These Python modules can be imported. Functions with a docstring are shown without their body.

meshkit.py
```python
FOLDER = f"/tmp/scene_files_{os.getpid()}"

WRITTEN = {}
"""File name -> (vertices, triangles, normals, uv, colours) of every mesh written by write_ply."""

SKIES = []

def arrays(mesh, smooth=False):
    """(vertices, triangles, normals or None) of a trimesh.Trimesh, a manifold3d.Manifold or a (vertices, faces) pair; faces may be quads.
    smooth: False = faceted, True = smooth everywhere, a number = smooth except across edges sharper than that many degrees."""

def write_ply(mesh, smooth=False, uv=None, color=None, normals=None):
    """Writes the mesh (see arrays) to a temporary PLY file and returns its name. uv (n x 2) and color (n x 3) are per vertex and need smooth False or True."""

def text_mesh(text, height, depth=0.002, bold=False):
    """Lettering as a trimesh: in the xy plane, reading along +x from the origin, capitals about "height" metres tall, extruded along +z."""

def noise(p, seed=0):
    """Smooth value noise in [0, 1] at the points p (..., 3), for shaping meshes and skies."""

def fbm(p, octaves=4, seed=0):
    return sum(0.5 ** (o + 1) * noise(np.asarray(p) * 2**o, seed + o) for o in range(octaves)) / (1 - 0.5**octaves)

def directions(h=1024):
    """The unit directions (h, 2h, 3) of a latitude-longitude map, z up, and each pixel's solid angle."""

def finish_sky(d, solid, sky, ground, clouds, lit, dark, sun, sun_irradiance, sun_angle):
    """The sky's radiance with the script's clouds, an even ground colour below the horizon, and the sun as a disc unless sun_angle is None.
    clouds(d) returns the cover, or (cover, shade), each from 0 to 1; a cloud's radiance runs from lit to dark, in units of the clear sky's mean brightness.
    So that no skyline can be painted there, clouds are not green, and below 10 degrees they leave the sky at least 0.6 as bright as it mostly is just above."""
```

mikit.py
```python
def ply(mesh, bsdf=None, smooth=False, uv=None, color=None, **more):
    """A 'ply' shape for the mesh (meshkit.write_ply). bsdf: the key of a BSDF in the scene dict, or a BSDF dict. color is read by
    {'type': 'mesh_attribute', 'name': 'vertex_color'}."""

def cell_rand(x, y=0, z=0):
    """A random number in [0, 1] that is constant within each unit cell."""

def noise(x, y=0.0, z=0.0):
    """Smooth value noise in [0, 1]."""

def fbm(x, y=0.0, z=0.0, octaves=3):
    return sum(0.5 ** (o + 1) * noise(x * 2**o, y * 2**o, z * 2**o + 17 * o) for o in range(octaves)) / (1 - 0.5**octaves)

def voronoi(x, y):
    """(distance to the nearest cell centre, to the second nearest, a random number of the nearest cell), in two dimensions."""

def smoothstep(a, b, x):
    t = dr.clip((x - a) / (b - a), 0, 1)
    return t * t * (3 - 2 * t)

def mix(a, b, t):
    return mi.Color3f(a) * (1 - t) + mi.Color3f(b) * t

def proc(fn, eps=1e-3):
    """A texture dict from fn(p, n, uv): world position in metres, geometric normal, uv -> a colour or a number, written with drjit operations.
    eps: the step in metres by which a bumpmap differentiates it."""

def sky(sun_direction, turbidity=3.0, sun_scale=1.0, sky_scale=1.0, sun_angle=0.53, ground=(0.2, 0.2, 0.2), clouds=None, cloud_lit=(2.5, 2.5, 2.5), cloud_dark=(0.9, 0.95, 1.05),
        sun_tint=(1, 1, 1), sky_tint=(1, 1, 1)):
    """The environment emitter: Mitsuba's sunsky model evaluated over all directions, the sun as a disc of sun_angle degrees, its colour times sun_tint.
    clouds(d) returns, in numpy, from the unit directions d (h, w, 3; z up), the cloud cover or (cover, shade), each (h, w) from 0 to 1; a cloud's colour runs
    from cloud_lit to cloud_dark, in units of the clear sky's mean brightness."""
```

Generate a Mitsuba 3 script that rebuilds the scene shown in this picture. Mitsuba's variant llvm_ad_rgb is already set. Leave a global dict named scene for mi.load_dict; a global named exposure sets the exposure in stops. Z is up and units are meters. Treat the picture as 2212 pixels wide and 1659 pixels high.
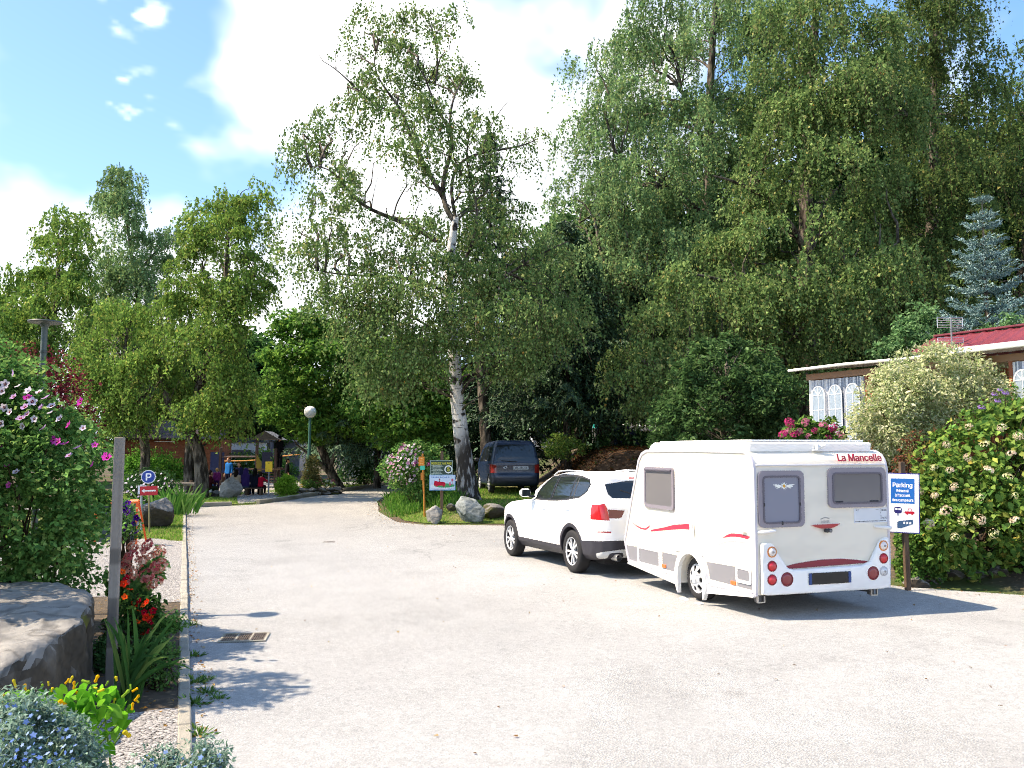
import math
import numpy as np, trimesh, shapely, manifold3d as m3
from shapely.geometry import Polygon, Point, LineString, box as sbox
from shapely import affinity
from scipy.spatial import Delaunay
import mitsuba as mi, mikit, meshkit
import drjit as dr
from mikit import proc, noise, fbm, voronoi, cell_rand, smoothstep, mix

T = mi.ScalarTransform4f
scene = {'type': 'scene'}
labels = {}
rng = np.random.default_rng(11)

# ---------------------------------------------------------------- camera, sky, exposure
CAM_H, FL, CX, CY = 1.9, 1900.0, 1106.0, 829.5          # the photograph as 2212 x 1659
PITCH = math.atan(164.5 / FL)
cp, sp = math.cos(PITCH), math.sin(PITCH)
scene['camera'] = {'type': 'perspective', 'fov': math.degrees(2 * math.atan(CX / FL)), 'fov_axis': 'x', 'near_clip': 0.05, 'far_clip': 6000.0,
                   'to_world': T().look_at(origin=[0, 0, CAM_H], target=[0, cp, CAM_H + sp], up=[0, 0, 1])}
exposure = 2.8
SUN = np.array([-0.80, -0.085, 0.80]) * [1, 1, 1.33]


def sky_clouds(d):
    az = np.degrees(np.arctan2(d[..., 0], d[..., 1]))
    el = np.degrees(np.arcsin(np.clip(d[..., 2], -1, 1)))
    q = d / np.maximum(d[..., 2:3] + 0.35, 0.2)
    n1 = meshkit.fbm(q * [3.1, 2.6, 2.0] + [4.3, 1.7, 0.4], 5, 3)
    n2 = meshkit.fbm(q * [9.0, 7.0, 5.0] + [1.3, 8.7, 2.4], 4, 9)
    # one large bank of cumulus stands over the valley ahead; the rest of the sky is scattered cloud
    bank = np.exp(-((az + 11) / 9.5) ** 2 - ((el - 26) / 10.0) ** 2) + 0.75 * np.exp(-((az - 6) / 9.0) ** 2 - ((el - 21) / 9.0) ** 2)
    low = np.exp(-((el - 8) / 7.0) ** 2) * 0.20
    f = 0.62 * n1 + 0.38 * n2 + 0.36 * bank + low - 0.15 * np.exp(-((az + 27) / 8.5) ** 2 - ((el - 20.5) / 6.5) ** 2) - 0.55
    n3 = meshkit.fbm(d * [26, 26, 44], 4, 14)
    f = f + 1.5 * (n3 - 0.44) * (np.exp(-((az + 25) / 3.6) ** 2 - ((el - 21.0) / 1.9) ** 2) + np.exp(-((az + 24.5) / 2.2) ** 2 - ((el - 26.5) / 2.2) ** 2))
    cover = np.clip(f / 0.24 + 0.16, 0, 1)
    cover = cover * cover * (3 - 2 * cover)
    shade = np.clip((n1 - 0.42) * 1.6, 0, 0.5) + 0.55 * np.exp(-((az - 7) / 7.0) ** 2 - ((el - 19) / 9.0) ** 2)
    return cover, np.clip(shade, 0, 0.85)


scene['sky'] = mikit.sky(SUN.tolist(), turbidity=4.0, sun_scale=1.0, sky_scale=1.15, clouds=sky_clouds, cloud_lit=(2.5, 2.5, 2.5), cloud_dark=(0.62, 0.72, 0.86), sky_tint=(0.90, 1.0, 1.05))
labels['sky'] = {'kind': 'structure'}


# ---------------------------------------------------------------- helpers
def ray(px, py):
    x = (np.asarray(px, float) - CX) / FL
    y = (CY - np.asarray(py, float)) / FL
    return np.stack([x, cp - y * sp, sp + y * cp], -1)


def at(px, py, Y):
    """The point of the place seen at (px, py) of the photograph (2212 x 1659) if it stands Y metres ahead."""
    d = ray(px, py)
    return np.array([0, 0, CAM_H]) + d * (np.asarray(Y, float) / d[..., 1])[..., None]


def unit(v):
    v = np.asarray(v, float)
    return v / np.maximum(np.linalg.norm(v, axis=-1, keepdims=True), 1e-12)


def sm(a, b, x):
    t = np.clip((np.asarray(x, float) - a) / (b - a), 0, 1)
    return t * t * (3 - 2 * t)


def hexc(h):
    c = np.array([int(h[i:i + 2], 16) for i in (0, 2, 4)]) / 255
    return np.where(c < 0.04045, c / 12.92, ((c + 0.055) / 1.055) ** 2.4)


def key_of(name):
    k, i = name, 0
    while k in scene or k in labels:
        i += 1
        k = f'{name}_{i:03d}'
    return k


def thing(name, label, cat, group=None):
    k = key_of(name)
    labels[k] = {'label': label, 'category': cat}
    if group:
        labels[k]['group'] = group
    return k


def plyc(mesh, mat, smooth, vc):
    """A mesh whose flat colours ride in its uv (so that meshes of one material can be joined): see f_tone."""
    uv = None
    if vc is not None:
        q = np.sqrt(np.clip(vc, 0, 1))
        uv = np.stack([q[:, 0], np.round(q[:, 1] * 1000) + 0.02 + 0.96 * q[:, 2]], 1)
    return mikit.ply(mesh, mat, smooth=smooth, uv=uv)


def f_tone(p, n, uv):
    g = dr.floor(uv.y)
    return mi.Color3f(dr.square(uv.x), dr.square(g / 1000), dr.square(dr.clip((uv.y - g - 0.02) / 0.96, 0, 1)))




def part(parent, name, mesh, mat, col=None, smooth=30, label=None, kind=None, xf=None):
    """One entry of the scene: a part of its parent (or a thing of its own with parent None). mesh: trimesh, Manifold or (V, F)."""
    k = key_of(f'{parent}__{name}') if parent else name
    if hasattr(mesh, 'to_mesh'):
        m = mesh.to_mesh()
        mesh = (m.vert_properties[:, :3], m.tri_verts)
    if isinstance(mesh, trimesh.Trimesh):
        mesh = (mesh.vertices, mesh.faces)
    V, Fc = np.array(mesh[0], float), np.array(mesh[1], int)
    if xf is not None:
        V = V @ np.asarray(xf[1]).T + xf[0]
    if Fc.shape[1] == 4:
        Fc = np.vstack([Fc[:, [0, 1, 2]], Fc[:, [0, 2, 3]]])
    vc = None
    if mat in VCOL:
        vc = np.array(col if col is not None else (0.5, 0.5, 0.5), float)
        if vc.ndim == 1:
            vc = np.tile(vc, (len(V), 1))
    if smooth is not True and smooth is not False and smooth is not None:
        t = trimesh.Trimesh(V, Fc, process=False)
        if vc is not None and np.ptp(vc, axis=0).max() > 0:
            smooth = True
        else:
            t = trimesh.graph.smooth_shade(trimesh.Trimesh(V, Fc, process=True), angle=math.radians(smooth), facet_minarea=None)
            V, Fc = np.array(t.vertices), np.array(t.faces)
            if vc is not None:
                vc = np.tile(vc[0], (len(V), 1))
            smooth = True
    scene[k] = plyc((V, Fc), mat, smooth, vc)
    if label or kind:
        labels.setdefault(k, {})
        if label:
            labels[k]['label'] = label
        if kind:
            labels[k]['kind'] = kind
    return k


class B:
    """Collects pieces into one mesh."""

    def __init__(self):
        self.v, self.f, self.c, self.n = [], [], [], 0

    def add(self, V, Fc, col=None):
        V, Fc = np.asarray(V, float), np.asarray(Fc, int)
        if Fc.shape[1] == 4:
            Fc = np.vstack([Fc[:, [0, 1, 2]], Fc[:, [0, 2, 3]]])
        self.v.append(V)
        self.f.append(Fc + self.n)
        if col is not None:
            col = np.asarray(col, float)
            self.c.append(np.tile(col, (len(V), 1)) if col.ndim == 1 else col)
        self.n += len(V)
        return self

    def mesh(self):
        return np.vstack(self.v), np.vstack(self.f)

    def cols(self):
        return np.vstack(self.c) if self.c else None

    def box(self, c, s, R=None, col=None, bev=0.0):
        V, Fc = rbox(s, bev)
        if R is not None:
            V = V @ np.asarray(R).T
        return self.add(V + np.asarray(c), Fc, col)

    def tube(self, P, r, sides=8, col=None):
        V, Fc = tube(P, r, sides)
        return self.add(V, Fc, col)


def rbox(s, bev=0.0):
    s = np.asarray(s, float) / 2
    if bev <= 0:
        m = trimesh.creation.box(extents=2 * s)
        return np.array(m.vertices), np.array(m.faces)
    b = min(bev, s.min() * 0.9)
    pts = []
    for sx in (-1, 1):
        for sy in (-1, 1):
            for sz in (-1, 1):
                g = np.array([sx, sy, sz])
                for k in range(3):
                    o = np.full(3, b)
                    o[k] = 0
                    pts.append(g * (s - o))
    h = trimesh.convex.convex_hull(np.array(pts))
    return np.array(h.vertices), np.array(h.faces)


def tube(P, r, sides=8, caps=True):
    P = np.asarray(P, float)
    n = len(P)
    r = np.broadcast_to(np.asarray(r, float), (n,))
    t = unit(np.gradient(P, axis=0))
    ref = np.array([0.31, 0.95, 0.05]) if abs(t[:, 2]).mean() > 0.6 else np.array([0, 0, 1.0])
    a = unit(np.cross(t, ref))
    b = np.cross(t, a)
    ang = np.arange(sides) * 2 * np.pi / sides
    V = P[:, None] + r[:, None, None] * (np.cos(ang)[None, :, None] * a[:, None] + np.sin(ang)[None, :, None] * b[:, None])
    i, j = np.meshgrid(np.arange(n - 1), np.arange(sides), indexing='ij')
    q = np.stack([i * sides + j, i * sides + (j + 1) % sides, (i + 1) * sides + (j + 1) % sides, (i + 1) * sides + j], -1).reshape(-1, 4)
    Fc = np.vstack([q[:, [0, 2, 1]], q[:, [0, 3, 2]]])
    V = V.reshape(-1, 3)
    if caps:
        V = np.vstack([V, P[:1], P[-1:]])
        k = np.arange(sides)
        Fc = np.vstack([Fc, np.stack([k, (k + 1) % sides, k * 0 + n * sides], 1), np.stack([(n - 1) * sides + (k + 1) % sides, (n - 1) * sides + k, k * 0 + n * sides + 1], 1)])
    return V, Fc


def tubes(P, r, sides=3):
    """Many polylines of equal length at once: P (n, k, 3), r (n, k)."""
    n, k, _ = P.shape
    t = unit(np.gradient(P, axis=1))
    a = unit(np.cross(t, np.array([0.37, 0.21, 0.9])))
    b = np.cross(t, a)
    ang = np.arange(sides) * 2 * np.pi / sides
    V = P[:, :, None] + r[:, :, None, None] * (np.cos(ang)[:, None] * a[:, :, None] + np.sin(ang)[:, None] * b[:, :, None])
    m, i, j = np.meshgrid(np.arange(n), np.arange(k - 1), np.arange(sides), indexing='ij')
    o = m * k * sides
    q = np.stack([o + i * sides + j, o + i * sides + (j + 1) % sides, o + (i + 1) * sides + (j + 1) % sides, o + (i + 1) * sides + j], -1).reshape(-1, 4)
    return V.reshape(-1, 3), np.vstack([q[:, [0, 2, 1]], q[:, [0, 3, 2]]])


def rotz(a):
    c, s = math.cos(a), math.sin(a)
    return np.array([[c, -s, 0], [s, c, 0], [0, 0, 1.0]])


def rotx(a):
    c, s = math.cos(a), math.sin(a)
    return np.array([[1.0, 0, 0], [0, c, -s], [0, s, c]])


def roty(a):
    c, s = math.cos(a), math.sin(a)
    return np.array([[c, 0, s], [0, 1.0, 0], [-s, 0, c]])


def lathe(prof, n=24):
    """prof: (r, z) rows, turned about z."""
    prof = np.asarray(prof, float)
    k = len(prof)
    ang = np.arange(n) * 2 * np.pi / n
    V = np.stack([prof[:, 0][:, None] * np.cos(ang), prof[:, 0][:, None] * np.sin(ang), np.repeat(prof[:, 1][:, None], n, 1)], -1).reshape(-1, 3)
    i, j = np.meshgrid(np.arange(k - 1), np.arange(n), indexing='ij')
    q = np.stack([i * n + j, i * n + (j + 1) % n, (i + 1) * n + (j + 1) % n, (i + 1) * n + j], -1).reshape(-1, 4)
    return V, np.vstack([q[:, [0, 1, 2]], q[:, [0, 2, 3]]])


def prism(poly, h, z0=0.0):
    """A flat shape (shapely or points) as a plate from z0 to z0 + h."""
    if not hasattr(poly, 'geom_type'):
        poly = Polygon(poly)
    b = B()
    for g in getattr(poly, 'geoms', [poly]):
        m = trimesh.creation.extrude_polygon(g, h, engine='earcut')
        b.add(np.array(m.vertices) + [0, 0, z0], m.faces)
    return b.mesh()


def cat(meshes):
    b = B()
    for V, Fc in meshes:
        b.add(V, Fc)
    return b.mesh()


def rect_round(x0, y0, x1, y1, r):
    return sbox(x0 + r, y0 + r, x1 - r, y1 - r).buffer(r, quad_segs=5)


def spline(P, n):
    from scipy.interpolate import CubicSpline
    P = np.asarray(P, float)
    d = np.r_[0, np.cumsum(np.maximum(np.linalg.norm(np.diff(P, axis=0), axis=1), 1e-6))]
    return CubicSpline(d, P)(np.linspace(0, d[-1], n))


def blob(c, r, seed=0, sub=3, amp=0.25, freq=1.3, flat=0.0):
    """A boulder."""
    m = trimesh.creation.icosphere(subdivisions=sub)
    v = np.array(m.vertices)
    off = np.array([seed * 3.7, seed * 1.9, seed * 2.3])
    # facets: a stone is what is left between a few cutting planes
    g = np.random.default_rng(seed + 500)
    dirs = unit(g.normal(size=(16, 3)))
    lim = g.uniform(0.66, 1.0, 16)
    rad = np.ones(len(v))
    dd = v @ dirs.T
    rad = np.min(np.where(dd > 0.05, lim / np.maximum(dd, 0.05), 9), axis=1)
    rad = np.minimum(rad, 1.15)
    rad *= 1 + amp * (meshkit.fbm(v * freq + off, 4, seed) - 0.5) + 0.06 * (meshkit.fbm(v * 6 + off, 3, seed + 3) - 0.5)
    v = v * rad[:, None] * np.asarray(r, float)
    return v + np.asarray(c, float), np.array(m.faces)


# ---------------------------------------------------------------- materials
VCOL = {'paint', 'matte', 'satin', 'leaf', 'petal', 'metal', 'needle', 'cloth', 'lens'}
vcol = proc(f_tone)


def two(b):
    return {'type': 'twosided', 'bsdf': b}


scene['paint'] = two({'type': 'principled', 'base_color': vcol, 'roughness': 0.32, 'specular': 0.5, 'clearcoat': 0.7, 'clearcoat_gloss': 0.95})
scene['matte'] = two({'type': 'principled', 'base_color': vcol, 'roughness': 0.85, 'specular': 0.25})
scene['satin'] = two({'type': 'principled', 'base_color': vcol, 'roughness': 0.45, 'specular': 0.5})
scene['cloth'] = two({'type': 'principled', 'base_color': vcol, 'roughness': 0.95, 'specular': 0.1, 'sheen': 0.3})
scene['lens'] = two({'type': 'principled', 'base_color': vcol, 'roughness': 0.12, 'specular': 0.6, 'clearcoat': 1.0, 'clearcoat_gloss': 0.98})
scene['metal'] = two({'type': 'principled', 'base_color': vcol, 'metallic': 0.9, 'roughness': 0.3})
scene['needle'] = two({'type': 'principled', 'base_color': vcol, 'roughness': 0.6, 'specular': 0.35})
scene['leaf'] = {'type': 'principledthin', 'base_color': vcol, 'roughness': 0.28, 'diff_trans': 0.76, 'eta': 1.5, 'spec_trans': 0.0}
scene['petal'] = {'type': 'principledthin', 'base_color': vcol, 'roughness': 0.7, 'diff_trans': 0.7, 'eta': 1.3, 'spec_trans': 0.0}
scene['car_glass'] = two({'type': 'principled', 'base_color': {'type': 'rgb', 'value': [0.012, 0.015, 0.018]}, 'roughness': 0.03, 'specular': 0.75})
scene['tint_glass'] = two({'type': 'principled', 'base_color': {'type': 'rgb', 'value': [0.145, 0.142, 0.152]}, 'roughness': 0.10, 'specular': 0.6})
scene['rubber'] = two({'type': 'principled', 'base_color': {'type': 'rgb', 'value': [0.022, 0.022, 0.024]}, 'roughness': 0.75, 'specular': 0.3})
scene['lamp_glass'] = two({'type': 'principled', 'base_color': {'type': 'rgb', 'value': [0.86, 0.86, 0.84]}, 'roughness': 0.25, 'specular': 0.5})
scene['clear_pane'] = {'type': 'thindielectric'}


def bumped(b, fn, s, eps):
    return {'type': 'bumpmap', 'arbitrary': proc(fn, eps), 'scale': s, 'bsdf': b}


def rough(fn, r=0.9, spec=0.2, bump=None, s=1.0, eps=2e-3):
    b = {'type': 'principled', 'base_color': proc(fn), 'roughness': r, 'specular': spec}
    return two(bumped(b, bump, s, eps) if bump else b)


def f_asphalt(p, n, uv):
    d1, d2, w = voronoi(p.x * 62, p.y * 62)
    w2 = cell_rand(dr.floor(p.x * 23 + 2 * noise(p.x * 9, p.y * 9)), dr.floor(p.y * 23 + 2 * noise(p.x * 9, p.y * 9, 3)))
    big = fbm(p.x * 0.35, p.y * 0.5, 3.0, 4)
    mid = fbm(p.x * 2.6, p.y * 2.2, 1.0, 3)
    v = 0.272 + 0.17 * (w - 0.42) * smoothstep(0.55, 0.15, d1) + 0.045 * (w2 - 0.5) + 0.07 * (big - 0.5) + 0.04 * (mid - 0.5)
    crack = smoothstep(0.012, 0.0, dr.abs(fbm(p.x * 0.28 + 5, p.y * 0.22, 2.0, 5) - 0.5)) * smoothstep(0.45, 0.6, noise(p.x * 0.5, p.y * 0.5, 9))
    v = dr.maximum(v * (1 - 0.18 * crack), 0.03)
    stain = smoothstep(0.60, 0.74, fbm(p.x * 0.9, p.y * 0.7, 8.0, 4))
    tan = smoothstep(17.0, 30.0, p.y + 4 * (big - 0.5))
    return mi.Color3f(v * (0.972 + 0.03 * tan), v * (0.985 - 0.01 * tan), v * (0.985 - 0.06 * tan)) * (1 - 0.09 * stain)


def b_asphalt(p, n, uv):
    return 0.006 * voronoi(p.x * 62, p.y * 62)[0]


def f_gravel(p, n, uv):
    d1, d2, w = voronoi(p.x * 48, p.y * 48)
    v = 0.33 + 0.22 * (w - 0.5) - 0.22 * smoothstep(0.35, 0.7, d1) + 0.06 * (fbm(p.x * 1.1, p.y * 1.1) - 0.5)
    return mi.Color3f(v * 1.02, v * 0.98, v * 0.94)


def b_gravel(p, n, uv):
    return -0.010 * voronoi(p.x * 48, p.y * 48)[0]


def f_soil(p, n, uv):
    a = fbm(p.x * 1.2, p.y * 1.2, 0.0, 3)
    b = noise(p.x * 23, p.y * 23)
    c = cell_rand(dr.floor(p.x * 31), dr.floor(p.y * 31))
    k = mix((0.042, 0.035, 0.027), (0.11, 0.09, 0.068), a * 0.6 + b * 0.4)
    k = mix(k, (0.19, 0.135, 0.08), smoothstep(0.90, 0.96, c) * 0.7)
    g = smoothstep(0.52, 0.7, fbm(p.x * 0.45 + 3, p.y * 0.45, 5.0, 4))
    return mix(k, (0.045, 0.075, 0.018), g * 0.75)


def f_lawn(p, n, uv):
    a = fbm(p.x * 0.9, p.y * 0.9, 0.0, 4)
    b = noise(p.x * 40, p.y * 40)
    return mix(mix((0.055, 0.10, 0.020), (0.13, 0.15, 0.045), a), (0.17, 0.15, 0.075), smoothstep(0.6, 0.78, fbm(p.x * 0.7, p.y * 0.7, 4.0, 3)) * 0.8) * (0.65 + 0.7 * b)


def f_mulch(p, n, uv):
    a = fbm(p.x * 1.6, p.y * 1.6, p.z, 3)
    c = cell_rand(dr.floor(p.x * 14 + noise(p.x * 6, p.y * 6)), dr.floor(p.y * 14), dr.floor(p.z * 14))
    return mix(mix((0.028, 0.017, 0.010), (0.095, 0.052, 0.027), a), (0.22, 0.125, 0.065), smoothstep(0.7, 0.95, c) * 0.6)


def f_concrete(p, n, uv):
    a = fbm(p.x * 5, p.y * 5, p.z * 5, 4)
    b = noise(p.x * 90, p.y * 90, p.z * 90)
    k = mix((0.17, 0.16, 0.135), (0.36, 0.34, 0.29), a * 0.7 + b * 0.3)
    return mix(k, (0.10, 0.11, 0.06), smoothstep(0.55, 0.75, fbm(p.x * 2.3, p.y * 2.3, p.z * 6, 3)) * 0.5)


def f_rock_pale(p, n, uv):
    return f_rock(p, n, uv, True)


def f_rock(p, n, uv, pale=False):
    a = fbm(p.x * 3.1, p.y * 3.1, p.z * 3.1, 4)
    b = fbm(p.x * 17, p.y * 17, p.z * 17, 3)
    k = mix((0.075, 0.072, 0.066), (0.30, 0.29, 0.27), 0.5 * a + 0.5 * b)
    vein = smoothstep(0.035, 0.0, dr.abs(fbm(p.x * 1.7, p.y * 1.7, p.z * 3.4 + 8, 4) - 0.5))
    k = mix(k, (0.06, 0.056, 0.05), vein * 0.5)
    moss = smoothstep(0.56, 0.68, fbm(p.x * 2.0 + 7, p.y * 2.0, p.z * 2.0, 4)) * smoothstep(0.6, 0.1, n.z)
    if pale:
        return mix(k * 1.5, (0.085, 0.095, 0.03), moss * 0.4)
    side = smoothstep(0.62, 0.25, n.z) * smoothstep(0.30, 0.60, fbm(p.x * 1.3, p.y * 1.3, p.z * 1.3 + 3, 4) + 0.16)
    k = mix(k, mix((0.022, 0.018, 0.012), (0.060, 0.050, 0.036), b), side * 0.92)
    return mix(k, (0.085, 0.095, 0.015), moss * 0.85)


def b_rock(p, n, uv):
    return 0.035 * fbm(p.x * 9, p.y * 9, p.z * 9, 6)


def f_rock_green(p, n, uv):
    a = fbm(p.x * 4.1, p.y * 4.1, p.z * 4.1, 4)
    b = fbm(p.x * 19, p.y * 19, p.z * 19, 3)
    return mix((0.07, 0.085, 0.08), (0.34, 0.37, 0.36), smoothstep(0.3, 0.75, 0.6 * a + 0.4 * b))


def f_birch(p, n, uv):
    d = noise(p.x * 3.0, p.y * 3.0, p.z * 1.3)
    lent = smoothstep(0.70, 0.80, noise(p.x * 7 + 3, p.y * 7, p.z * 26)) * smoothstep(0.3, 0.6, noise(p.x * 2, p.y * 2, p.z * 1.7 + 9))
    scar = smoothstep(0.60, 0.68, fbm(p.x * 3.3, p.y * 3.3, p.z * 3.2, 3))
    white = mix((0.50, 0.49, 0.47), (0.74, 0.73, 0.71), d)
    k = mix(white, (0.035, 0.030, 0.027), dr.maximum(lent * 0.9, scar))
    old = smoothstep(3.3, 2.0, p.z + 1.6 * (fbm(p.x * 2.5, p.y * 2.5, p.z * 0.9, 3) - 0.5) - 0.9 * (p.x + 1.6))
    fiss = fbm(p.x * 15, p.y * 15, p.z * 3.2, 3)
    bark = mix((0.045, 0.038, 0.032), (0.36, 0.34, 0.32), smoothstep(0.50, 0.72, fiss))
    return mix(k, bark, old)


def b_bark(p, n, uv):
    return 0.035 * fbm(p.x * 15, p.y * 15, p.z * 3.2, 4)


def f_bark(p, n, uv):
    fiss = fbm(p.x * 12, p.y * 12, p.z * 2.6, 4)
    k = mix((0.028, 0.023, 0.019), (0.17, 0.145, 0.12), smoothstep(0.36, 0.7, fiss))
    return mix(k, (0.06, 0.075, 0.03), smoothstep(0.58, 0.75, fbm(p.x * 2.1, p.y * 2.1, p.z * 1.1, 3)) * 0.5)


def f_grey_wood(p, n, uv):
    g = fbm(p.x * 60, p.y * 60, p.z * 2.5, 3)
    a = noise(p.x * 4, p.y * 4, p.z * 1.4)
    band = smoothstep(0.72, 0.8, noise(3.0, 1.0, p.z * 4.5))
    return mix((0.16, 0.14, 0.12), (0.30, 0.275, 0.245), 0.6 * g + 0.4 * a) * (1 - 0.45 * band)


def f_brown_wood(p, n, uv):
    g = fbm(p.x * 45, p.y * 45, p.z * 3.0, 3)
    return mix((0.055, 0.036, 0.024), (0.16, 0.11, 0.075), g)


def f_chalet(p, n, uv):
    g = fbm(p.x * 6, p.y * 6, p.z * 20, 3)
    return mix((0.17, 0.055, 0.025), (0.30, 0.11, 0.05), g)


def f_hill(p, n, uv):
    a = fbm(p.x * 0.05, p.y * 0.05, p.z * 0.05, 5)
    return mix((0.030, 0.055, 0.035), (0.075, 0.115, 0.06), a)


def f_redroof(p, n, uv):
    a = fbm(p.x * 1.6, p.y * 1.6, p.z * 1.6, 4)
    return mix((0.11, 0.020, 0.030), (0.19, 0.036, 0.05), a)


def f_carpaint_dirt(p, n, uv):
    return mi.Color3f(0.82, 0.815, 0.80) * (1 - 0.10 * smoothstep(0.45, 0.75, fbm(p.x * 2, p.y * 2, p.z * 5, 4)))


scene['asphalt'] = rough(f_asphalt, 0.92, 0.15, b_asphalt, 1.0, 3e-3)
scene['gravel'] = rough(f_gravel, 0.95, 0.1, b_gravel, 1.0, 3e-3)
scene['soil'] = rough(f_soil, 0.95, 0.1)
scene['turf'] = rough(f_lawn, 0.95, 0.1)
scene['mulch'] = rough(f_mulch, 0.95, 0.1)
scene['concrete'] = rough(f_concrete, 0.9, 0.2)
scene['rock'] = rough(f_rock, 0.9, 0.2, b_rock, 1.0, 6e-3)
scene['rock_pale'] = rough(f_rock_pale, 0.9, 0.2, b_rock, 1.0, 6e-3)
scene['rock_green'] = rough(f_rock_green, 0.8, 0.3, b_rock, 0.8, 6e-3)
scene['birch_bark'] = rough(f_birch, 0.85, 0.2, b_bark, 0.5, 6e-3)
scene['bark'] = rough(f_bark, 0.9, 0.2, b_bark, 1.0, 6e-3)
scene['grey_wood'] = rough(f_grey_wood, 0.85, 0.2)
scene['brown_wood'] = rough(f_brown_wood, 0.85, 0.2)
scene['chalet_wood'] = rough(f_chalet, 0.8, 0.2)
scene['hill_wood'] = rough(f_hill, 0.95, 0.0)
scene['red_sheet'] = rough(f_redroof, 0.45, 0.4)
scene['van_cream'] = rough(lambda p, n, uv: mi.Color3f(0.72, 0.675, 0.575) * (1 - 0.08 * smoothstep(0.45, 0.75, fbm(p.x * 2, p.y * 2, p.z * 5, 4))), 0.4, 0.5)
scene['van_white'] = two({'type': 'principled', 'base_color': proc(f_carpaint_dirt), 'roughness': 0.38, 'specular': 0.5, 'clearcoat': 0.3})

# ---------------------------------------------------------------- the ground
KX = lambda y: -0.3715 * np.asarray(y, float) + 0.108            # the left kerb's face
ROAD = Polygon([(1.6, -4.3), (60, -4.3), (60, 4), (14, 10.3), (7.5, 12.4), (5.75, 13.5), (5.3, 15.2), (5.1, 20), (4.2, 23.6), (2, 24.6), (0.2, 24.3), (-1.2, 24.6), (-2.4, 24.6), (-3.3, 25.4), (-4.3, 28.6), (-5.0, 33),
                (-5.2, 38), (-4.8, 44), (-1, 52), (4, 57), (4, 63), (-2, 59), (-5.3, 52), (-6.6, 46.5), (-7.3, 41), (-7.8, 36.5), (-8.3, 33.6), (-9.0, 31.4), (-11, 29.9), (-17, 31.5), (-17, 28.6), (-11.0, 28.6), (-10.39, 28), (KX(14), 14), (KX(6), 6), (KX(2), 2)])
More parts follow.
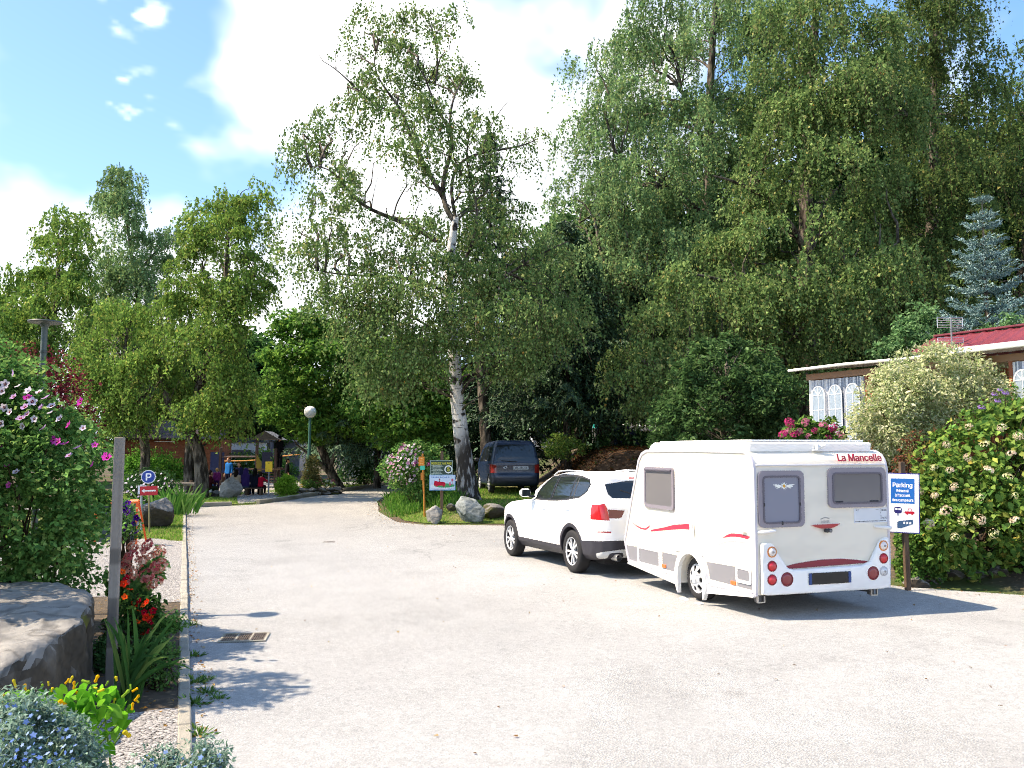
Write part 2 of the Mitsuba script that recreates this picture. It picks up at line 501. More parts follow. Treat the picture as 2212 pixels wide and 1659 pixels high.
# round off the drawn corners
ROAD = ROAD.buffer(0.6, quad_segs=6).buffer(-1.2, quad_segs=6).buffer(0.6, quad_segs=6)
ROAD = ROAD.difference(Polygon([(KX(-5), -5), (KX(28), 28), (-30, 28), (-30, -5)]))
shapely.prepare(ROAD)


def H(x, y):
    x, y = np.broadcast_arrays(np.asarray(x, float), np.asarray(y, float))
    h = 0.5 * sm(18, 40, y) + 0.012 * np.clip(y - 40, 0, 60)
    d = shapely.distance(shapely.points(x, y), ROAD)
    isl = sm(0.5, 2.6, d) * sm(-5.6, -4.2, x + 0.02 * (y - 30)) * sm(22, 25, y)
    h = h + 0.42 * isl
    h = h + 1.55 * sm(0.5, 4.0, d) * sm(1.0, 3.6, x) * sm(8, 12, y)
    return h + 0.05 * (meshkit.fbm(np.stack([x * 0.5, y * 0.5, x * 0], -1), 3, 4) - 0.5) * sm(0.4, 1.5, d)


def axis(lo, a, b, hi, step):
    core = np.arange(a, b + 1e-6, step)
    g = [b]
    s = step
    while g[-1] < hi:
        s *= 1.25
        g.append(min(g[-1] + s, hi))
    l = [a]
    s = step
    while l[-1] > lo:
        s *= 1.25
        l.append(max(l[-1] - s, lo))
    return np.r_[l[::-1][:-1], core, g[1:]]


gx, gy = axis(-1500, -18, 16, 1500, 0.45), axis(-600, -2, 60, 2500, 0.5)
GX, GY = np.meshgrid(gx, gy)
inside = shapely.contains_xy(ROAD, GX.ravel(), GY.ravel()).reshape(GX.shape)
near = (np.abs(GX) < 30) & (GY < 90) & (GY > -10)
GZ = np.where(near, H(GX, GY) - 0.04 * inside, H(np.clip(GX, -30, 30), np.clip(GY, -10, 90)))
i, j = np.meshgrid(np.arange(len(gy) - 1), np.arange(len(gx) - 1), indexing='ij')
k0 = i * len(gx) + j
GF = np.stack([k0, k0 + 1, k0 + len(gx) + 1, k0 + len(gx)], -1).reshape(-1, 4)
part(None, 'ground', (np.stack([GX, GY, GZ], -1).reshape(-1, 3), GF), 'soil', smooth=True, kind='structure')


def drape(poly, off, step=0.4, edge=0.2, fn=None):
    """A sheet over the ground in the outline of poly."""
    V, Fc = B(), None
    for g in getattr(poly, 'geoms', [poly]):
        ring = np.array(shapely.segmentize(g.exterior, edge).coords)[:-1]
        rings = [ring] + [np.array(shapely.segmentize(r, edge).coords)[:-1] for r in g.interiors]
        x0, y0, x1, y1 = g.bounds
        xs, ys = np.meshgrid(np.arange(x0, x1, step), np.arange(y0, y1, step))
        q = np.stack([xs.ravel(), ys.ravel()], 1)
        q = q + np.random.default_rng(3).uniform(-0.08, 0.08, q.shape) * step
        inner = g.buffer(-edge * 0.7)
        q = q[shapely.contains_xy(inner, q[:, 0], q[:, 1])]
        p = np.vstack(rings + [q])
        t = Delaunay(p).simplices
        c = p[t].mean(1)
        t = t[shapely.contains_xy(g, c[:, 0], c[:, 1])]
        a = np.cross(p[t[:, 1]] - p[t[:, 0]], p[t[:, 2]] - p[t[:, 0]])
        t = np.where((a < 0)[:, None], t[:, ::-1], t)
        z = (fn or H)(p[:, 0], p[:, 1]) + off
        V.add(np.c_[p, z], t)
    return V.mesh()


NEAR_ROAD = ROAD
part(None, 'road', drape(NEAR_ROAD, 0.006, 0.45, 0.25), 'asphalt', smooth=True, kind='structure')

LEFT = Polygon([(KX(2.2) - 0.08, 2.2), (KX(28) - 0.08, 28), (-20, 28), (-20, 2.2)])
flat_left = lambda x, y: 0.5 * sm(18, 40, y) + 0.0 * x
wob = lambda y0, s: [(x, y0 + .22 * math.sin(x * 2.3 + s) + .12 * math.sin(x * 5.1 + 2 * s)) for x in np.linspace(-24, 2, 120)]
soil_p = LEFT.intersection(Polygon(wob(6.45, 1) + wob(11.9, 2)[::-1]))
path_p = LEFT.intersection(Polygon(wob(11.9, 2) + wob(20.6, 3)[::-1]))
near_p = LEFT.intersection(Polygon([(-30, 2.0), (10, 2.0)] + wob(6.45, 1)[::-1]))
lawn_p = LEFT.intersection(Polygon(wob(20.6, 3) + [(2, 28.1), (-24, 28.1)]))
part(None, 'garden_soil', drape(soil_p, 0.045, 0.4, 0.2, flat_left), 'soil', smooth=True, kind='structure')
part(None, 'gravel_path', drape(path_p, 0.050, 0.4, 0.2, flat_left), 'gravel', smooth=True, kind='structure')
part(None, 'gravel_strip', drape(near_p, 0.048, 0.4, 0.2, flat_left), 'gravel', smooth=True, kind='structure')
part(None, 'lawn', drape(lawn_p, 0.046, 0.4, 0.2, flat_left), 'turf', smooth=True, kind='structure')

# the verge beyond the road with the trodden path to the bench, and the sunlit play court
verge = Polygon([(-17, 32.1), (-11, 30.4), (-9.3, 31.9), (-8.7, 33.9), (-8.2, 36.6), (-7.7, 41), (-7.0, 46), (-10, 47), (-11, 38.4), (-17, 37)])
trod = Polygon([(-9.75, 31.6), (-8.85, 32.9), (-9.3, 35), (-9.8, 38.2), (-11.4, 38.2), (-10.9, 35)])
court = Polygon([(-17, 37.3), (-8.6, 37.3), (-8.2, 50), (-17, 50)])
part(None, 'verge', drape(verge.difference(trod.buffer(0.02)), 0.02, 0.5, 0.25), 'turf', smooth=True, kind='structure')
part(None, 'trodden_path', drape(trod, 0.024, 0.5, 0.25), 'gravel', smooth=True, kind='structure')
part(None, 'play_court', drape(court, 0.03, 0.6, 0.3), 'gravel', smooth=True, kind='structure')
island = Polygon([(-1.0, 25.0), (-2.4, 24.95), (-3.1, 25.7), (-4.0, 28.7), (-4.7, 33), (-4.9, 38), (-2, 38), (1.5, 33), (2.0, 27), (0.2, 24.7)])
part(None, 'island_turf', drape(island, 0.018, 0.4, 0.2), 'turf', smooth=True, kind='structure')
bank = Polygon([(1.75, 26), (2.3, 32), (2.2, 40), (9, 42), (9, 27), (5, 25)])
part(None, 'mulch_bank', drape(bank, 0.02, 0.5, 0.3), 'mulch', smooth=True, kind='structure')

# far hills, wooded
hx, hy = np.meshgrid(np.linspace(-900, 900, 181), np.linspace(200, 1100, 61))
hh = meshkit.fbm(np.stack([hx / 260, hy / 260, hx * 0], -1), 5, 21)
ridge = 150 * np.exp(-((hx - 230) / 300) ** 2) + 60 * np.exp(-((hx - 600) / 300) ** 2) + 40 * np.exp(-((hx + 700) / 250) ** 2)
hz = (ridge * (0.72 + 0.56 * hh)) * sm(210, 620, hy) - 2
hz += 7 * (meshkit.fbm(np.stack([hx / 22, hy / 22, hx * 0], -1), 3, 8) - 0.5)
i, j = np.meshgrid(np.arange(60), np.arange(180), indexing='ij')
k0 = i * 181 + j
part(None, 'hills', (np.stack([hx, hy, hz], -1).reshape(-1, 3), np.stack([k0, k0 + 1, k0 + 182, k0 + 181], -1).reshape(-1, 4)), 'hill_wood', smooth=True, kind='structure')


def gpt(px, py, zoff=0.0):
    """The point of the ground seen at (px, py)."""
    d = ray(px, py)
    Y = np.linspace(2, 90, 4000)
    P = np.array([0, 0, CAM_H]) + d * (Y / d[1])[:, None]
    below = P[:, 2] < H(P[:, 0], P[:, 1]) + zoff
    k = np.argmax(below) if below.any() else len(Y) - 1
    return P[k]


def gz(x, y, off=0.0):
    return float(H(x, y)) + off

# ---------------------------------------------------------------- foliage
def slim(c, ax, nr, L, W):
    """Leaves too far off to show a fold: one triangle each."""
    ax = unit(ax)
    s = unit(np.cross(nr, ax))
    L, W = np.broadcast_to(L, len(c))[:, None], np.broadcast_to(W, len(c))[:, None]
    V = np.stack([c - ax * L * 0.42 + s * W * 0.62, c + ax * L * 0.62, c - ax * L * 0.42 - s * W * 0.62], 1).reshape(-1, 3)
    return V, np.arange(len(V)).reshape(-1, 3)


def leaves(c, ax, nr, L, W, fold=0.12):
    """Folded diamonds: centre, long axis and normal of each leaf."""
    ax = unit(ax)
    s = unit(np.cross(nr, ax))
    n = np.cross(ax, s)
    L, W = np.broadcast_to(L, len(c))[:, None], np.broadcast_to(W, len(c))[:, None]
    V = np.stack([c - ax * L / 2, c + s * W / 2 + n * W * fold - ax * L * 0.08, c + ax * L / 2, c - s * W / 2 + n * W * fold - ax * L * 0.08], 1).reshape(-1, 3)
    k = np.arange(len(c))[:, None] * 4
    return V, np.vstack([k + [0, 1, 2], k + [0, 2, 3]])


def tint(n, pal, jit=0.22, g=None, k=4):
    """Colours of n leaves: pal = [(hex, share), ...], the jitter of brightness per leaf."""
    g = g or rng
    w = np.array([p[1] for p in pal], float)
    cs = np.array([hexc(p[0]) for p in pal])
    c = cs[g.choice(len(pal), n, p=w / w.sum())]
    c = c * np.exp(g.normal(0, jit, (n, 1)))
    return np.repeat(np.clip(c, 0.003, 0.9), k, 0)


def rdir(n, g):
    return unit(g.normal(size=(n, 3)))


def fill(poly, n, g, relax=14):
    """n points spread evenly over a polygon of the photograph's plane."""
    x0, y0, x1, y1 = poly.bounds
    p = np.empty((0, 2))
    while len(p) < n * relax:
        q = np.stack([g.uniform(x0, x1, n * 40), g.uniform(y0, y1, n * 40)], 1)
        p = np.vstack([p, q[shapely.contains_xy(poly, q[:, 0], q[:, 1])]])
    p = p[:n * relax]
    keep = [0]
    d = np.linalg.norm(p - p[0], axis=1)
    for _ in range(n - 1):
        k = int(np.argmax(d))
        keep.append(k)
        d = np.minimum(d, np.linalg.norm(p - p[k], axis=1))
    return p[keep]


def crown_clumps(outline, Y, depth, n, inset, g, flat=1.0):
    """Clump centres through a crown whose outline is seen in the photograph; its depth swells with the distance from the outline."""
    poly = Polygon(outline)
    inner = poly.buffer(-inset)
    if inner.is_empty or inner.area < 0.2 * poly.area:
        inner = poly.buffer(-inset * 0.4)
    p = fill(inner, n, g)
    d = shapely.distance(shapely.points(p), poly.exterior)
    dm = max(d.max(), 1)
    t = np.sqrt(np.clip(1 - (1 - d / dm) ** 2, 0, 1)) * depth
    side = np.where(np.arange(n) % 5 < 3, -1, 1)
    y = Y + side * t * g.uniform(0.45, 1.0, n)
    return at(p[:, 0], p[:, 1], y)


def nearest(S, c):
    d = np.linalg.norm(S[None] - c[:, None], axis=2)
    return d


def boughs(spine, tips, g, droop=0.15, r0=0.05, k=7, up=0.35):
    """A curved bough from the spine (points, radii) to each tip."""
    S = np.asarray(spine)[:, :3]
    want = tips - np.array([0, 0, 1.0]) * np.linalg.norm(tips[:, :2] - S[:, :2].mean(0), axis=1, keepdims=True) * up
    j = np.argmin(np.linalg.norm(S[None] - want[:, None], axis=2) + 0.0, axis=1)
    a = S[j]
    t = np.linspace(0, 1, k)[None, :, None]
    L = np.linalg.norm(tips - a, axis=1)[:, None, None]
    mid = np.array([0, 0, 1.0]) * (np.sin(t * np.pi) * L * droop)
    P = a[:, None] * (1 - t) + tips[:, None] * t + mid
    P[:, 1:-1] += g.normal(0, 0.035, P[:, 1:-1].shape) * L
    r = np.maximum(r0 * np.minimum(L[:, :, 0] / 3, 1.6) * (1 - 0.82 * t[:, :, 0]), 0.008)
    return P, r


def weep_leaves(c, r, per, g, L=0.085, W=0.065, hang=1.0, gap=0.07, lean=0.35, wild=0.5, thin=0.43):
    """Hanging twigs under each clump centre: the leaves' centres, axes, normals, and the twigs' lines."""
    n = len(c)
    idx = np.repeat(np.arange(n), per)
    m = len(idx)
    d = rdir(m, g)
    d[:, 2] = np.abs(d[:, 2]) * 0.9 - 0.15
    s = c[idx] + d * r[idx][:, None] * (g.uniform(0.2, 1.0, (m, 1)) ** 0.5) * [1, 1, 0.75]
    # boughs bear unevenly: thin and bare stretches, so that sky or shade shows between the hanging sprays
    if isinstance(thin, tuple):          # sparser towards the top
        thin = thin[0] + (thin[1] - thin[0]) * sm(7.5, 11.5, s[:, 2])
    keep = (meshkit.fbm(s * [0.75, 0.75, 0.6], 3, 5) > thin) & (g.uniform(0, 1, m) < np.clip(g.normal(0.85, 0.25, n), 0.3, 1)[idx])
    s, d, idx = s[keep], d[keep], idx[keep]
    m = len(s)
    ln = r[idx] * g.uniform(0.25, 1.0, m) * np.where(g.uniform(0, 1, m) < 0.12, 1.8, 1.1) * hang
    out = d * [1, 1, 0] * lean + g.normal(0, 0.10, (m, 3)) * [1, 1, 0]
    k = max(3, int(np.ceil(float(r.mean()) * hang * 0.95 / gap)))
    u = (np.arange(k) + g.uniform(0, 1, (m, k))) / k
    bend = u ** 1.5
    P = s[:, None] + (out[:, None] * (u * ln[:, None])[..., None]) - np.array([0, 0, 1.0]) * (bend * ln[:, None])[..., None] + np.array([0, 0, 1.0]) * (0.25 * (u - u * u) * ln[:, None])[..., None]
    P = P + g.normal(0, 0.045, P.shape)
    q = P.reshape(-1, 3)
    N = len(q)
    ax = g.normal(0, wild, (N, 3)) + np.array([0, 0, -1.0]) + np.repeat(out, k, 0) * 0.6
    nr = g.normal(0, 1, (N, 3)) + np.array([-0.25, -0.1, 0.35])
    tw = np.stack([s, s + out * (0.5 * ln)[:, None] - [0, 0, 0.35] * ln[:, None], s + out * ln[:, None] - [0, 0, 1.0] * ln[:, None]], 1)
    return q, ax, nr, tw


def broad_leaves(c, r, per, g, flat=0.7, layer=0.0, up=0.8):
    n = len(c)
    idx = np.repeat(np.arange(n), per)
    m = len(idx)
    d = rdir(m, g)
    rad = g.uniform(0, 1, (m, 1)) ** 0.42
    q = c[idx] + d * rad * r[idx][:, None] * [1, 1, flat]
    keep = meshkit.fbm(q * 2.3, 2, 5) > 0.40
    q, d = q[keep], d[keep]
    if layer:
        q[:, 2] += (np.round(q[:, 2] / layer) * layer - q[:, 2]) * 0.7
    nr = d * 0.6 + np.array([-0.15, -0.1, up]) + g.normal(0, 0.55, q.shape)
    ax = d * [1, 1, 0.3] + g.normal(0, 0.6, q.shape) - [0, 0, 0.35]
    return q, ax, nr


BIRCH = [('6c864e', 5), ('7b9258', 4), ('587444', 4), ('92a266', 2), ('a09e64', 0.5), ('a88646', 0.04)]
BIRCH_BLUE = [('7c9a68', 5), ('6c8a5c', 4), ('8fa66c', 3), ('a0a870', 0.8)]
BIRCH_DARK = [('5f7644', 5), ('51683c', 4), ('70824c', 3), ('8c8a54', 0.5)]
WILLOW = [('7a9848', 5), ('8ca452', 3), ('638440', 4), ('a2a658', 0.9)]
HORN = [('628a3e', 5), ('527a3a', 4), ('769844', 3), ('90aa4e', 0.8)]
DARKLEAF = [('3e5e34', 5), ('4a6e3a', 4), ('34522e', 3), ('6c8a50', 1)]
SPRUCE = [('304834', 5), ('3c5638', 4), ('4a6640', 3), ('28402e', 2)]
CEDAR = [('4f6b52', 4), ('5d785a', 3), ('3f5a45', 3)]
BLUE = [('86a0a2', 4), ('72908f', 4), ('9ab2b2', 2), ('5c7876', 3)]
PURPLE = [('5a2430', 5), ('6e2d38', 4), ('451a26', 3), ('84404a', 1.5)]


def trunk(parent, P, r, mat, name='trunk', sides=14, amp=0.10, flare=0.0):
    """P: bends of the trunk (points), r: radii there."""
    P, r = np.asarray(P, float), np.asarray(r, float)
    n = max(8, int(np.linalg.norm(np.diff(P, axis=0), axis=1).sum() / 0.22))
    d = np.r_[0, np.cumsum(np.linalg.norm(np.diff(P, axis=0), axis=1))]
    q = spline(P, n)
    rr = np.interp(np.linspace(0, d[-1], n), d, r)
    V, Fc = tube(q, rr, sides)
    ctr = np.vstack([np.repeat(q, sides, 0), q[:1], q[-1:]])
    off = V - ctr
    f = 1 + amp * 2 * (meshkit.fbm(np.c_[V[:, :2] * 3.0, V[:, 2] * 0.8], 3, 2) - 0.5)
    if flare:
        h = V[:, 2] - P[0, 2]
        ang = np.arctan2(off[:, 1], off[:, 0])
        f = f * (1 + flare * np.exp(-np.clip(h, 0, 9) / 0.35) * (0.6 + 0.5 * np.cos(5 * ang + 1)))
    V = ctr + off * f[:, None]
    part(parent, name, (V, Fc), mat, smooth=True)
    return np.c_[q, rr]


def tree(name, label, cat_, outline, Y, depth, base, top=None, spine=None, n=40, r=(0.9, 1.4), per=40, style='weep', pal=BIRCH, L=0.085, W=0.065, tr=0.2, bark='bark', seed=1, group=None, hang=1.0,
         lean=0.35, inset=30, limbs=(), extra=None, dark_limb='bark', bough=0.05, flare=0.5, gap=0.07, droop=0.12, jit=0.22, flat=0.7, layer=0.0, up=0.8, mat='leaf', thin=0.43, caves=0.0, thin_top=None):
    g = np.random.default_rng(seed)
    t = thing(name, label, cat_, group)
    if spine is None:
        b = at(*base, Y)
        e = at(*top, Y)
        m1 = b * 0.66 + e * 0.34 + g.normal(0, 0.15, 3) * [1, 1, 0]
        m2 = b * 0.33 + e * 0.67 + g.normal(0, 0.25, 3) * [1, 1, 0]
        b = b - [0, 0, 0.25]
        spine, rad = [b, m1, m2, e], [tr, tr * 0.72, tr * 0.45, tr * 0.12]
    else:
        rad = [s[2] for s in spine]
        spine = [at(s[0], s[1], Y + (s[3] if len(s) > 3 else 0)) for s in spine]
    sp_ = trunk(t, spine, rad, bark, amp=0.12, flare=flare)
    allspine = [sp_]
    for l in limbs:
        q = [at(s[0], s[1], Y + (s[3] if len(s) > 3 else 0)) for s in l]
        allspine.append(trunk(t, q, [s[2] for s in l], dark_limb, name='limb', sides=7, amp=0.1))
    allspine = np.vstack(allspine)
    c = crown_clumps(outline, Y, depth, n, inset, g)
    if caves:
        c = c[meshkit.fbm(c * [0.42, 0.42, 0.42], 2, seed) > caves]
    if extra is not None:
        c = np.vstack([c, [at(e[0], e[1], Y + e[2]) for e in extra]])
    rr = g.uniform(*r, len(c))
    P, br = boughs(allspine, c, g, droop=droop, r0=bough)
    V, Fc = tubes(P, br, 4)
    part(t, 'boughs', (V, Fc), dark_limb, smooth=True)
    if style == 'weep':
        q, ax, nr, tw = weep_leaves(c, rr, per, g, L, W, hang, gap, lean, 0.5, thin if thin_top is None else (thin, thin_top))
        tV, tF = tubes(tw[::3], np.tile([0.006, 0.005, 0.003], (len(tw[::3]), 1)), 3)
        part(t, 'twigs', (tV, tF), 'matte', hexc('4a3a30'), smooth=True)
    else:
        q, ax, nr = broad_leaves(c, rr, per, g, flat, layer, up)
    s = np.exp(g.normal(0, 0.22, len(q)))
    far = Y >= 30
    V, Fc = (slim if far else leaves)(q, ax, nr, L * s, W * s)
    # leaves of one bough age together: a slow change of hue through the crown
    hue = meshkit.fbm(q * 0.55, 3, seed)[:, None]
    col = tint(len(q), pal, jit, g, 3 if far else 4) * np.repeat(0.80 + 0.45 * hue * [0.99, 1.0, 0.92], 3 if far else 4, 0)
    part(t, 'crown', (V, Fc), mat, col, smooth=False)
    return t


def conifer(name, label, cat_, base, h, R, seed=1, pal=SPRUCE, levels=26, per=6, tilt=-0.25, tipup=0.25, bark='bark', z0=0.1, L=0.16, W=0.03, dens=1.0, shape=0.85, hangtw=0.5, group=None, tr=0.18, tipr=0.10):
    g = np.random.default_rng(seed)
    t = thing(name, label, cat_, group)
    base = np.asarray(base, float)
    trunk(t, [base - [0, 0, 0.2], base + [0, 0, h * 0.5], base + [0, 0, h * 0.98]], [tr, tr * 0.55, 0.012], bark, flare=0.3)
    Pb, rb, C, AX, NR = [], [], [], [], []
    for lv in range(levels):
        u = (lv + g.uniform(-0.3, 0.3)) / levels
        u = min(max(u, 0), 0.985)
        z = h * (z0 + (1 - z0) * u)
        rad = R * (1 - u) ** shape + tipr
        for b in range(per):
            a = 2 * np.pi * (b + g.uniform(-0.35, 0.35)) / per + lv * 0.9
            ln = rad * g.uniform(0.72, 1.12)
            k = 8
            s = np.linspace(0, 1, k)
            d = np.array([np.cos(a), np.sin(a), 0])
            P = base + [0, 0, z] + d * (ln * s)[:, None] + np.array([0, 0, 1.0]) * (ln * (tilt * s + tipup * s ** 2.2))[:, None]
            Pb.append(P)
            rb.append(np.linspace(0.028, 0.006, k) * (0.4 + ln / R))
            m = max(4, int(ln * 9 * dens))
            for side in (-1, 0, 1):
                ss = (np.arange(m) + g.uniform(0, 1, m)) / m * 0.9 + 0.1 if side else np.array([0.94, 1.0])
                o = np.stack([np.interp(ss, s, P[:, i]) for i in range(3)], 1)
                latd = np.array([-d[1], d[0], 0]) * side
                td = unit(d * 0.75 + latd * 0.8 + np.array([0, 0, -hangtw * 0.6 + 0.1]) + g.normal(0, 0.15, (len(ss), 3)))
                tl = (0.13 + 0.34 * ln * (1 - ss) * 0.9 + 0.06) * g.uniform(0.7, 1.2, len(ss)) if side else np.full(len(ss), 0.2)
                nn = np.maximum(3, (tl * 26 * dens).astype(int))
                ii = np.repeat(np.arange(len(ss)), nn)
                v = g.uniform(0, 1, len(ii))
                c = o[ii] + td[ii] * (tl[ii] * v)[:, None] - np.array([0, 0, 1.0]) * (hangtw * tl[ii] * v ** 2 * 0.5)[:, None]
                C.append(c)
                AX.append(td[ii] + g.normal(0, 0.55, (len(ii), 3)) + [0, 0, 0.2 - hangtw * 0.4])
                NR.append(g.normal(0, 0.6, (len(ii), 3)) + [0, 0, 0.8])
    V, Fc = tubes(np.array(Pb), np.array(rb), 3)
    part(t, 'boughs', (V, Fc), bark, smooth=True)
    C, AX, NR = np.vstack(C), np.vstack(AX), np.vstack(NR)
    V, Fc = slim(C, AX, NR, L * np.exp(g.normal(0, 0.2, len(C))), W)
    part(t, 'crown', (V, Fc), 'needle', tint(len(C), pal, 0.2, g, 3), smooth=False)
    return t


# ---- the tall birch on the island
BY = 28.0
big_out = [(1010, 8), (945, 0), (870, 5), (800, 8), (735, 35), (650, 85), (625, 135), (680, 165), (760, 190), (700, 225), (625, 270), (605, 380), (640, 430), (610, 480), (600, 590), (660, 620), (700, 700), (720, 800), (760, 850),
           (860, 880), (940, 830), (985, 770), (1040, 800), (1090, 850), (1160, 800), (1290, 700), (1240, 590), (1180, 470), (1120, 400), (1190, 330), (1190, 285), (1100, 255), (1040, 215), (1030, 110)]
tree('birch_tree', 'tall leaning white-barked birch with an open crown behind the road signs', 'tree', big_out, BY, 2.6, None,
     spine=[(1013, 1096, 0.36), (1004, 1000, 0.27), (992, 900, 0.225), (983, 800, 0.20), (975, 690, 0.175), (970, 600, 0.15), (977, 520, 0.125), (984, 470, 0.105)], n=150, thin=0.36, thin_top=0.52, r=(0.6, 1.0), per=74, pal=BIRCH, L=0.088, W=0.068, bark='birch_bark', seed=3,
     inset=26, flare=0.55, gap=0.075, hang=1.05,
     limbs=[[(984, 480, .10), (958, 427, .085, .1), (962, 371, .075, .2), (975, 294, .062, .1), (949, 243, .05, 0), (932, 205, .035, -.2), (902, 141, .015, -.3)],
            [(975, 294, .05, .1), (983, 205, .035, .4), (1004, 166, .014, .5)], [(940, 180, .04, -.1), (943, 107, .03, -.1), (923, 38, .015, -.2)],
            [(958, 427, .09, .1), (906, 337, .075, -.3), (889, 299, .06, -.4), (868, 243, .05, -.5), (830, 188, .035, -.6), (812, 110, .015, -.6)],
            [(868, 243, .04, -.5), (830, 235, .035, -.7), (749, 171, .026, -.9), (697, 132, .012, -1)],
            [(941, 520, .085, 0), (890, 490, .075, -.6), (830, 465, .065, -.9), (770, 431, .05, -1.2), (731, 384, .035, -1.3), (672, 360, .015, -1.4)],
            [(984, 470, .06, 0), (1043, 330, .045, .3), (1120, 316, .032, .3), (1162, 299, .014, .4)], [(1043, 330, .03, .3), (1060, 273, .022, .2), (1081, 239, .014, .2), (1107, 209, .006, .2)],
            [(972, 640, .06, 0), (860, 600, .05, -.8), (744, 593, .035, -1.2), (685, 584, .014, -1.4)],
            [(974, 600, .06, 0), (1004, 560, .055, -.6), (1030, 478, .045, -1.0), (1015, 380, .03, -1.0), (1040, 250, .012, -.9)],
            [(975, 690, .07, 0), (1060, 620, .05, -.6), (1150, 560, .035, -1.0), (1230, 520, .014, -1.1)],
            [(980, 760, .05, 0), (900, 690, .035, -.9), (800, 660, .014, -1.3)]],
     extra=[(760, 760, -1.6), (800, 800, -1.4), (850, 830, -1.5), (900, 780, -1.8), (1080, 760, -1.8), (1130, 800, -1.2), (1200, 690, -1.4), (1100, 650, -2.0), (1020, 680, -2.0), (830, 700, -2.2), (770, 690, -2.0), (900, 640, -2.3)])

# ---- weeping birches on the right: five great trees
G5 = 'great weeping birches behind the caravan'
tree('birch_tree', 'weeping birch with a bare fork showing, left of the great birches', 'tree', [(1330, -40), (1345, 60), (1290, 95), (1250, 110), (1245, 230), (1225, 330), (1190, 430), (1150, 560), (1190, 690), (1330, 800), (1330, 880), (1560, 880), (1640, 600), (1620, 300), (1680, 60), (1660, -60)],
     36, 4.0, None, spine=[(1560, 985, .34), (1548, 800, .30), (1540, 560, .26), (1532, 320, .22), (1536, 160, .16), (1545, 0, .10), (1548, -90, .04)], n=125, r=(0.9, 1.45), per=118, pal=BIRCH_BLUE, L=0.095, W=0.074, seed=5, inset=34, caves=0.31, thin=0.40, hang=1.25, gap=0.085,
     limbs=[[(1532, 330, .15), (1500, 262, .10, -.6), (1470, 190, .05, -1.2)], [(1540, 480, .12), (1440, 400, .08, -1.4), (1330, 330, .03, -2.2)], [(1545, 700, .12), (1430, 620, .08, -1.8), (1310, 640, .03, -2.8)]], group=G5, lean=0.3)
tree('birch_tree', 'broadest weeping birch with arching boughs, above the caravan', 'tree', [(1620, -60), (1590, 200), (1560, 420), (1500, 560), (1400, 640), (1320, 760), (1310, 880), (1420, 930), (1700, 930), (1840, 760), (1900, 500), (1990, 260), (1960, 60), (1950, -60)],
     33, 4.4, None, spine=[(1752, 985, .42), (1748, 800, .36), (1742, 560, .30), (1745, 300, .22), (1760, 60, .14), (1765, -100, .05)], n=125, r=(0.85, 1.4), per=124, pal=BIRCH, L=0.092, W=0.072, seed=8, inset=34, caves=0.40, hang=1.2, gap=0.08,
     limbs=[[(1745, 420, .14), (1800, 260, .09, -1.8), (1870, 205, .05, -2.6), (1960, 250, .02, -3.0)], [(1745, 560, .14), (1640, 420, .09, -2), (1540, 380, .03, -3)], [(1748, 700, .14), (1850, 580, .08, -2.4), (1940, 525, .03, -3.2)],
            [(1748, 760, .13), (1600, 620, .08, -2.8), (1480, 590, .03, -3.6)], [(1750, 820, .12), (1560, 760, .07, -3), (1420, 800, .03, -3.8)]],
     extra=[(1770, 215, -3.2), (1840, 240, -3.4), (1905, 275, -3.6), (1700, 240, -3.0), (1800, 300, -3.2), (1470, 600, -3.8), (1520, 650, -3.9), (1420, 690, -4), (1390, 760, -4), (1360, 820, -4), (1450, 800, -4.2), (1940, 560, -3.8), (1890, 590, -3.8), (1850, 640, -3.8), (1780, 640, -4), (1810, 690, -4)], group=G5, lean=0.3)
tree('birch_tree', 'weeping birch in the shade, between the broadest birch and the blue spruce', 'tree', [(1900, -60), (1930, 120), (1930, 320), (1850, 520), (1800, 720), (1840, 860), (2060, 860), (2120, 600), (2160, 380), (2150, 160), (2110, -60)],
     37, 3.8, None, spine=[(1990, 985, .34), (2000, 700, .28), (2015, 400, .2), (2020, 100, .12), (2025, -80, .05)], n=86, r=(0.9, 1.45), per=108, pal=BIRCH_DARK, L=0.095, W=0.074, seed=12, inset=34, caves=0.34, thin=0.40, hang=1.15, gap=0.085, group=G5, lean=0.3)
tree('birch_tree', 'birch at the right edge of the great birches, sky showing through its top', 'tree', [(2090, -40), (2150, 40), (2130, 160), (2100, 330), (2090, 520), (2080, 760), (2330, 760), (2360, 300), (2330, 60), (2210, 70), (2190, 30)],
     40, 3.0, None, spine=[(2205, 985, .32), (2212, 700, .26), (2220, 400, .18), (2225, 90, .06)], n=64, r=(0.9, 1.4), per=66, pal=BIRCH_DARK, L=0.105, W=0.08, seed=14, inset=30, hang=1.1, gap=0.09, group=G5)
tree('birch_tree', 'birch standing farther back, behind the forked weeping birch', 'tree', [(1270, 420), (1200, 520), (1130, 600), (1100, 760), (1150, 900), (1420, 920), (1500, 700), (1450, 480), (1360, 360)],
     40, 3.0, None, spine=[(1300, 1000, .3), (1310, 800, .25), (1325, 600, .18), (1335, 420, .06)], n=46, r=(1.0, 1.5), per=80, pal=BIRCH_DARK, L=0.095, W=0.074, seed=17, inset=30, gap=0.09, group=G5)
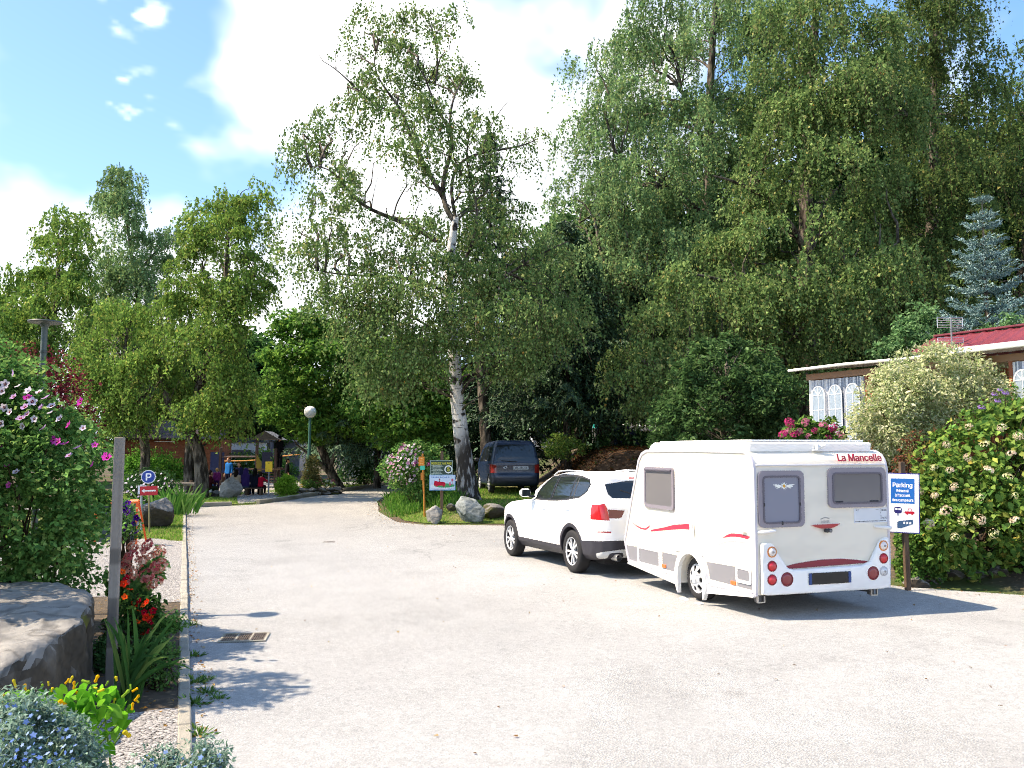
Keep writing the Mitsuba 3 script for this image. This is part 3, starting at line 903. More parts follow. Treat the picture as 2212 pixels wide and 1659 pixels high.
# a dark wood closes the view behind them
WOOD = 'dark broadleaf trees closing the view behind the birches'
for q, (ox, oy0, w, Y, sd) in enumerate([(1250, 430, 210, 50, 31), (1480, 330, 240, 47, 32), (1720, 120, 260, 46, 33), (1930, 80, 240, 47, 34), (2120, 230, 230, 46, 35), (2290, 160, 220, 48, 36)]):
    tree('woodland_tree', ['leftmost dark wood tree, behind the forked birch', 'dark wood tree behind the gap right of the forked birch', 'dark wood tree behind the broadest birch', 'dark wood tree between the broadest birch and the shaded one', 'dark wood tree behind the shaded birch', 'rightmost dark wood tree, cut by the right edge'][q], 'tree', [(ox - w * .45, oy0 + 60), (ox, oy0), (ox + w * .45, oy0 + 60), (ox + w * .75, 600), (ox + w * .6, 960), (ox - w * .6, 960), (ox - w * .75, 600)], Y, 2.6, (ox, 990), (ox, oy0 + 40),
         n=46, r=(1.2, 1.9), per=620, style='broad', pal=DARKLEAF, L=0.30, W=0.22, tr=0.3, seed=sd, group=WOOD, inset=40, flat=0.8)

# ---- left: the group round the playground
tree('hornbeam_tree', 'bright green hornbeam with a dark leaning trunk, behind the globe lamp', 'tree', [(610, 665), (575, 720), (560, 840), (545, 920), (640, 950), (700, 985), (800, 960), (850, 900), (830, 760), (740, 690), (680, 650)], 42, 2.6, None,
     spine=[(738, 1066, .26), (715, 1020, .22), (700, 985, .2), (672, 900, .15), (655, 800, .09), (650, 700, .03)], n=56, r=(0.9, 1.3), per=640, style='broad', pal=HORN, L=0.18, W=0.125, seed=41, inset=26, flat=0.5,
     limbs=[[(738, 1064, .16), (705, 1015, .13, -.2), (672, 985, .09, -.4), (640, 960, .04, -.6)], [(712, 1015, .12), (730, 950, .08, -.3), (740, 880, .03, -.5)]])
tree('maple_tree', 'leafy green tree behind the flowering shrub on the island, left of the tall birch', 'tree', [(800, 760), (770, 850), (770, 930), (830, 975), (930, 985), (1000, 960), (990, 800), (930, 720), (850, 710)], 37, 2.0, (905, 1050), (890, 760), n=42, r=(0.8, 1.2), per=560, style='broad',
     pal=HORN, L=0.155, W=0.11, tr=0.2, seed=43, inset=24, flat=0.45)
tree('birch_tree', 'twin-trunked birch by the boulders left of the bench', 'tree', [(545, 362), (528, 405), (512, 380), (497, 425), (478, 415), (462, 455), (440, 430), (420, 462), (402, 440), (398, 520), (370, 590), (340, 700), (330, 800), (330, 900), (420, 935), (520, 930), (560, 820), (590, 640), (585, 500), (570, 420)], 34.4, 2.2, None,
     spine=[(432, 1075, .30), (434, 1010, .26), (415, 945, .22), (380, 900, .16), (350, 820, .10), (330, 740, .04)], n=120, thin=0.47, r=(0.4, 1.15), per=92, pal=WILLOW, L=0.098, W=0.072, seed=45, inset=12, hang=1.0, gap=0.09, flare=0.2,
     limbs=[[(412, 1075, .22, .2), (408, 1020, .20, .2), (412, 940, .17, .3), (440, 800, .15, .3), (478, 690, .13, .3), (490, 560, .09, .2), (510, 440, .03, .1)], [(478, 690, .09, .3), (460, 640, .06, 0), (440, 590, .03, -.3)], [(480, 680, .08, .3), (520, 650, .05, .2), (550, 600, .02, .1)]])
tree('birch_tree', 'slender birch with a feathery domed top, tallest on the left', 'tree', [(255, 335), (215, 380), (205, 430), (225, 500), (200, 600), (170, 700), (180, 830), (280, 900), (350, 880), (350, 700), (385, 560), (400, 470), (330, 490), (315, 420), (300, 360)], 53, 2.0, None,
     spine=[(322, 1040, .24), (318, 850, .2), (305, 700, .16), (290, 590, .12), (270, 450, .07), (258, 350, .02)], n=88, thin=0.42, r=(0.6, 1.3), per=72, pal=BIRCH_BLUE, L=0.125, W=0.095, seed=47, inset=22, hang=1.15, gap=0.095,
     limbs=[[(292, 600, .1), (340, 540, .06, .3), (385, 500, .02, .4)], [(300, 660, .1), (250, 590, .06, -.4), (225, 540, .02, -.6)]])
tree('willow_tree', 'yellow-green weeping tree hanging low behind the P sign', 'tree', [(230, 640), (180, 690), (160, 780), (190, 860), (220, 945), (330, 950), (400, 900), (420, 800), (360, 700), (300, 640)], 35.5, 2.0, (300, 1050), (290, 680), n=66, thin=0.47, r=(0.45, 1.2), per=92, pal=WILLOW, L=0.098, W=0.07, tr=0.22, seed=49,
     inset=24, hang=1.3, gap=0.09)
tree('willow_tree', 'pale green weeping tree at the left edge, behind the disc lamp', 'tree', [(135, 425), (118, 455), (100, 440), (82, 500), (60, 530), (66, 570), (20, 640), (-60, 700), (-60, 960), (180, 960), (210, 800), (215, 600), (200, 500)], 48, 3.0, (90, 1030), (120, 470), n=96, thin=0.47, r=(0.5, 1.5), per=78, pal=WILLOW, L=0.14, W=0.10, tr=0.28, seed=51, inset=26,
     hang=1.2, gap=0.1)
tree('willow_tree', 'low weeping tree cut by the left edge of the view', 'tree', [(10, 560), (-80, 600), (-160, 720), (-160, 960), (60, 960), (90, 760), (60, 620)], 45, 2.5, (-40, 1030), (-30, 600), n=36, r=(1.1, 1.6), per=74, pal=WILLOW, L=0.14, W=0.10, tr=0.28, seed=53, inset=26, hang=1.2, gap=0.1)
tree('woodland_tree', 'dark broadleaf tree behind the playground, left of the hornbeam', 'tree', [(470, 700), (400, 780), (400, 960), (640, 970), (650, 850), (580, 720)], 60, 3, (520, 1010), (520, 740), n=40, r=(1.3, 1.9), per=560, style='broad', pal=DARKLEAF, L=0.34, W=0.25, tr=0.3, seed=55, inset=24)
tree('woodland_tree', 'dark broadleaf tree behind the trunk of the twin-trunked birch', 'tree', [(330, 760), (240, 820), (240, 980), (430, 980), (450, 850), (400, 770)], 62, 3, (340, 1010), (340, 790), n=34, r=(1.3, 1.9), per=560, style='broad', pal=DARKLEAF, L=0.34, W=0.25, tr=0.3, seed=56, inset=24)
tree('purple_plum_tree', 'dark red-leaved plum tree behind the disc lamp', 'tree', [(40, 745), (0, 770), (-60, 760), (-80, 960), (210, 990), (215, 900), (170, 800), (110, 765)], 24, 1.3, (60, 1075), (60, 790), n=46, r=(0.45, 0.7), per=210, style='broad', pal=PURPLE, L=0.085, W=0.055, tr=0.1, seed=57, inset=16, flat=1.1, up=0.3)

# ---- conifers behind the tall birch
conifer('spruce_tree', 'dark spruce with drooping branches, right behind the tall birch', 'conifer', at(1225, 1000, 33.5) * [1, 1, 0] + [0, 0, gz(2.1, 33.5)], 10.0, 3.8, seed=61, levels=24, per=7, tilt=-0.14, tipup=0.02, hangtw=1.0, z0=0.26, L=0.2, W=0.06, dens=0.75)
conifer('spruce_tree', 'dark spruce beside the mulch bank, in front of the farther birch', 'conifer', at(1318, 1000, 38) * [1, 1, 0] + [0, 0, gz(4.2, 38)], 12.5, 3.4, seed=62, levels=26, per=7, tilt=-0.15, tipup=0.05, hangtw=1.0, z0=0.16, L=0.2, W=0.06, dens=0.75)
conifer('spruce_tree', 'tall dark spruce whose tip shows through the crown of the tall birch', 'conifer', at(1058, 1000, 40) * [1, 1, 0] + [0, 0, gz(-0.4, 40)], 16.6, 3.6, seed=63, levels=32, per=7, tilt=-0.2, tipup=0.1, hangtw=0.9, z0=0.06, L=0.22, W=0.065, dens=0.7)
conifer('cedar_tree', 'grey-green cedar reaching out between the hornbeam and the tall birch', 'conifer', at(815, 1000, 43) * [1, 1, 0] + [0, 0, gz(-6.3, 43)], 9.2, 4.0, seed=64, pal=CEDAR, levels=15, per=6, tilt=0.05, tipup=-0.12, hangtw=1.2, z0=0.22, L=0.22, W=0.055, shape=0.7, dens=0.8)
conifer('blue_spruce_tree', 'blue-grey spruce behind the red roof', 'conifer', np.r_[at(2143, 900, 25)[:2], 1.7], 8.0, 2.2, seed=66, pal=BLUE, levels=19, per=9, tilt=0.20, tipup=0.16, hangtw=0.05, z0=0.08, L=0.10, W=0.026, dens=1.5, shape=0.95, tr=0.12, tipr=0.03)
t = thing('pine_trunk', 'bare dark pine trunk right behind the tall birch', 'trunk')
trunk(t, [at(1052, 1010, 34) - [0, 0, .4], at(1046, 900, 34), at(1038, 780, 34), at(1040, 600, 34)], [0.24, 0.2, 0.18, 0.12], 'bark', flare=0.3)

# ---------------------------------------------------------------- vehicles
def cross(poly):
    if not hasattr(poly, 'geom_type'):
        poly = Polygon(poly)
    rings = []
    for g in getattr(poly, 'geoms', [poly]):
        g = shapely.geometry.polygon.orient(g)
        rings += [np.array(g.exterior.coords)[:-1]] + [np.array(r.coords)[:-1] for r in g.interiors]
    return m3.CrossSection(rings, m3.FillRule.Positive)


def ext(poly, plane, lo, hi):
    """An outline drawn in a plane ('xz', 'yz' or 'xy') drawn out along the third axis from lo to hi."""
    m = cross(poly).extrude(hi - lo)
    A = {'xz': [[1, 0, 0, 0], [0, 0, 1, lo], [0, 1, 0, 0]], 'yz': [[0, 0, 1, lo], [1, 0, 0, 0], [0, 1, 0, 0]], 'xy': [[1, 0, 0, 0], [0, 1, 0, 0], [0, 0, 1, lo]]}[plane]
    return m.transform(np.array(A, float))


def softened(m, length=0.06, it=6, lamb=0.5):
    mm = m.refine_to_length(length).to_mesh()
    t = trimesh.Trimesh(mm.vert_properties[:, :3], mm.tri_verts, process=False)
    trimesh.smoothing.filter_laplacian(t, lamb=lamb, iterations=it, volume_constraint=False)
    return m3.Manifold(m3.Mesh(np.array(t.vertices, np.float32), np.array(t.faces, np.uint32)))


def cyl(axis_c, r, y0, y1, n=40):
    a = np.arange(n) * 2 * np.pi / n
    return ext(np.c_[axis_c[0] + r * np.cos(a), axis_c[1] + r * np.sin(a)], 'xz', y0, y1)


def mirror_poly(half):
    return [(y, z) for y, z in half] + [(-y, z) for y, z in half[::-1]]


WHITE = np.array([0.83, 0.83, 0.82])
BLACK = hexc('26262a')


def wheel(owner, c, R, rim, width, side, xf, style='alloy', name='wheel'):
    """A wheel turned about local y; side = +1 when its outer face looks to +y."""
    k = key_of(f'{owner}__{name}')
    labels[k] = {}
    A = np.array([[1, 0, 0], [0, 0, 1.0], [0, -1.0, 0]]) if side > 0 else np.array([[1, 0, 0], [0, 0, -1.0], [0, 1.0, 0]])
    F = lambda V: V @ A.T + np.asarray(c)
    w = width / 2
    prof = [(rim - .01, -w * .8), (rim + .02, -w * .98), (R - .045, -w), (R - .012, -w * .82), (R, -w * .55), (R, w * .55), (R - .012, w * .82), (R - .045, w), (rim + .02, w * .98), (rim - .004, w * .86), (rim - .02, w * .7), (rim - .02, -w * .8), (rim - .01, -w * .8)]
    V, Fc = lathe(prof, 40)
    part(k, 'tyre', (F(V), Fc), 'rubber', smooth=40, xf=xf)
    b = B()
    V, Fc = lathe([(rim - .018, w * .25), (rim - .018, w * .80), (rim - .002, w * .90), (rim + .004, w * .86)], 40)
    b.add(F(V), Fc)
    if style == 'alloy':
        for s in range(5):
            for o in (-0.16, 0.16):
                a = 2 * np.pi * s / 5 + 0.3
                p0, p1 = np.array([np.cos(a + o * .5), np.sin(a + o * .5)]) * .045, np.array([np.cos(a + o * 1.55), np.sin(a + o * 1.55)]) * (rim - .012)
                t = unit(p1 - p0)
                nn = np.array([-t[1], t[0]])
                poly = Polygon([p0 - nn * .012, p1 - nn * .017, p1 + nn * .017, p0 + nn * .012])
                V, Fc = prism(poly, .02, w * .60)
                V[:, 2] += (0.06 - np.linalg.norm(V[:, :2], axis=1)) * 0.06
                b.add(F(V), Fc)
        V, Fc = lathe([(0, w * .74), (.05, w * .72), (.062, w * .62), (.062, w * .3)], 20)
        b.add(F(V), Fc)
        back = hexc('303236')
    else:
        poly = Point(0, 0).buffer(rim - .014, quad_segs=10)
        for s in range(7):
            a = 2 * np.pi * s / 7
            slot = affinity.rotate(sbox(rim * .55, -.022, rim * .84, .022).buffer(.008), math.degrees(a), origin=(0, 0))
            poly = poly.difference(slot)
        V, Fc = prism(poly, .015, w * .66)
        V[:, 2] += 0.05 * (1 - (np.linalg.norm(V[:, :2], axis=1) / rim) ** 2)
        b.add(F(V), Fc)
        V, Fc = lathe([(0, w * .66 + .07), (.03, w * .66 + .068), (.036, w * .66 + .045)], 16)
        b.add(F(V), Fc)
        back = hexc('2a2b2e')
    part(k, 'rim', b.mesh(), 'satin', hexc('c9ccd0') * 0.9, smooth=35, xf=xf)
    V, Fc = lathe([(0.0, w * .2), (rim - .02, w * .2)], 24)
    part(k, 'hub_disc', (F(V), Fc), 'satin', back, smooth=False, xf=xf)


# ---- the white car
SO = np.array([1.853, 15.403, 0.006])
yaw = 0.380
SR = np.array([[-math.sin(yaw), -math.cos(yaw), 0], [math.cos(yaw), -math.sin(yaw), 0], [0, 0, 1.0]])
SX = (SO, SR)
car = thing('parked_car', 'white estate car with roof rails hitched in front of the caravan', 'car')
lo = ext([(-.95, .34), (-.985, .5), (-.98, .64), (-.955, .80), (-.93, .95), (-.90, 1.12), (-.84, 1.25), (-.3, 1.29), (.6, 1.24), (1.75, 1.16), (2.3, 1.13), (2.85, 1.07), (3.25, .97), (3.5, .84), (3.62, .66), (3.63, .46), (3.5, .27), (3.2, .24), (-.6, .26)], 'xz', -1, 1) \
    ^ ext([(-.99, -.40), (-.97, -.62), (-.90, -.80), (-.74, -.895), (-.3, -.935), (2.9, -.935), (3.25, -.87), (3.5, -.68), (3.62, -.4), (3.64, 0), (3.62, .4), (3.5, .68), (3.25, .87), (2.9, .935), (-.3, .935), (-.74, .895), (-.90, .80), (-.97, .62), (-.99, .40)], 'xy', 0, 2) \
    ^ ext(mirror_poly([(0.4, .22), (.82, .25), (.905, .36), (.93, .52), (.94, .74), (.935, .93), (.90, 1.05), (.875, 1.17), (.80, 1.28), (0.3, 1.33)]), 'yz', -2, 4)
up = ext([(-.88, 1.08), (-.80, 1.28), (-.70, 1.50), (-.68, 1.60), (-.40, 1.655), (.1, 1.695), (.7, 1.70), (1.1, 1.67), (1.45, 1.585), (1.85, 1.36), (2.22, 1.10)], 'xz', -1, 1) \
    ^ ext([(-.90, -.45), (-.84, -.62), (-.55, -.76), (0, -.83), (1.3, -.83), (1.9, -.78), (2.25, -.55), (2.3, 0), (2.25, .55), (1.9, .78), (1.3, .83), (0, .83), (-.55, .76), (-.84, .62), (-.90, .45)], 'xy', 0, 2) \
    ^ ext(mirror_poly([(.3, 1.0), (.86, 1.0), (.845, 1.17), (.80, 1.27), (.70, 1.50), (.655, 1.58), (.56, 1.655), (.3, 1.69)]), 'yz', -2, 4)
body = softened(lo + up, 0.055, 5)
AX0, AX1, TR = (0, .36), (2.81, .36), .415
for a in (AX0, AX1):
    for s in (-1, 1):
        body = body - cyl(a, TR, .55 if s > 0 else -1.2, 1.2 if s > 0 else -.55)


def carve(name, region, mat, col=None, label=None, parent=None, smooth=38, xf=None, owner=None):
    global body
    piece = body ^ region
    body = body - region
    if piece.num_tri() == 0:
        return None
    return part(parent or owner, name, piece, mat, col, smooth=smooth, label=label, xf=xf)


C = dict(owner=car, xf=SX)
front_win = [(1.74, 1.185), (1.60, 1.38), (1.33, 1.575), (1.03, 1.615), (1.03, 1.19)]
rear_win = [(.97, 1.19), (.97, 1.617), (.32, 1.605), (.27, 1.235), (.6, 1.205)]
quarter = [(.235, 1.24), (.285, 1.60), (.215, 1.598), (.16, 1.25)]
quarter2 = [(.12, 1.255), (.175, 1.595), (-.20, 1.55), (-.31, 1.475), (-.27, 1.38), (-.10, 1.285)]
for s, lab in ((1, None), (-1, None)):
    rng_y = (.35, 1.2) if s > 0 else (-1.2, -.35)
    rimp = shapely.union_all([Polygon(q) for q in (front_win, rear_win, quarter, quarter2)]).buffer(.036, join_style='mitre').buffer(-.010)
    for nm, q in (('window', front_win), ('window', rear_win), ('window', quarter), ('window', quarter2)):
        carve(nm, ext(Polygon(q).buffer(-.012).buffer(.012), 'xz', *rng_y), 'car_glass', **C)
    carve('window_trim', ext(rimp, 'xz', *rng_y), 'satin', BLACK, **C)
carve('windscreen', ext(mirror_poly([(.3, 1.16), (.68, 1.17), (.575, 1.58), (.3, 1.60)]), 'yz', 1.1, 3), 'car_glass', **C)
carve('rear_window', ext(mirror_poly([(.2, 1.265), (.55, 1.275), (.62, 1.34), (.635, 1.50), (.2, 1.555)]), 'yz', -1.3, -.45), 'car_glass', **C)
carve('brake_light', ext([(-.17, 1.585), (.17, 1.585), (.17, 1.61), (-.17, 1.61)], 'yz', -1.3, -.5), 'lens', hexc('8a1018'), **C)
for s in (1, -1):
    fl = lambda q: [(y * s, z) for y, z in q]
    carve('tail_light', ext(fl([(1.02, 1.145), (.73, 1.195), (.70, 1.125), (.675, .925), (.90, .935), (1.02, 1.01)]), 'yz', -1.2, -.69), 'lens', hexc('b0101a'), label='red outer tail light', **C)
    carve('tail_light_strip', ext(fl([(.69, 1.135), (.38, 1.105), (.39, 1.085), (.69, 1.105)]), 'yz', -1.2, -.6), 'lens', (0.75, 0.73, 0.72), **C)
    carve('tail_light', ext(fl([(.692, 1.10), (.385, 1.08), (.45, .975), (.50, .955), (.68, .96)]), 'yz', -1.2, -.6), 'lens', hexc('5c0c12'), label='dark red inner tail light', **C)
    carve('reflector', ext(fl([(.90, .735), (.66, .728), (.66, .752), (.84, .75)]), 'yz', -1.2, -.5), 'lens', hexc('a0141c'), **C)
    carve('headlight', ext(fl([(.55, .78), (.86, .84), (.88, .95), (.62, .90)]), 'yz', 3.0, 4), 'lens', (0.5, 0.52, 0.55), **C)
carve('skid_plate', ext(Polygon(mirror_poly([(.2, .46), (.52, .46), (.80, .425), (.98, .335), (.80, .30), (.2, .30)])).difference(shapely.union_all([rect_round(.44, .2, .70, .41, .05), rect_round(-.70, .2, -.44, .41, .05)])), 'yz', -1.3, -.80), 'satin', hexc('c8c8c6'), label='pale grey skid plate', **C)
clad = ext([(-1.2, .2), (-1.2, .615), (-.40, .575), (-.40, .2)], 'xz', -2, 2) + ext([(-.2, .2), (-.2, .425), (3.0, .425), (3.0, .2)], 'xz', -2, 2) + ext([(3.1, .2), (3.1, .52), (4, .52), (4, .2)], 'xz', -2, 2)
for a in (AX0, AX1):
    clad = clad + cyl(a, .475, .74, 1.2) + cyl(a, .475, -1.2, -.74)
carve('cladding', clad, 'satin', hexc('2c2b33'), label='dark plastic lower cladding and wheel arch trim', **C)
body = body - ext(mirror_poly([(.2, .66), (.54, .66), (.62, .73), (.69, .93), (.2, .93)]), 'yz', -1.3, -.935)
part(car, 'body', body, 'paint', WHITE, smooth=38, xf=SX)
for s in (1, -1):
    for a in (AX0, AX1):
        wheel(car, (a[0], s * .81, .36), .36, .235, .225, s, SX)
    b = B().tube([(1.36, s * .60, 1.615), (1.18, s * .60, 1.685), (.8, s * .60, 1.708), (.2, s * .60, 1.70), (-.15, s * .60, 1.668), (-.36, s * .60, 1.61)], .015, 8)
    part(car, 'roof_rail', b.mesh(), 'satin', hexc('b4b8bc'), smooth=True, xf=SX)
    V, Fc = rbox((.13, .22, .155), .05)
    part(car, 'mirror', (V + [1.72, s * 1.045, 1.285], Fc), 'paint', WHITE, smooth=50, xf=SX)
    V, Fc = rbox((.006, .17, .115), .0)
    part(car, 'mirror_glass', (V + [1.656, s * 1.045, 1.285], Fc), 'car_glass', smooth=False, xf=SX)
    V, Fc = rbox((.10, .10, .04), .01)
    part(car, 'mirror_arm', (V + [1.74, s * .90, 1.215], Fc), 'satin', BLACK, smooth=False, xf=SX)
    for hx_, hz_ in ((1.13, 1.035), (.16, 1.085)):
        V, Fc = rbox((.19, .03, .028), .012)
        part(car, 'door_handle', (V + [hx_, s * .945, hz_], Fc), 'satin', hexc('b8bac0'), smooth=40, xf=SX)
    V, Fc = lathe([(.05, -.02), (.058, .0), (.058, .16), (.05, .16)], 20)
    part(car, 'exhaust', (V @ roty(math.pi / 2).T + [-1.02, s * .57, .335], Fc), 'metal', (0.5, 0.5, 0.5), xf=SX)
V, Fc = rbox((.14, .03, .06), .012)
part(car, 'aerial', (V + [-.30, 0, 1.685], Fc), 'paint', WHITE, smooth=40, xf=SX)
b = B().tube([(-.80, .0, 1.275), (-.76, .25, 1.36), (-.745, .38, 1.40)], .010, 5)
part(car, 'rear_wiper', b.mesh(), 'rubber', smooth=False, xf=SX)
b = B().box((1.4, 0, .26), (4.1, 1.25, .12), None).box((0, 0, .36), (.08, 1.5, .08)).box((2.81, 0, .36), (.08, 1.5, .08))
part(car, 'underbody', b.mesh(), 'rubber', smooth=False, xf=SX)
b = B().tube([(-.9, 0, .36), (-1.12, 0, .36), (-1.16, 0, .42)], .025, 8)
part(car, 'tow_hitch', b.mesh(), 'metal', (0.2, 0.2, 0.2), xf=SX)

# ---- the caravan: local s to the right along its rear, l forward, z up
qy, qp, qr = 0.32699, 0.010928, 0.0047
Wd, Ld, Zd = np.array([math.cos(qy), math.sin(qy), 0]), np.array([-math.sin(qy), math.cos(qy), 0]), np.array([0, 0, 1.0])
Wd, Zd = Wd * math.cos(qr) + Zd * math.sin(qr), Zd * math.cos(qr) - Wd * math.sin(qr)
Ld, Zd = Ld * math.cos(qp) + Zd * math.sin(qp), Zd * math.cos(qp) - Ld * math.sin(qp)
CR = np.stack([Wd, Ld, Zd], 1)
VX = (np.array([2.9085, 10.651, 0.006]), CR)
van = thing('caravan', 'small white folding-roof caravan with red and grey stripes', 'caravan')
WID = 1.98
side_prof = Polygon([(.02, .285), (.0, .60), (.0, 1.78), (.03, 1.88), (.09, 1.955), (.20, 2.005), (1.5, 2.02), (2.78, 2.01), (2.93, 1.965), (3.04, 1.86), (3.30, 1.25), (3.55, .60), (3.40, .265), (1.9, .185), (1.15, .185)])
body = ext([(y, z) for y, z in side_prof.exterior.coords[:-1]], 'yz', 0.012, WID - .012)
mm = body
arch = lambda r, lo_, hi_: ext(affinity.translate(Point(0, 0).buffer(r, quad_segs=12), 1.475, .29).union(sbox(1.475 - r, -.1, 1.475 + r, .29)), 'yz', lo_, hi_)
body = body - arch(.328, -.1, .30) - arch(.328, WID - .30, WID + .1)
C = dict(owner=van, xf=VX)
# grey lower band on both sides, under the hatches
gb = shapely.union_all([sbox(.10, .335, .42, .56), Polygon([(.44, .335), (1.18, .335), (1.30, .548), (.44, .572)]), Polygon([(1.83, .548), (2.34, .548), (2.34, .31), (1.93, .31)]), sbox(2.40, .30, 3.05, .56), Polygon([(3.13, .54), (3.52, .53), (3.40, .28), (3.13, .30)])])
gb = gb.difference(Point(1.475, .29).buffer(.42))
for gg in [(a, b_, g_) for a, b_ in ((-.1, .06), (WID - .06, WID + .1)) for g_ in getattr(gb, 'geoms', [gb])]:
    carve('grey_band', ext(gg[2], 'yz', gg[0], gg[1]), 'satin', hexc('8e8e94') * 0.72, label='grey lower band of the caravan side', **C)
rear_band = Polygon([(.415, .614), (.55, .640), (.75, .66), (.962, .675), (1.25, .671), (1.45, .652), (1.632, .626), (1.57, .605), (1.055, .594), (.45, .582)])
carve('body', ext(sbox(-1, -1, 5, 5), 'xy', -1, 4), 'van_cream', None, label=None, smooth=30, **C)
LX = lambda n, m, mat, col=None, **k: part(van, n, m, mat, col, xf=VX, **k)
# trim rails: along the edges of both sides, and across the rear
pp = np.array(shapely.segmentize(side_prof.exterior, .10).coords)[:-1]
ring = side_prof.buffer(.010, join_style='mitre').difference(side_prof.buffer(-.028))
ring = ring.difference(sbox(1.0, 0, 1.95, .36))
for s0 in (-.004, WID - .028):
    LX('edge_rail', ext(ring, 'yz', s0, s0 + .032), 'satin', hexc('c4c2cb') * .9, smooth=30)
V, Fc = rbox((WID - .06, .018, .022), .004)
LX('rear_rail', (V + [WID / 2, -.004, 1.832], Fc), 'satin', hexc('cfcdd0'), smooth=False)
rtext = meshkit.text_mesh('La Mancelle', .085, .010, bold=True)
tv = np.array(rtext.vertices)
ln = tv[:, 0].max() - tv[:, 0].min()


def rear_plate(V2, off):
    """(s, z, out) on the upward-curving rear top or the flat rear: out from the rear face."""
    return np.stack([V2[:, 0], -V2[:, 2] - off, V2[:, 1]], 1)


k = .675 / ln
tilt = 0.26
V = np.stack([tv[:, 0] * k + 1.205, -(tv[:, 2]) - .004 + np.clip(tv[:, 1], 0, 1) * .30, tv[:, 1] + 1.878], 1)
V[:, 1] -= .010
LX('lettering', (V, np.array(rtext.faces)), 'satin', hexc('9c2438'), smooth=False, label='dark red name lettering on the rear')
LX('rear_stripe', (rear_plate(*[prism(rear_band, .004)[0], .003]), prism(rear_band, .004)[1][:, ::-1]), 'satin', hexc('7e1f30'), smooth=False, label='dark red curved stripe across the rear')


def rear_win(s0, s1, z0, z1, f=.062):
    k = key_of(f'{van}__rear_window')
    labels[k] = {}
    fr = rect_round(s0, z0, s1, z1, .07)
    pn = rect_round(s0 + f, z0 + f * .8, s1 - f, z1 - f * 1.05, .05)
    V, Fc = prism(fr.difference(pn), .028)
    part(k, 'frame', (rear_plate(V, .0), Fc[:, ::-1]), 'satin', hexc('837d86'), smooth=30, xf=VX)
    pr = pn.buffer(.006)
    ri = pr.difference(pr.buffer(-.022))
    V, Fc = prism(ri, .036)
    part(k, 'inner_rim', (rear_plate(V, .0), Fc[:, ::-1]), 'satin', hexc('5a5660'), smooth=30, xf=VX)
    V, Fc = prism(pn, .022)
    return k, V, Fc


k, V, Fc = rear_win(.045, .695, 1.085, 1.765)
part(k, 'pane', (rear_plate(V, 0), Fc[:, ::-1]), 'satin', hexc('757785') * 1.1, smooth=False, xf=VX, label='blind grey panel in place of glass')
em = B()
cx_, cz_ = .407, 1.580
for s in (-1, 1):
    for q, (l_, w_, a_) in enumerate([(.125, .020, 8), (.105, .017, -7), (.085, .015, -20)]):
        f_ = affinity.rotate(affinity.scale(Point(0, 0).buffer(1, quad_segs=6), l_ / 2, w_ / 2), s * a_, origin=(0, 0))
        V, Fc = prism(affinity.translate(f_, cx_ + s * (.025 + l_ / 2), cz_ + .008 - q * .011), .003)
        em.add(rear_plate(V, .0225), Fc[:, ::-1])
for q in range(10):
    a = q * 2 * np.pi / 10
    f_ = affinity.rotate(affinity.scale(Point(0, 0).buffer(1, quad_segs=5), .024, .006), math.degrees(a), origin=(0, 0))
    V, Fc = prism(affinity.translate(f_, cx_ + .022 * math.cos(a), cz_ + .022 * math.sin(a)), .004)
    em.add(rear_plate(V, .0225), Fc[:, ::-1])
part(k, 'emblem', em.mesh(), 'matte', hexc('e6e6de'), smooth=False, xf=VX, label='white winged emblem')
V, Fc = prism(Point(cx_, cz_).buffer(.017), .007)
part(k, 'emblem_centre', (rear_plate(V, .0225), Fc[:, ::-1]), 'matte', hexc('d0993a'), smooth=False, xf=VX)
for (s_, z_) in ((.115, 1.36), (.628, 1.36), (.37, 1.135)):
    V, Fc = rbox((.022, .02, .045), .006)
    part(k, 'catch', (V + [s_, -.030, z_], Fc), 'satin', BLACK, smooth=False, xf=VX)
k, V, Fc = rear_win(1.055, 1.930, 1.30, 1.795)
part(k, 'pane', (rear_plate(V, 0), Fc[:, ::-1]), 'tint_glass', smooth=False, xf=VX, label='dark tinted glass pane')
for s_ in (1.20, 1.74):
    V, Fc = rbox((.13, .02, .016), .005)
    part(k, 'catch', (V + [s_, -.026, 1.375], Fc), 'satin', BLACK, smooth=False, xf=VX)
# lights and the moulded rear bumper
bump = Polygon([(.055, .30), (.055, .885), (.075, .905), (.20, .897), (.235, .875), (.262, .80), (.42, .60), (.50, .575), (1.50, .585), (1.63, .625), (1.76, .82), (1.84, .905), (1.925, .922), (1.93, .30), (1.85, .285), (.15, .285)])
bm = ext(bump.buffer(-.012).buffer(.012), 'xz', -.062, -.001)
bm = softened(bm, .035, 2, .45)
LX('rear_bumper', bm, 'van_white', smooth=45)
rec = rect_round(.665, .365, 1.35, .555, .03)
V, Fc = prism(rect_round(.70, .388, 1.315, .525, .006), .012)
LX('number_plate', (rear_plate(V, .061), Fc[:, ::-1]), 'satin', hexc('08080a'), smooth=False, label='blacked-out number plate with blue ends')
for s0, s1 in ((.700, .738), (1.277, 1.315)):
    V, Fc = prism(sbox(s0, .388, s1, .525), .003)
    LX('plate_end', (rear_plate(V, .0735), Fc[:, ::-1]), 'satin', hexc('1d3f7a'), smooth=False)
LIGHTS = [(.188, .800, .064, 'o'), (.186, .632, .064, 'r'), (.181, .472, .064, 'r'), (.392, .468, .083, 'd'), (1.83, .818, .064, 'o'), (1.826, .660, .064, 'r'), (1.822, .502, .060, 'c'), (1.66, .485, .083, 'd')]
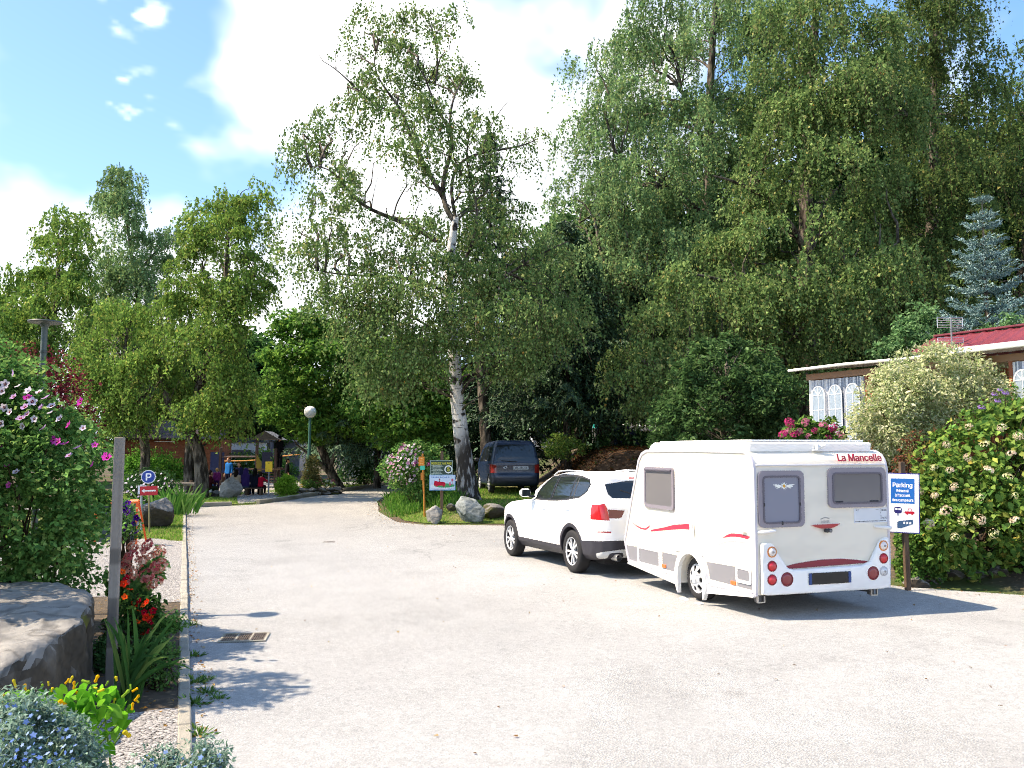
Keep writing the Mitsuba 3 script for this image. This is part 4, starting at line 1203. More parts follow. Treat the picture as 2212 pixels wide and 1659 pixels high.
for s_, z_, r_, kind in LIGHTS:
    k = key_of(f'{van}__rear_light')
    labels[k] = {'label': {'o': 'clear rear light with an orange ring', 'r': 'round red rear light', 'd': 'large dark red reflector', 'c': 'clear reversing light'}[kind]}
    col = {'o': hexc('d9d2cc'), 'r': hexc('c0141f'), 'd': hexc('7d1522'), 'c': hexc('cfcfd0')}[kind]
    z0 = 0.060
    lr = lambda V: V @ np.array([[1, 0, 0], [0, 0, 1.0], [0, -1.0, 0]]) + [s_, -z0, z_]
    rr = r_ * .86
    V, Fc = lathe([(0, .030 if kind != 'd' else .012), (rr * .5, .026 if kind != 'd' else .012), (rr * .85, .016 if kind != 'd' else .011), (rr, .0)], 22)
    part(k, 'lens', (lr(V), Fc), 'lens', col, smooth=True, xf=VX)
    ringc = {'o': hexc('cf7a30'), 'r': hexc('8a1a26'), 'd': hexc('6d1420'), 'c': hexc('b5b5b8')}[kind]
    V, Fc = lathe([(rr * .98, .0), (rr * .98, .012), (r_, .010), (r_ * 1.05, .0)], 22)
    part(k, 'ring', (lr(V), Fc), 'satin', ringc, smooth=30, xf=VX)
    if kind in 'oc':
        V, Fc = lathe([(0, .036), (rr * .25, .034), (rr * .3, .024)], 12)
        part(k, 'bulb', (lr(V), Fc), 'lens', hexc('8b8580'), smooth=True, xf=VX)
bl = Polygon([(.80, 1.097), (.90, 1.102), (1.211, 1.105), (1.14, 1.070), (1.07, 1.053), (.94, 1.053), (.87, 1.068)])
V, Fc = prism(bl, .03)
LX('high_brake_light', (rear_plate(V, .0), Fc[:, ::-1]), 'lens', hexc('a01220'), smooth=False)
V, Fc = rbox((.105, .05, .045), .012)
LX('rear_camera', (V + [1.017, -.045, 1.028], Fc), 'satin', BLACK, smooth=30)
V, Fc = lathe([(0, .012), (.012, .010), (.014, 0)], 10)
LX('camera_eye', (V @ np.array([[1, 0, 0], [0, 0, 1.0], [0, -1.0, 0]]) + [1.03, -.07, 1.028], Fc), 'lens', hexc('777a80'))
arc = LineString([(0.945 + .125 * u, 1.155 + .028 * math.sin(u * math.pi * .75 + .3)) for u in np.linspace(0, 1, 9)]).buffer(.0035)
V, Fc = prism(arc, .003)
LX('small_badge', (rear_plate(V, .001), Fc[:, ::-1]), 'satin', hexc('6a6668'), smooth=False, label='small grey badge above the brake light')
bt = meshkit.text_mesh('DIGUE', .030, .003)
tv = np.array(bt.vertices)
LX('badge_lettering', (np.stack([tv[:, 0] + .945, -tv[:, 2] - .001, tv[:, 1] + 1.117], 1), np.array(bt.faces)), 'satin', hexc('8a8688'), smooth=False)
V, Fc = prism(sbox(1.445, 1.105, 1.955, 1.285), .002)
LX('sticker', (rear_plate(V, .001), Fc[:, ::-1]), 'matte', hexc('cfd2d6'), smooth=False, label='pale sticker under the right rear window')
b = B()
for (x0, z0, x1, z1) in [(1.46, 1.118, 1.93, 1.126), (1.865, 1.245, 1.945, 1.252), (1.865, 1.258, 1.945, 1.265), (1.865, 1.150, 1.945, 1.156), (1.865, 1.163, 1.945, 1.169), (1.47, 1.262, 1.53, 1.267), (1.78, 1.262, 1.83, 1.267), (1.856, 1.135, 1.859, 1.275)]:
    V, Fc = prism(sbox(x0, z0, x1, z1), .001)
    b.add(rear_plate(V, .0031), Fc[:, ::-1])
LX('sticker_print', b.mesh(), 'matte', hexc('55585e'), smooth=False)
for s_, d_ in ((.155, 1), (1.865, -1)):
    P = [(s_ - d_ * .115, -.005, 1.030), (s_ - d_ * .09, -.055, 1.034), (s_, -.065, 1.043), (s_ + d_ * .09, -.055, 1.050), (s_ + d_ * .115, -.005, 1.052)]
    LX('grab_handle', tube(P, [.018, .022, .020, .018, .014], 8), 'satin', hexc('e4e2de'), smooth=True)
# the folded roof
rf = ext(Polygon([(.16, 1.995), (.14, 2.09), (.18, 2.115), (2.60, 2.125), (2.72, 2.08), (2.80, 1.995)]), 'yz', .05, WID - .12) ^ ext(rect_round(.05, .1, WID - .12, 2.85, .05), 'xy', 1.9, 2.3)
LX('lifting_roof', rf, 'van_white', smooth=25)
V, Fc = prism(rect_round(.09, .20, WID - .16, 2.55, .06), .022, 2.122)
LX('roof_lid', (V, Fc), 'van_white', smooth=25)
b = B().box((1.02, .125, 2.055), (.05, .05, .09), bev=.012).box((1.08, .115, 2.06), (.13, .03, .025), roty(-.25), bev=.008).box((1.02, .12, 2.012), (.16, .04, .02), bev=.006)
LX('roof_latch', b.mesh(), 'satin', hexc('d8d8d6'), smooth=False)
# left side: window, stripes, hatches, reflectors, skirt
def side_plate(V2, off):
    """(l, z, out) on the left side."""
    return np.stack([-V2[:, 2] - off, V2[:, 0], V2[:, 1]], 1)


SO_ = -.011
k = key_of(f'{van}__side_window')
labels[k] = {}
fr, pn = rect_round(1.945, 1.165, 2.825, 1.765, .06), rect_round(1.985, 1.215, 2.785, 1.70, .045)
V, Fc = prism(fr.difference(pn), .03)
part(k, 'frame', (side_plate(V, SO_), Fc), 'satin', hexc('7d7882'), smooth=30, xf=VX)
V, Fc = prism(pn, .02)
part(k, 'pane', (side_plate(V, SO_), Fc), 'tint_glass', smooth=False, xf=VX)
V, Fc = rbox((.03, .80, .03), .008)
part(k, 'awning_rail', (V + [-.03, 2.385, 1.728], Fc), 'satin', hexc('5f5b66'), smooth=False, xf=VX)
stripes = [([(1.52, 1.005), (1.60, 1.008), (1.97, .968), (2.30, .900), (2.69, .835), (2.655, .812), (2.15, .878), (1.75, .925), (1.53, .935)], 'b03046', 'red'),
           ([(2.70, .905), (2.72, .870), (2.83, .822), (2.98, .818), (3.15, .850), (3.34, .915), (3.16, .870), (2.98, .842), (2.84, .845)], 'b03046', 'red'),
           ([(.74, .895), (.62, .95), (.52, .977), (.32, .985), (.114, .972), (.17, .935), (.35, .945), (.52, .935), (.64, .915)], 'b03046', 'red'),
           ([(.87, .79), (.75, .85), (.64, .893), (.45, .912), (.20, .908), (.25, .878), (.45, .880), (.62, .860), (.76, .820)], 'a9a9b0', 'grey'),
           ([(1.53, .915), (1.75, .905), (2.15, .858), (2.6, .795), (2.58, .785), (2.15, .842), (1.75, .885), (1.55, .893)], 'b4b4ba', 'grey'),
           ([(2.72, .830), (2.85, .785), (3.0, .785), (3.25, .845), (3.0, .770), (2.83, .770)], 'b4b4ba', 'grey')]
for q, hx_, nm in stripes:
    V, Fc = prism(Polygon(q).buffer(0), .003)
    LX('stripe', (side_plate(V, SO_), Fc), 'satin', hexc(hx_), smooth=False, label=f'curved {nm} stripe on the side')
for (a0, a1, z0, z1, nm) in [(2.385, 3.085, .292, .572, 'hatch'), (.108, .432, .392, .728, 'hatch')]:
    fr = rect_round(a0, z0, a1, z1, .04)
    inn = rect_round(a0 + .035, z0 + .035, a1 - .035, z1 - (.04 if a0 > 1 else .17), .025)
    V, Fc = prism(fr.difference(inn), .012)
    LX(nm, (side_plate(V, SO_), Fc), 'van_white', smooth=25)
    V, Fc = prism(inn, .004)
    LX('hatch_panel', (side_plate(V, SO_), Fc), 'satin', hexc('8e8e94') * .72, smooth=False)
for (a, z) in ((2.275, .355), (.493, .368)):
    V, Fc = prism(rect_round(a - .055, z - .022, a + .055, z + .022, .006), .014)
    LX('side_reflector', (side_plate(V, SO_), Fc), 'lens', hexc('d0682a'), smooth=False)
for sk in ([(.03, .262), (.03, .300), (1.10, .250), (1.10, .150)], [(1.86, .150), (1.86, .250), (3.37, .295), (3.40, .258)]):
    V, Fc = prism(sk, .035)
    LX('side_skirt', (side_plate(V, SO_), Fc), 'van_white', smooth=25)
for sk in ([(.05, .300), (.05, .318), (1.05, .276), (1.05, .258)], [(1.90, .258), (1.90, .276), (3.38, .318), (3.38, .300)]):
    V, Fc = prism(sk, .043)
    LX('skirt_rail', (side_plate(V, SO_), Fc), 'satin', hexc('c6c4cc') * .8, smooth=False)
fl = Point(1.475, .29).buffer(.405, quad_segs=14).union(Polygon([(1.07, .29), (1.10, .19), (1.85, .17), (1.88, .29)])).difference(Point(1.475, .29).buffer(.328, quad_segs=14).union(sbox(1.147, .0, 1.803, .29)))
V, Fc = prism(fl, .06)
V2 = side_plate(V, SO_)
LX('wheel_arch', (V2, Fc), 'van_white', smooth=25)
V, Fc = prism(Polygon([(1.20, .612), (1.20, .632), (1.95, .640), (1.95, .620)]), .025)
LX('step_rail', (side_plate(V, SO_), Fc), 'satin', hexc('dad8da'), smooth=False)
b = B().box((-.03, 1.43, .965), (.05, .035, .14), bev=.01).box((-.04, 1.40, .93), (.03, .05, .05), bev=.01).box((-.018, 1.335, .82), (.012, .012, .40), rotz(0) @ rotx(.16))
LX('roof_strut', b.mesh(), 'satin', hexc('d6d4d6'), smooth=False, label='pale metal strut standing off the side')
V, Fc = rbox((.03, .10, .03), .008)
LX('side_handle', (V + [-.02, .23, 1.03], Fc), 'satin', hexc('dcdcda'), smooth=False)
for s_, sd in ((.155, -1), (WID - .155, 1)):
    k = f'{van}'
    # wheels turn about s: swap the axes
    Rw = np.array([[0, sd, 0], [1.0 * sd, 0, 0], [0, 0, 1.0]]) if False else np.array([[0, 1.0, 0], [-1.0, 0, 0], [0, 0, 1.0]])
    wx = (VX[0] + CR @ np.array([0, 1.475, 0]), CR @ Rw)
    wheel(van, (0, s_, .285), .29, .195, .185, sd, wx, style='steel')
b = B().box((1.0, 1.95, .23), (1.5, 2.8, .08)).tube([(.3, 3.3, .25), (1.0, 4.55, .40)], .03, 6).tube([(1.68, 3.3, .25), (1.0, 4.55, .40)], .03, 6).box((1, 1.475, .28), (1.7, .07, .07))
for s_ in (.13, 1.80):
    b.box((s_, .16, .235), (.07, .05, .10)).tube([(s_, .16, .22), (s_, .55, .20)], .012, 5)
LX('chassis', b.mesh(), 'satin', hexc('55565a'), smooth=False)
for s_ in (.13, 1.80):
    b = B().box((s_, .10, .185), (.10, .03, .012)).box((s_ - .045, .10, .22), (.012, .03, .08)).box((s_ + .045, .10, .22), (.012, .03, .08))
    LX('corner_steady', b.mesh(), 'metal', (0.45, 0.45, 0.45), smooth=False)

# ---- the dark blue van under the trees
NB = hexc('16243c')
nyaw = 0.155
NR = np.array([[-math.sin(nyaw), -math.cos(nyaw), 0], [math.cos(nyaw), -math.sin(nyaw), 0], [0, 0, 1.0]])
nc = at(1114, 1062, 30.0)
NX = (np.array([nc[0], nc[1], 0]) + NR @ np.array([.72, 0, 0]) + [0, 0, gz(nc[0], nc[1] + .7) + .03], NR)
nv = thing('parked_van', 'dark blue minibus parked in the shade behind the tall birch', 'van')
lo = ext([(-.70, .30), (-.76, .42), (-.75, .62), (-.70, .70), (-.70, 1.05), (3.3, 1.05), (3.5, .8), (3.52, .4), (3.4, .25), (-.6, .25)], 'xz', -1, 1) ^ ext([(-.77, -.5), (-.72, -.74), (-.55, -.845), (3.1, -.845), (3.4, -.7), (3.53, -.3), (3.53, .3), (3.4, .7), (3.1, .845), (-.55, .845), (-.72, .74), (-.77, .5)], 'xy', 0, 2)
up = ext([(-.71, .95), (-.66, 1.25), (-.55, 1.68), (-.42, 1.79), (0, 1.83), (1.8, 1.82), (2.3, 1.72), (3.2, 1.05), (3.35, .95)], 'xz', -1, 1) ^ ext(mirror_poly([(.3, .9), (.845, .9), (.835, 1.05), (.73, 1.62), (.66, 1.76), (.5, 1.83), (.2, 1.84)]), 'yz', -2, 4)
body = softened(lo + up, .09, 4)
for a in ((0, .31), (2.65, .31)):
    body = body - cyl(a, .36, .5, 1.2) - cyl(a, .36, -1.2, -.5)
C = dict(owner=nv, xf=NX)
carve('rear_window', ext(Polygon(mirror_poly([(.2, 1.10), (.69, 1.11), (.62, 1.64), (.2, 1.67)])).buffer(-.03).buffer(.03), 'yz', -1.3, -.35), 'car_glass', **C)
for s in (1, -1):
    ry = (.4, 1.2) if s > 0 else (-1.2, -.4)
    for q in ([(-.42, 1.12), (-.36, 1.58), (.42, 1.62), (.42, 1.10)], [(.50, 1.10), (.50, 1.62), (1.35, 1.62), (1.35, 1.09)], [(1.43, 1.09), (1.43, 1.61), (1.95, 1.57), (2.60, 1.15), (2.6, 1.09)]):
        carve('window', ext(Polygon(q).buffer(-.03).buffer(.03), 'xz', *ry), 'car_glass', **C)
    fl = lambda q: [(y * s, z) for y, z in q]
    carve('tail_light', ext(fl([(.90, .70), (.66, .70), (.66, .98), (.90, 1.0)]), 'yz', -1.3, -.42), 'lens', hexc('8a1a16'), **C)
carve('windscreen', ext(mirror_poly([(.2, 1.12), (.68, 1.12), (.60, 1.68), (.2, 1.70)]), 'yz', 2.0, 4), 'car_glass', **C)
carve('bumper', ext([(-1, .2), (-1, .56), (-.35, .53), (-.35, .2)], 'xz', -2, 2), 'satin', hexc('1a2130'), **C)
part(nv, 'body', body, 'paint', NB, smooth=38, xf=NX)
for s in (1, -1):
    for a in (0, 2.65):
        wheel(nv, (a, s * .74, .31), .31, .20, .19, s, NX, style='steel')
    V, Fc = rbox((.10, .18, .14), .03)
    part(nv, 'mirror', (V + [2.45, s * .96, 1.15], Fc), 'satin', BLACK, smooth=40, xf=NX)
V, Fc = rbox((.02, .52, .11), .004)
part(nv, 'number_plate', (V + [-.712, -.18, .87], Fc), 'satin', hexc('b9bcc0'), smooth=False, xf=NX)
bt = meshkit.text_mesh('CW-351-YC', .060, .003, bold=True)
tv = np.array(bt.vertices)
kx = .43 / np.ptp(tv[:, 0])
part(nv, 'plate_lettering', (np.stack([-.7225 - tv[:, 2], .035 - tv[:, 0] * kx, tv[:, 1] + .84], 1), np.array(bt.faces)), 'satin', hexc('22242a'), smooth=False, xf=NX)
sw = Polygon([(0.07 * math.cos(t) * (1 - t / 9), .05 * math.sin(t) * (1 - t / 9)) for t in np.linspace(0.3, 5.6, 30)]).buffer(0).symmetric_difference(affinity.translate(affinity.scale(Point(0, 0).buffer(1), .035, .022), .012, .004)).buffer(0)
V, Fc = prism(affinity.scale(sw, 1.2, 1.2), .004)
part(nv, 'swirl_sticker', (np.stack([-.706 - V[:, 2], .36 - V[:, 0], V[:, 1] + .875], 1), Fc), 'matte', hexc('dfe2e4'), smooth=False, xf=NX, label='white swirl sticker on the tailgate')
part(nv, 'rear_wiper', B().tube([(-.70, -.05, 1.08), (-.715, .25, 1.10), (-.715, .5, 1.12)], .012, 5).mesh(), 'rubber', smooth=False, xf=NX)

# ---------------------------------------------------------------- kerbs, drains, stones
kerb = key_of('kerb')
labels[kerb] = {'kind': 'structure'}
KD = unit(np.array([-0.37, 1.0, 0]))
KA = math.atan2(KD[1], KD[0])
krng = np.random.default_rng(5)
Yk = 2.6
while Yk < 27.6:
    st = 0.469
    yc = Yk + st / 2
    z = float(flat_left(0, yc))
    sl = float(flat_left(0, yc + .4) - flat_left(0, yc - .4)) / .8
    V, Fc = rbox((0.492, 0.092, 0.30), .010)
    V = V @ (rotz(KA) @ roty(-math.atan(sl))).T + [KX(yc) - .045 + krng.normal(0, .003), yc, z - .088 + krng.normal(0, .004)]
    part(kerb, 'kerb_stone', (V, Fc), 'concrete', smooth=False)
    Yk += st
far_kerb = key_of('far_kerb')
labels[far_kerb] = {'kind': 'structure'}
FK = np.array([(-14.5, 31.0), (-11.3, 30.2), (-10.0, 30.75), (-9.1, 31.5), (-8.5, 33.3), (-7.95, 36.5), (-7.45, 41), (-6.75, 46.5), (-5.5, 52)])
fk = LineString(FK)
for d in np.arange(0, fk.length - 1, 1.0):
    a, b_ = np.array(fk.interpolate(d).coords[0]), np.array(fk.interpolate(d + 1).coords[0])
    c = (a + b_) / 2
    if -9.9 < c[0] < -8.95 and c[1] < 32.6:
        continue
    V, Fc = rbox((0.985, .16, .34), .02)
    V = V @ rotz(math.atan2(*(b_ - a)[::-1])).T + [c[0], c[1], gz(*c) - .02]
    part(far_kerb, 'kerb_stone', (V, Fc), 'concrete', smooth=False)

g0 = gpt(528, 1380)
GR = rotz(.16)
dk = thing('drain_grate', 'three-panel iron drain grate set in the road by the left kerb', 'drain grate')
part(dk, 'pit', (lambda m: (m[0] @ GR.T + [g0[0], g0[1], .008], m[1]))(rbox((.48, .44, .008))), 'rubber', smooth=False)
fr = sbox(-.27, -.24, .27, .24)
for k_ in range(3):
    fr = fr.difference(sbox(-.245 + k_ * .168, -.21, -.245 + k_ * .168 + .150, .21))
part(dk, 'frame', (lambda m: (m[0] * [.9, .95, 1] @ GR.T + [g0[0], g0[1], .010], m[1]))(prism(fr, .012)), 'concrete', smooth=False)
for k_ in range(3):
    b = B()
    for q in range(6):
        b.box((-.245 + k_ * .168 + .0125 + q * .025, 0, .016), (.011, .42, .010))
    for q in range(4):
        b.box((-.17 + k_ * .168, -.15 + q * .10, .0175), (.15, .014, .009))
    gm = b.mesh()
    part(dk, 'grate', (gm[0] * [.9, .95, 1] @ GR.T + [g0[0], g0[1], 0], gm[1]), 'satin', hexc('5b5048'), smooth=False)
g1 = gpt(712, 1171)
dk = thing('drain_cover', 'small rusty drain cover in the middle of the road', 'drain cover')
part(dk, 'lid', (lambda m: (m[0] + [g1[0], g1[1], .014], m[1]))(rbox((.30, .30, .014), .004)), 'satin', hexc('5a4334'), smooth=False)
b = B()
for q in range(5):
    b.box((g1[0], g1[1] - .11 + q * .055, .0235), (.26, .018, .006))
part(dk, 'rib', b.mesh(), 'satin', hexc('45352b'), smooth=False, kind='stuff')


def stone(label, px, py_base, Y, w, h, d=None, seed=1, mat='rock', sub=4, rz=0.0, sink=0.12, amp=.3):
    c = at(px, py_base, Y)
    z = c[2]
    V, Fc = blob((0, 0, 0), (w / 2, (d or w * .8) / 2, h * .62), seed, sub, amp)
    V = V @ rotz(rz).T
    V = V + [c[0], c[1] + (d or w * .8) * .3, z + h * .42]
    k = thing('boulder', label, 'boulder')
    part(None, k, (V, Fc), mat, smooth=42)
    return k


top = [(-300, 1262, 8.6), (60, 1255, 8.7), (188, 1266, 8.2), (203, 1300, 7.55), (176, 1345, 6.6), (90, 1395, 5.85), (0, 1440, 5.4), (-300, 1530, 4.9)]
P = [at(*t) for t in top]
low = []
for p_ in P:
    low.append([p_[0] * 1.0 + .06, p_[1] - .10, -.05])
hull = trimesh.convex.convex_hull(np.array(P + low))
hm = m3.Manifold(m3.Mesh(np.array(hull.vertices, np.float32), np.array(hull.faces, np.uint32))).refine_to_length(.07).to_mesh()
tm = trimesh.Trimesh(hm.vert_properties[:, :3], hm.tri_verts, process=False)
trimesh.smoothing.filter_laplacian(tm, lamb=.5, iterations=4, volume_constraint=False)
V = np.array(tm.vertices)
V += np.array(tm.vertex_normals) * (0.16 * (meshkit.fbm(V * 2.2, 4, 6) - .5) + 0.10 * (meshkit.fbm(V * 6, 4, 7) - .5))[:, None]
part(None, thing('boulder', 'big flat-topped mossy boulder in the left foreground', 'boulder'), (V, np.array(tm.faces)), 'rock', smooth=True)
stone('rounded brown boulder on the lawn behind the P sign', 328, 1134, 23.2, .82, .66, .7, 3, rz=.4)
stone('pale rounded boulder at the left end of the bench', 492, 1079, 34.2, .86, .78, .7, 5, rz=.2, mat='rock_pale')
stone('small blue-grey stone between the twin trunks and the pale boulder', 465, 1078, 34.8, .36, .36, .3, 6)
stone('white-topped stone at the foot of the sign boards', 938, 1128, 25.0, .46, .44, .4, 8, sub=3, mat='rock_pale')
stone('flat greenish slab leaning against the foot of the tall birch', 1014, 1124, 25.0, .78, .66, .45, 9, 'rock_green', rz=-.3)
stone('low brown stone in the shade right of the greenish slab', 1062, 1118, 25.4, .72, .34, .5, 12, sub=3)
stone('small mottled stone left of the birch roots', 974, 1104, 26.2, .26, .22, .2, 13, sub=3)
for k_, (px, py) in enumerate([(2012, 1262), (2060, 1254), (2110, 1251), (2160, 1247), (1985, 1270)]):
    c = gpt(px, py)
    lab = ['first', 'second', 'third', 'fourth', 'nearest'][k_]
    V, Fc = blob((c[0], c[1] + .05, c[2] + .03), (.20, .15, .13), 20 + k_, 2, .3)
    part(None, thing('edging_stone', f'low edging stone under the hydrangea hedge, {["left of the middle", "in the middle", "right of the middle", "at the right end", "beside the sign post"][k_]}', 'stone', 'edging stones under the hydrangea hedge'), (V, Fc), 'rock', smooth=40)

# ---------------------------------------------------------------- posts, lamps, signs
def ground_y(px, py, Y):
    c = at(px, py, Y)
    return np.array([c[0], c[1], gz(c[0], c[1])])


pk = thing('wooden_post', 'tall weathered grey square post in the left foreground', 'post')
V, Fc = rbox((.074, .070, 2.16), .006)
part(pk, 'shaft', (V @ rotz(.18).T + at(249, 1200, 7.4) * [1, 1, 0] + [0, 0, 1.01], Fc), 'grey_wood', smooth=False)
lp = thing('street_lamp', 'grey post lamp with a flat disc head at the left', 'street lamp')
b0, b1 = at(82, 950, 10.75) * [1, 1, 0], at(97, 700, 10.75)
b0[2] = .05
part(lp, 'post', tube([b0, b0 * .5 + b1 * .5, b1], [.044, .038, .036], 14), 'satin', hexc('4d5654'), smooth=40)
part(lp, 'collar', tube([b1 - [0, 0, .36], b1 - [0, 0, .33]], .043, 14), 'satin', hexc('3c4442'), smooth=40)
V, Fc = lathe([(0, -.045), (.05, -.042), (.058, -.012), (.185, .0), (.196, .010), (.19, .022), (.10, .034), (0, .038)], 36)
part(lp, 'disc_head', (V + b1 + [0, 0, .012], Fc), 'satin', hexc('49504f'), smooth=40)

lp = thing('street_lamp', 'white globe lamp on a green pole beside the round flower bed', 'street lamp')
b1 = at(670, 890, 37.4)
b0 = np.array([b1[0] - .02, b1[1], gz(b1[0], b1[1])])
part(lp, 'pole', tube([b0, b1 - [0, 0, .26]], [.075, .055], 12), 'satin', hexc('3f6b62'), smooth=40)
part(lp, 'collar', tube([b1 - [0, 0, .30], b1 - [0, 0, .22]], [.07, .10], 12), 'satin', hexc('3f6b62'), smooth=40)
m = trimesh.creation.icosphere(subdivisions=3, radius=.258)
part(lp, 'globe', (m.vertices + b1, m.faces), 'lamp_glass', smooth=True)


def facing(px, Y, extra=0.0):
    """Rotation that turns a plate (x right, y up, z out) towards the road at the camera's side."""
    a = math.atan2((px - CX) / FL, 1.0)
    return rotz(-a + extra) @ rotx(math.pi / 2)


def plate(parent, name, shape, c, R, mat, col, d=.012, off=0.0, label=None, smooth=False):
    V, Fc = prism(shape, d, off)
    return part(parent, name, (V @ R.T + c, Fc), mat, col, smooth=smooth, label=label)


def text_on(parent, txt, h, x, y, c, R, col, off, width=None, name='lettering', bold=True, mat='matte'):
    m_ = meshkit.text_mesh(txt, h, .002, bold=bold)
    v = np.array(m_.vertices)
    w = np.ptp(v[:, 0])
    k_ = width / w if width else 1
    v[:, 0] = (v[:, 0] - v[:, 0].min() - w / 2) * k_ + x
    v[:, 1] += y - h / 2
    v[:, 2] += off
    return part(parent, name, (v @ R.T + c, np.array(m_.faces)), mat, col, smooth=False)


# parking sign beside the caravan
sg = thing('parking_sign', 'white sign with a blue panel reading Parking, on a dark post by the caravan', 'sign')
Yp = 13.0
c = at(1951, 1086.5, Yp)
R = facing(1951, Yp, .10) @ rotz(-.028)
W_, H_ = .415, .845
plate(sg, 'board', rect_round(-W_ / 2, -H_ / 2, W_ / 2, H_ / 2, .012), c, R, 'satin', hexc('e9e9ea'), .025, 0)
plate(sg, 'board_edge', sbox(-W_ / 2 - .012, -H_ / 2 - .012, W_ / 2 + .012, H_ / 2 + .012).difference(sbox(-W_ / 2 + .001, -H_ / 2 + .001, W_ / 2 - .001, H_ / 2 - .001)), c, R, 'satin', hexc('34318c'), .030, -.008)
plate(sg, 'blue_panel', sbox(-.168, -.005, .150, .355), c, R, 'satin', hexc('1464b4'), .002, .0255, label='blue panel with white writing')
for txt, h_, y_, w_ in (('Parking', .062, .262, .265), ('Réservé', .040, .180, .165), ("à l'accueil", .040, .112, .205), ('des campeurs', .040, .044, .285)):
    text_on(sg, txt, h_, -.010, y_, c, R, hexc('f2f4f6'), .0278, width=w_)
cv = shapely.union_all([rect_round(-.125, -.150, -.022, -.060, .028), sbox(-.082, -.185, -.066, -.15)]).difference(shapely.union_all([rect_round(-.115, -.105, -.078, -.075, .008), rect_round(-.070, -.105, -.033, -.075, .008)]))
plate(sg, 'caravan_picture', cv, c, R, 'matte', hexc('2b2a66'), .002, .0255, label='small dark blue drawing of a caravan seen from the rear')
cr = shapely.union_all([rect_round(.022, -.152, .145, -.118, .008), LineString([(.060, -.118), (.066, -.080), (.105, -.080), (.112, -.118)]).buffer(.003), sbox(.0, -.140, .022, -.134), Point(.050, -.156).buffer(.012), Point(.115, -.156).buffer(.012)])
plate(sg, 'car_picture', cr, c, R, 'matte', hexc('b3142e'), .002, .0255, label='small red drawing of a car')
bs = Polygon([(-.085, -.365), (-.085, -.285), (-.06, -.262), (.125, -.235), (.128, -.300), (-.03, -.365)])
bs = bs.difference(shapely.union_all([Polygon([(-.005 + k_ * .04, -.305), (.022 + k_ * .04, -.300), (.022 + k_ * .04, -.268), (-.005 + k_ * .04, -.272)]) for k_ in range(3)]))
plate(sg, 'bus_picture', bs, c, R, 'matte', hexc('3d5a7c'), .002, .0255, label='small blue-grey drawing of a motorhome')
pb = gpt(1968, 1272)
b = B().box((0, 0, 0), (.075, .065, 1.95), bev=.005)
V, Fc = b.mesh()
V = V @ (rotz(.1) @ roty(-.012)).T + [c[0] + .035, c[1] + .055, .90]
part(sg, 'post', (V, Fc), 'brown_wood', smooth=False)

# the slow-down boards on the island
sg = thing('speed_sign', 'dark green board asking drivers to go at walking pace, above a picture board', 'sign')
Yb = 26.0
c1, R = at(953.5, 1010.5, Yb), facing(953, Yb, .06)
plate(sg, 'board', sbox(-.335, -.215, .335, .215), c1, R, 'satin', hexc('1d3b2e'), .015, 0)
plate(sg, 'board_edge', sbox(-.335, -.215, .335, .215).difference(sbox(-.322, -.202, .322, .202)), c1, R, 'satin', hexc('9fb5a8'), .003, .0155)
text_on(sg, 'ROULEZ AU PAS', .062, 0, .130, c1, R, hexc('d8cf3a'), .0158, width=.60)
ringp = Point(.205, -.045).buffer(.115, quad_segs=10)
plate(sg, 'speed_ring', ringp.difference(ringp.buffer(-.028)), c1, R, 'matte', hexc('eef0ea'), .003, .0156)
text_on(sg, '5', .105, .205, -.045, c1, R, hexc('d8cf3a'), .0158, name='speed_number')
b = B()
for q in range(7):
    y_ = .075 - q * .040
    V, Fc = prism(sbox(-.285 + .03 * (q % 2), y_ - .008, .02 + .035 * math.sin(q * 2.1), y_ + .008), .002, .0156)
    b.add(V @ R.T + c1, Fc)
    if q % 2 == 0:
        V, Fc = prism(Point(-.305, y_).buffer(.008, quad_segs=3), .002, .0156)
        b.add(V @ R.T + c1, Fc)
part(sg, 'small_print', b.mesh(), 'matte', hexc('b4bfae'), smooth=False, kind='stuff')
c2 = at(955.5, 1042.5, Yb - .015)
plate(sg, 'picture_board', sbox(-.38, -.225, .38, .225), c2, R, 'satin', hexc('c3d3e4'), .015, 0, label='pale blue picture board')
plate(sg, 'picture_edge', sbox(-.38, -.225, .38, .225).difference(sbox(-.366, -.211, .366, .211)), c2, R, 'satin', hexc('6d9fd0'), .003, .0155)
text_on(sg, 'Roulez au pas !!', .046, -.06, .160, c2, R, hexc('3d6eb0'), .0158, width=.52)
el = affinity.scale(Point(0, 0).buffer(1), .30, .062)
plate(sg, 'picture_road', affinity.translate(affinity.scale(Point(0, 0).buffer(1), .335, .075), -.02, -.105), c2, R, 'matte', hexc('dfe6ea'), .0015, .0155)
plate(sg, 'picture_grass', affinity.translate(el, .06, -.085), c2, R, 'matte', hexc('4a9a62'), .0015, .0172)
cart = shapely.union_all([Polygon([(-.25, -.07), (-.235, .055), (-.10, .03), (.06, .015), (.095, -.03), (.085, -.085), (-.20, -.095)]), Point(-.17, -.09).buffer(.03), Point(.04, -.095).buffer(.03)])
plate(sg, 'picture_car', cart, c2, R, 'matte', hexc('c01f3a'), .0015, .0190)
fig = shapely.union_all([LineString([(-.085, .03), (-.085, .085)]).buffer(.010), Point(-.085, .100).buffer(.018)])
plate(sg, 'picture_driver', fig, c2, R, 'matte', hexc('7a3040'), .0015, .0190)
fig2 = shapely.union_all([Point(.225, -.055).buffer(.035), Point(.225, -.005).buffer(.022), LineString([(.29, -.05), (.29, .09)]).buffer(.006), Point(.29, .085).buffer(.03), LineString([(.25, .045), (.335, .055)]).buffer(.006)])
plate(sg, 'picture_walkers', fig2, c2, R, 'matte', hexc('c8667a'), .0015, .0190)
b = B()
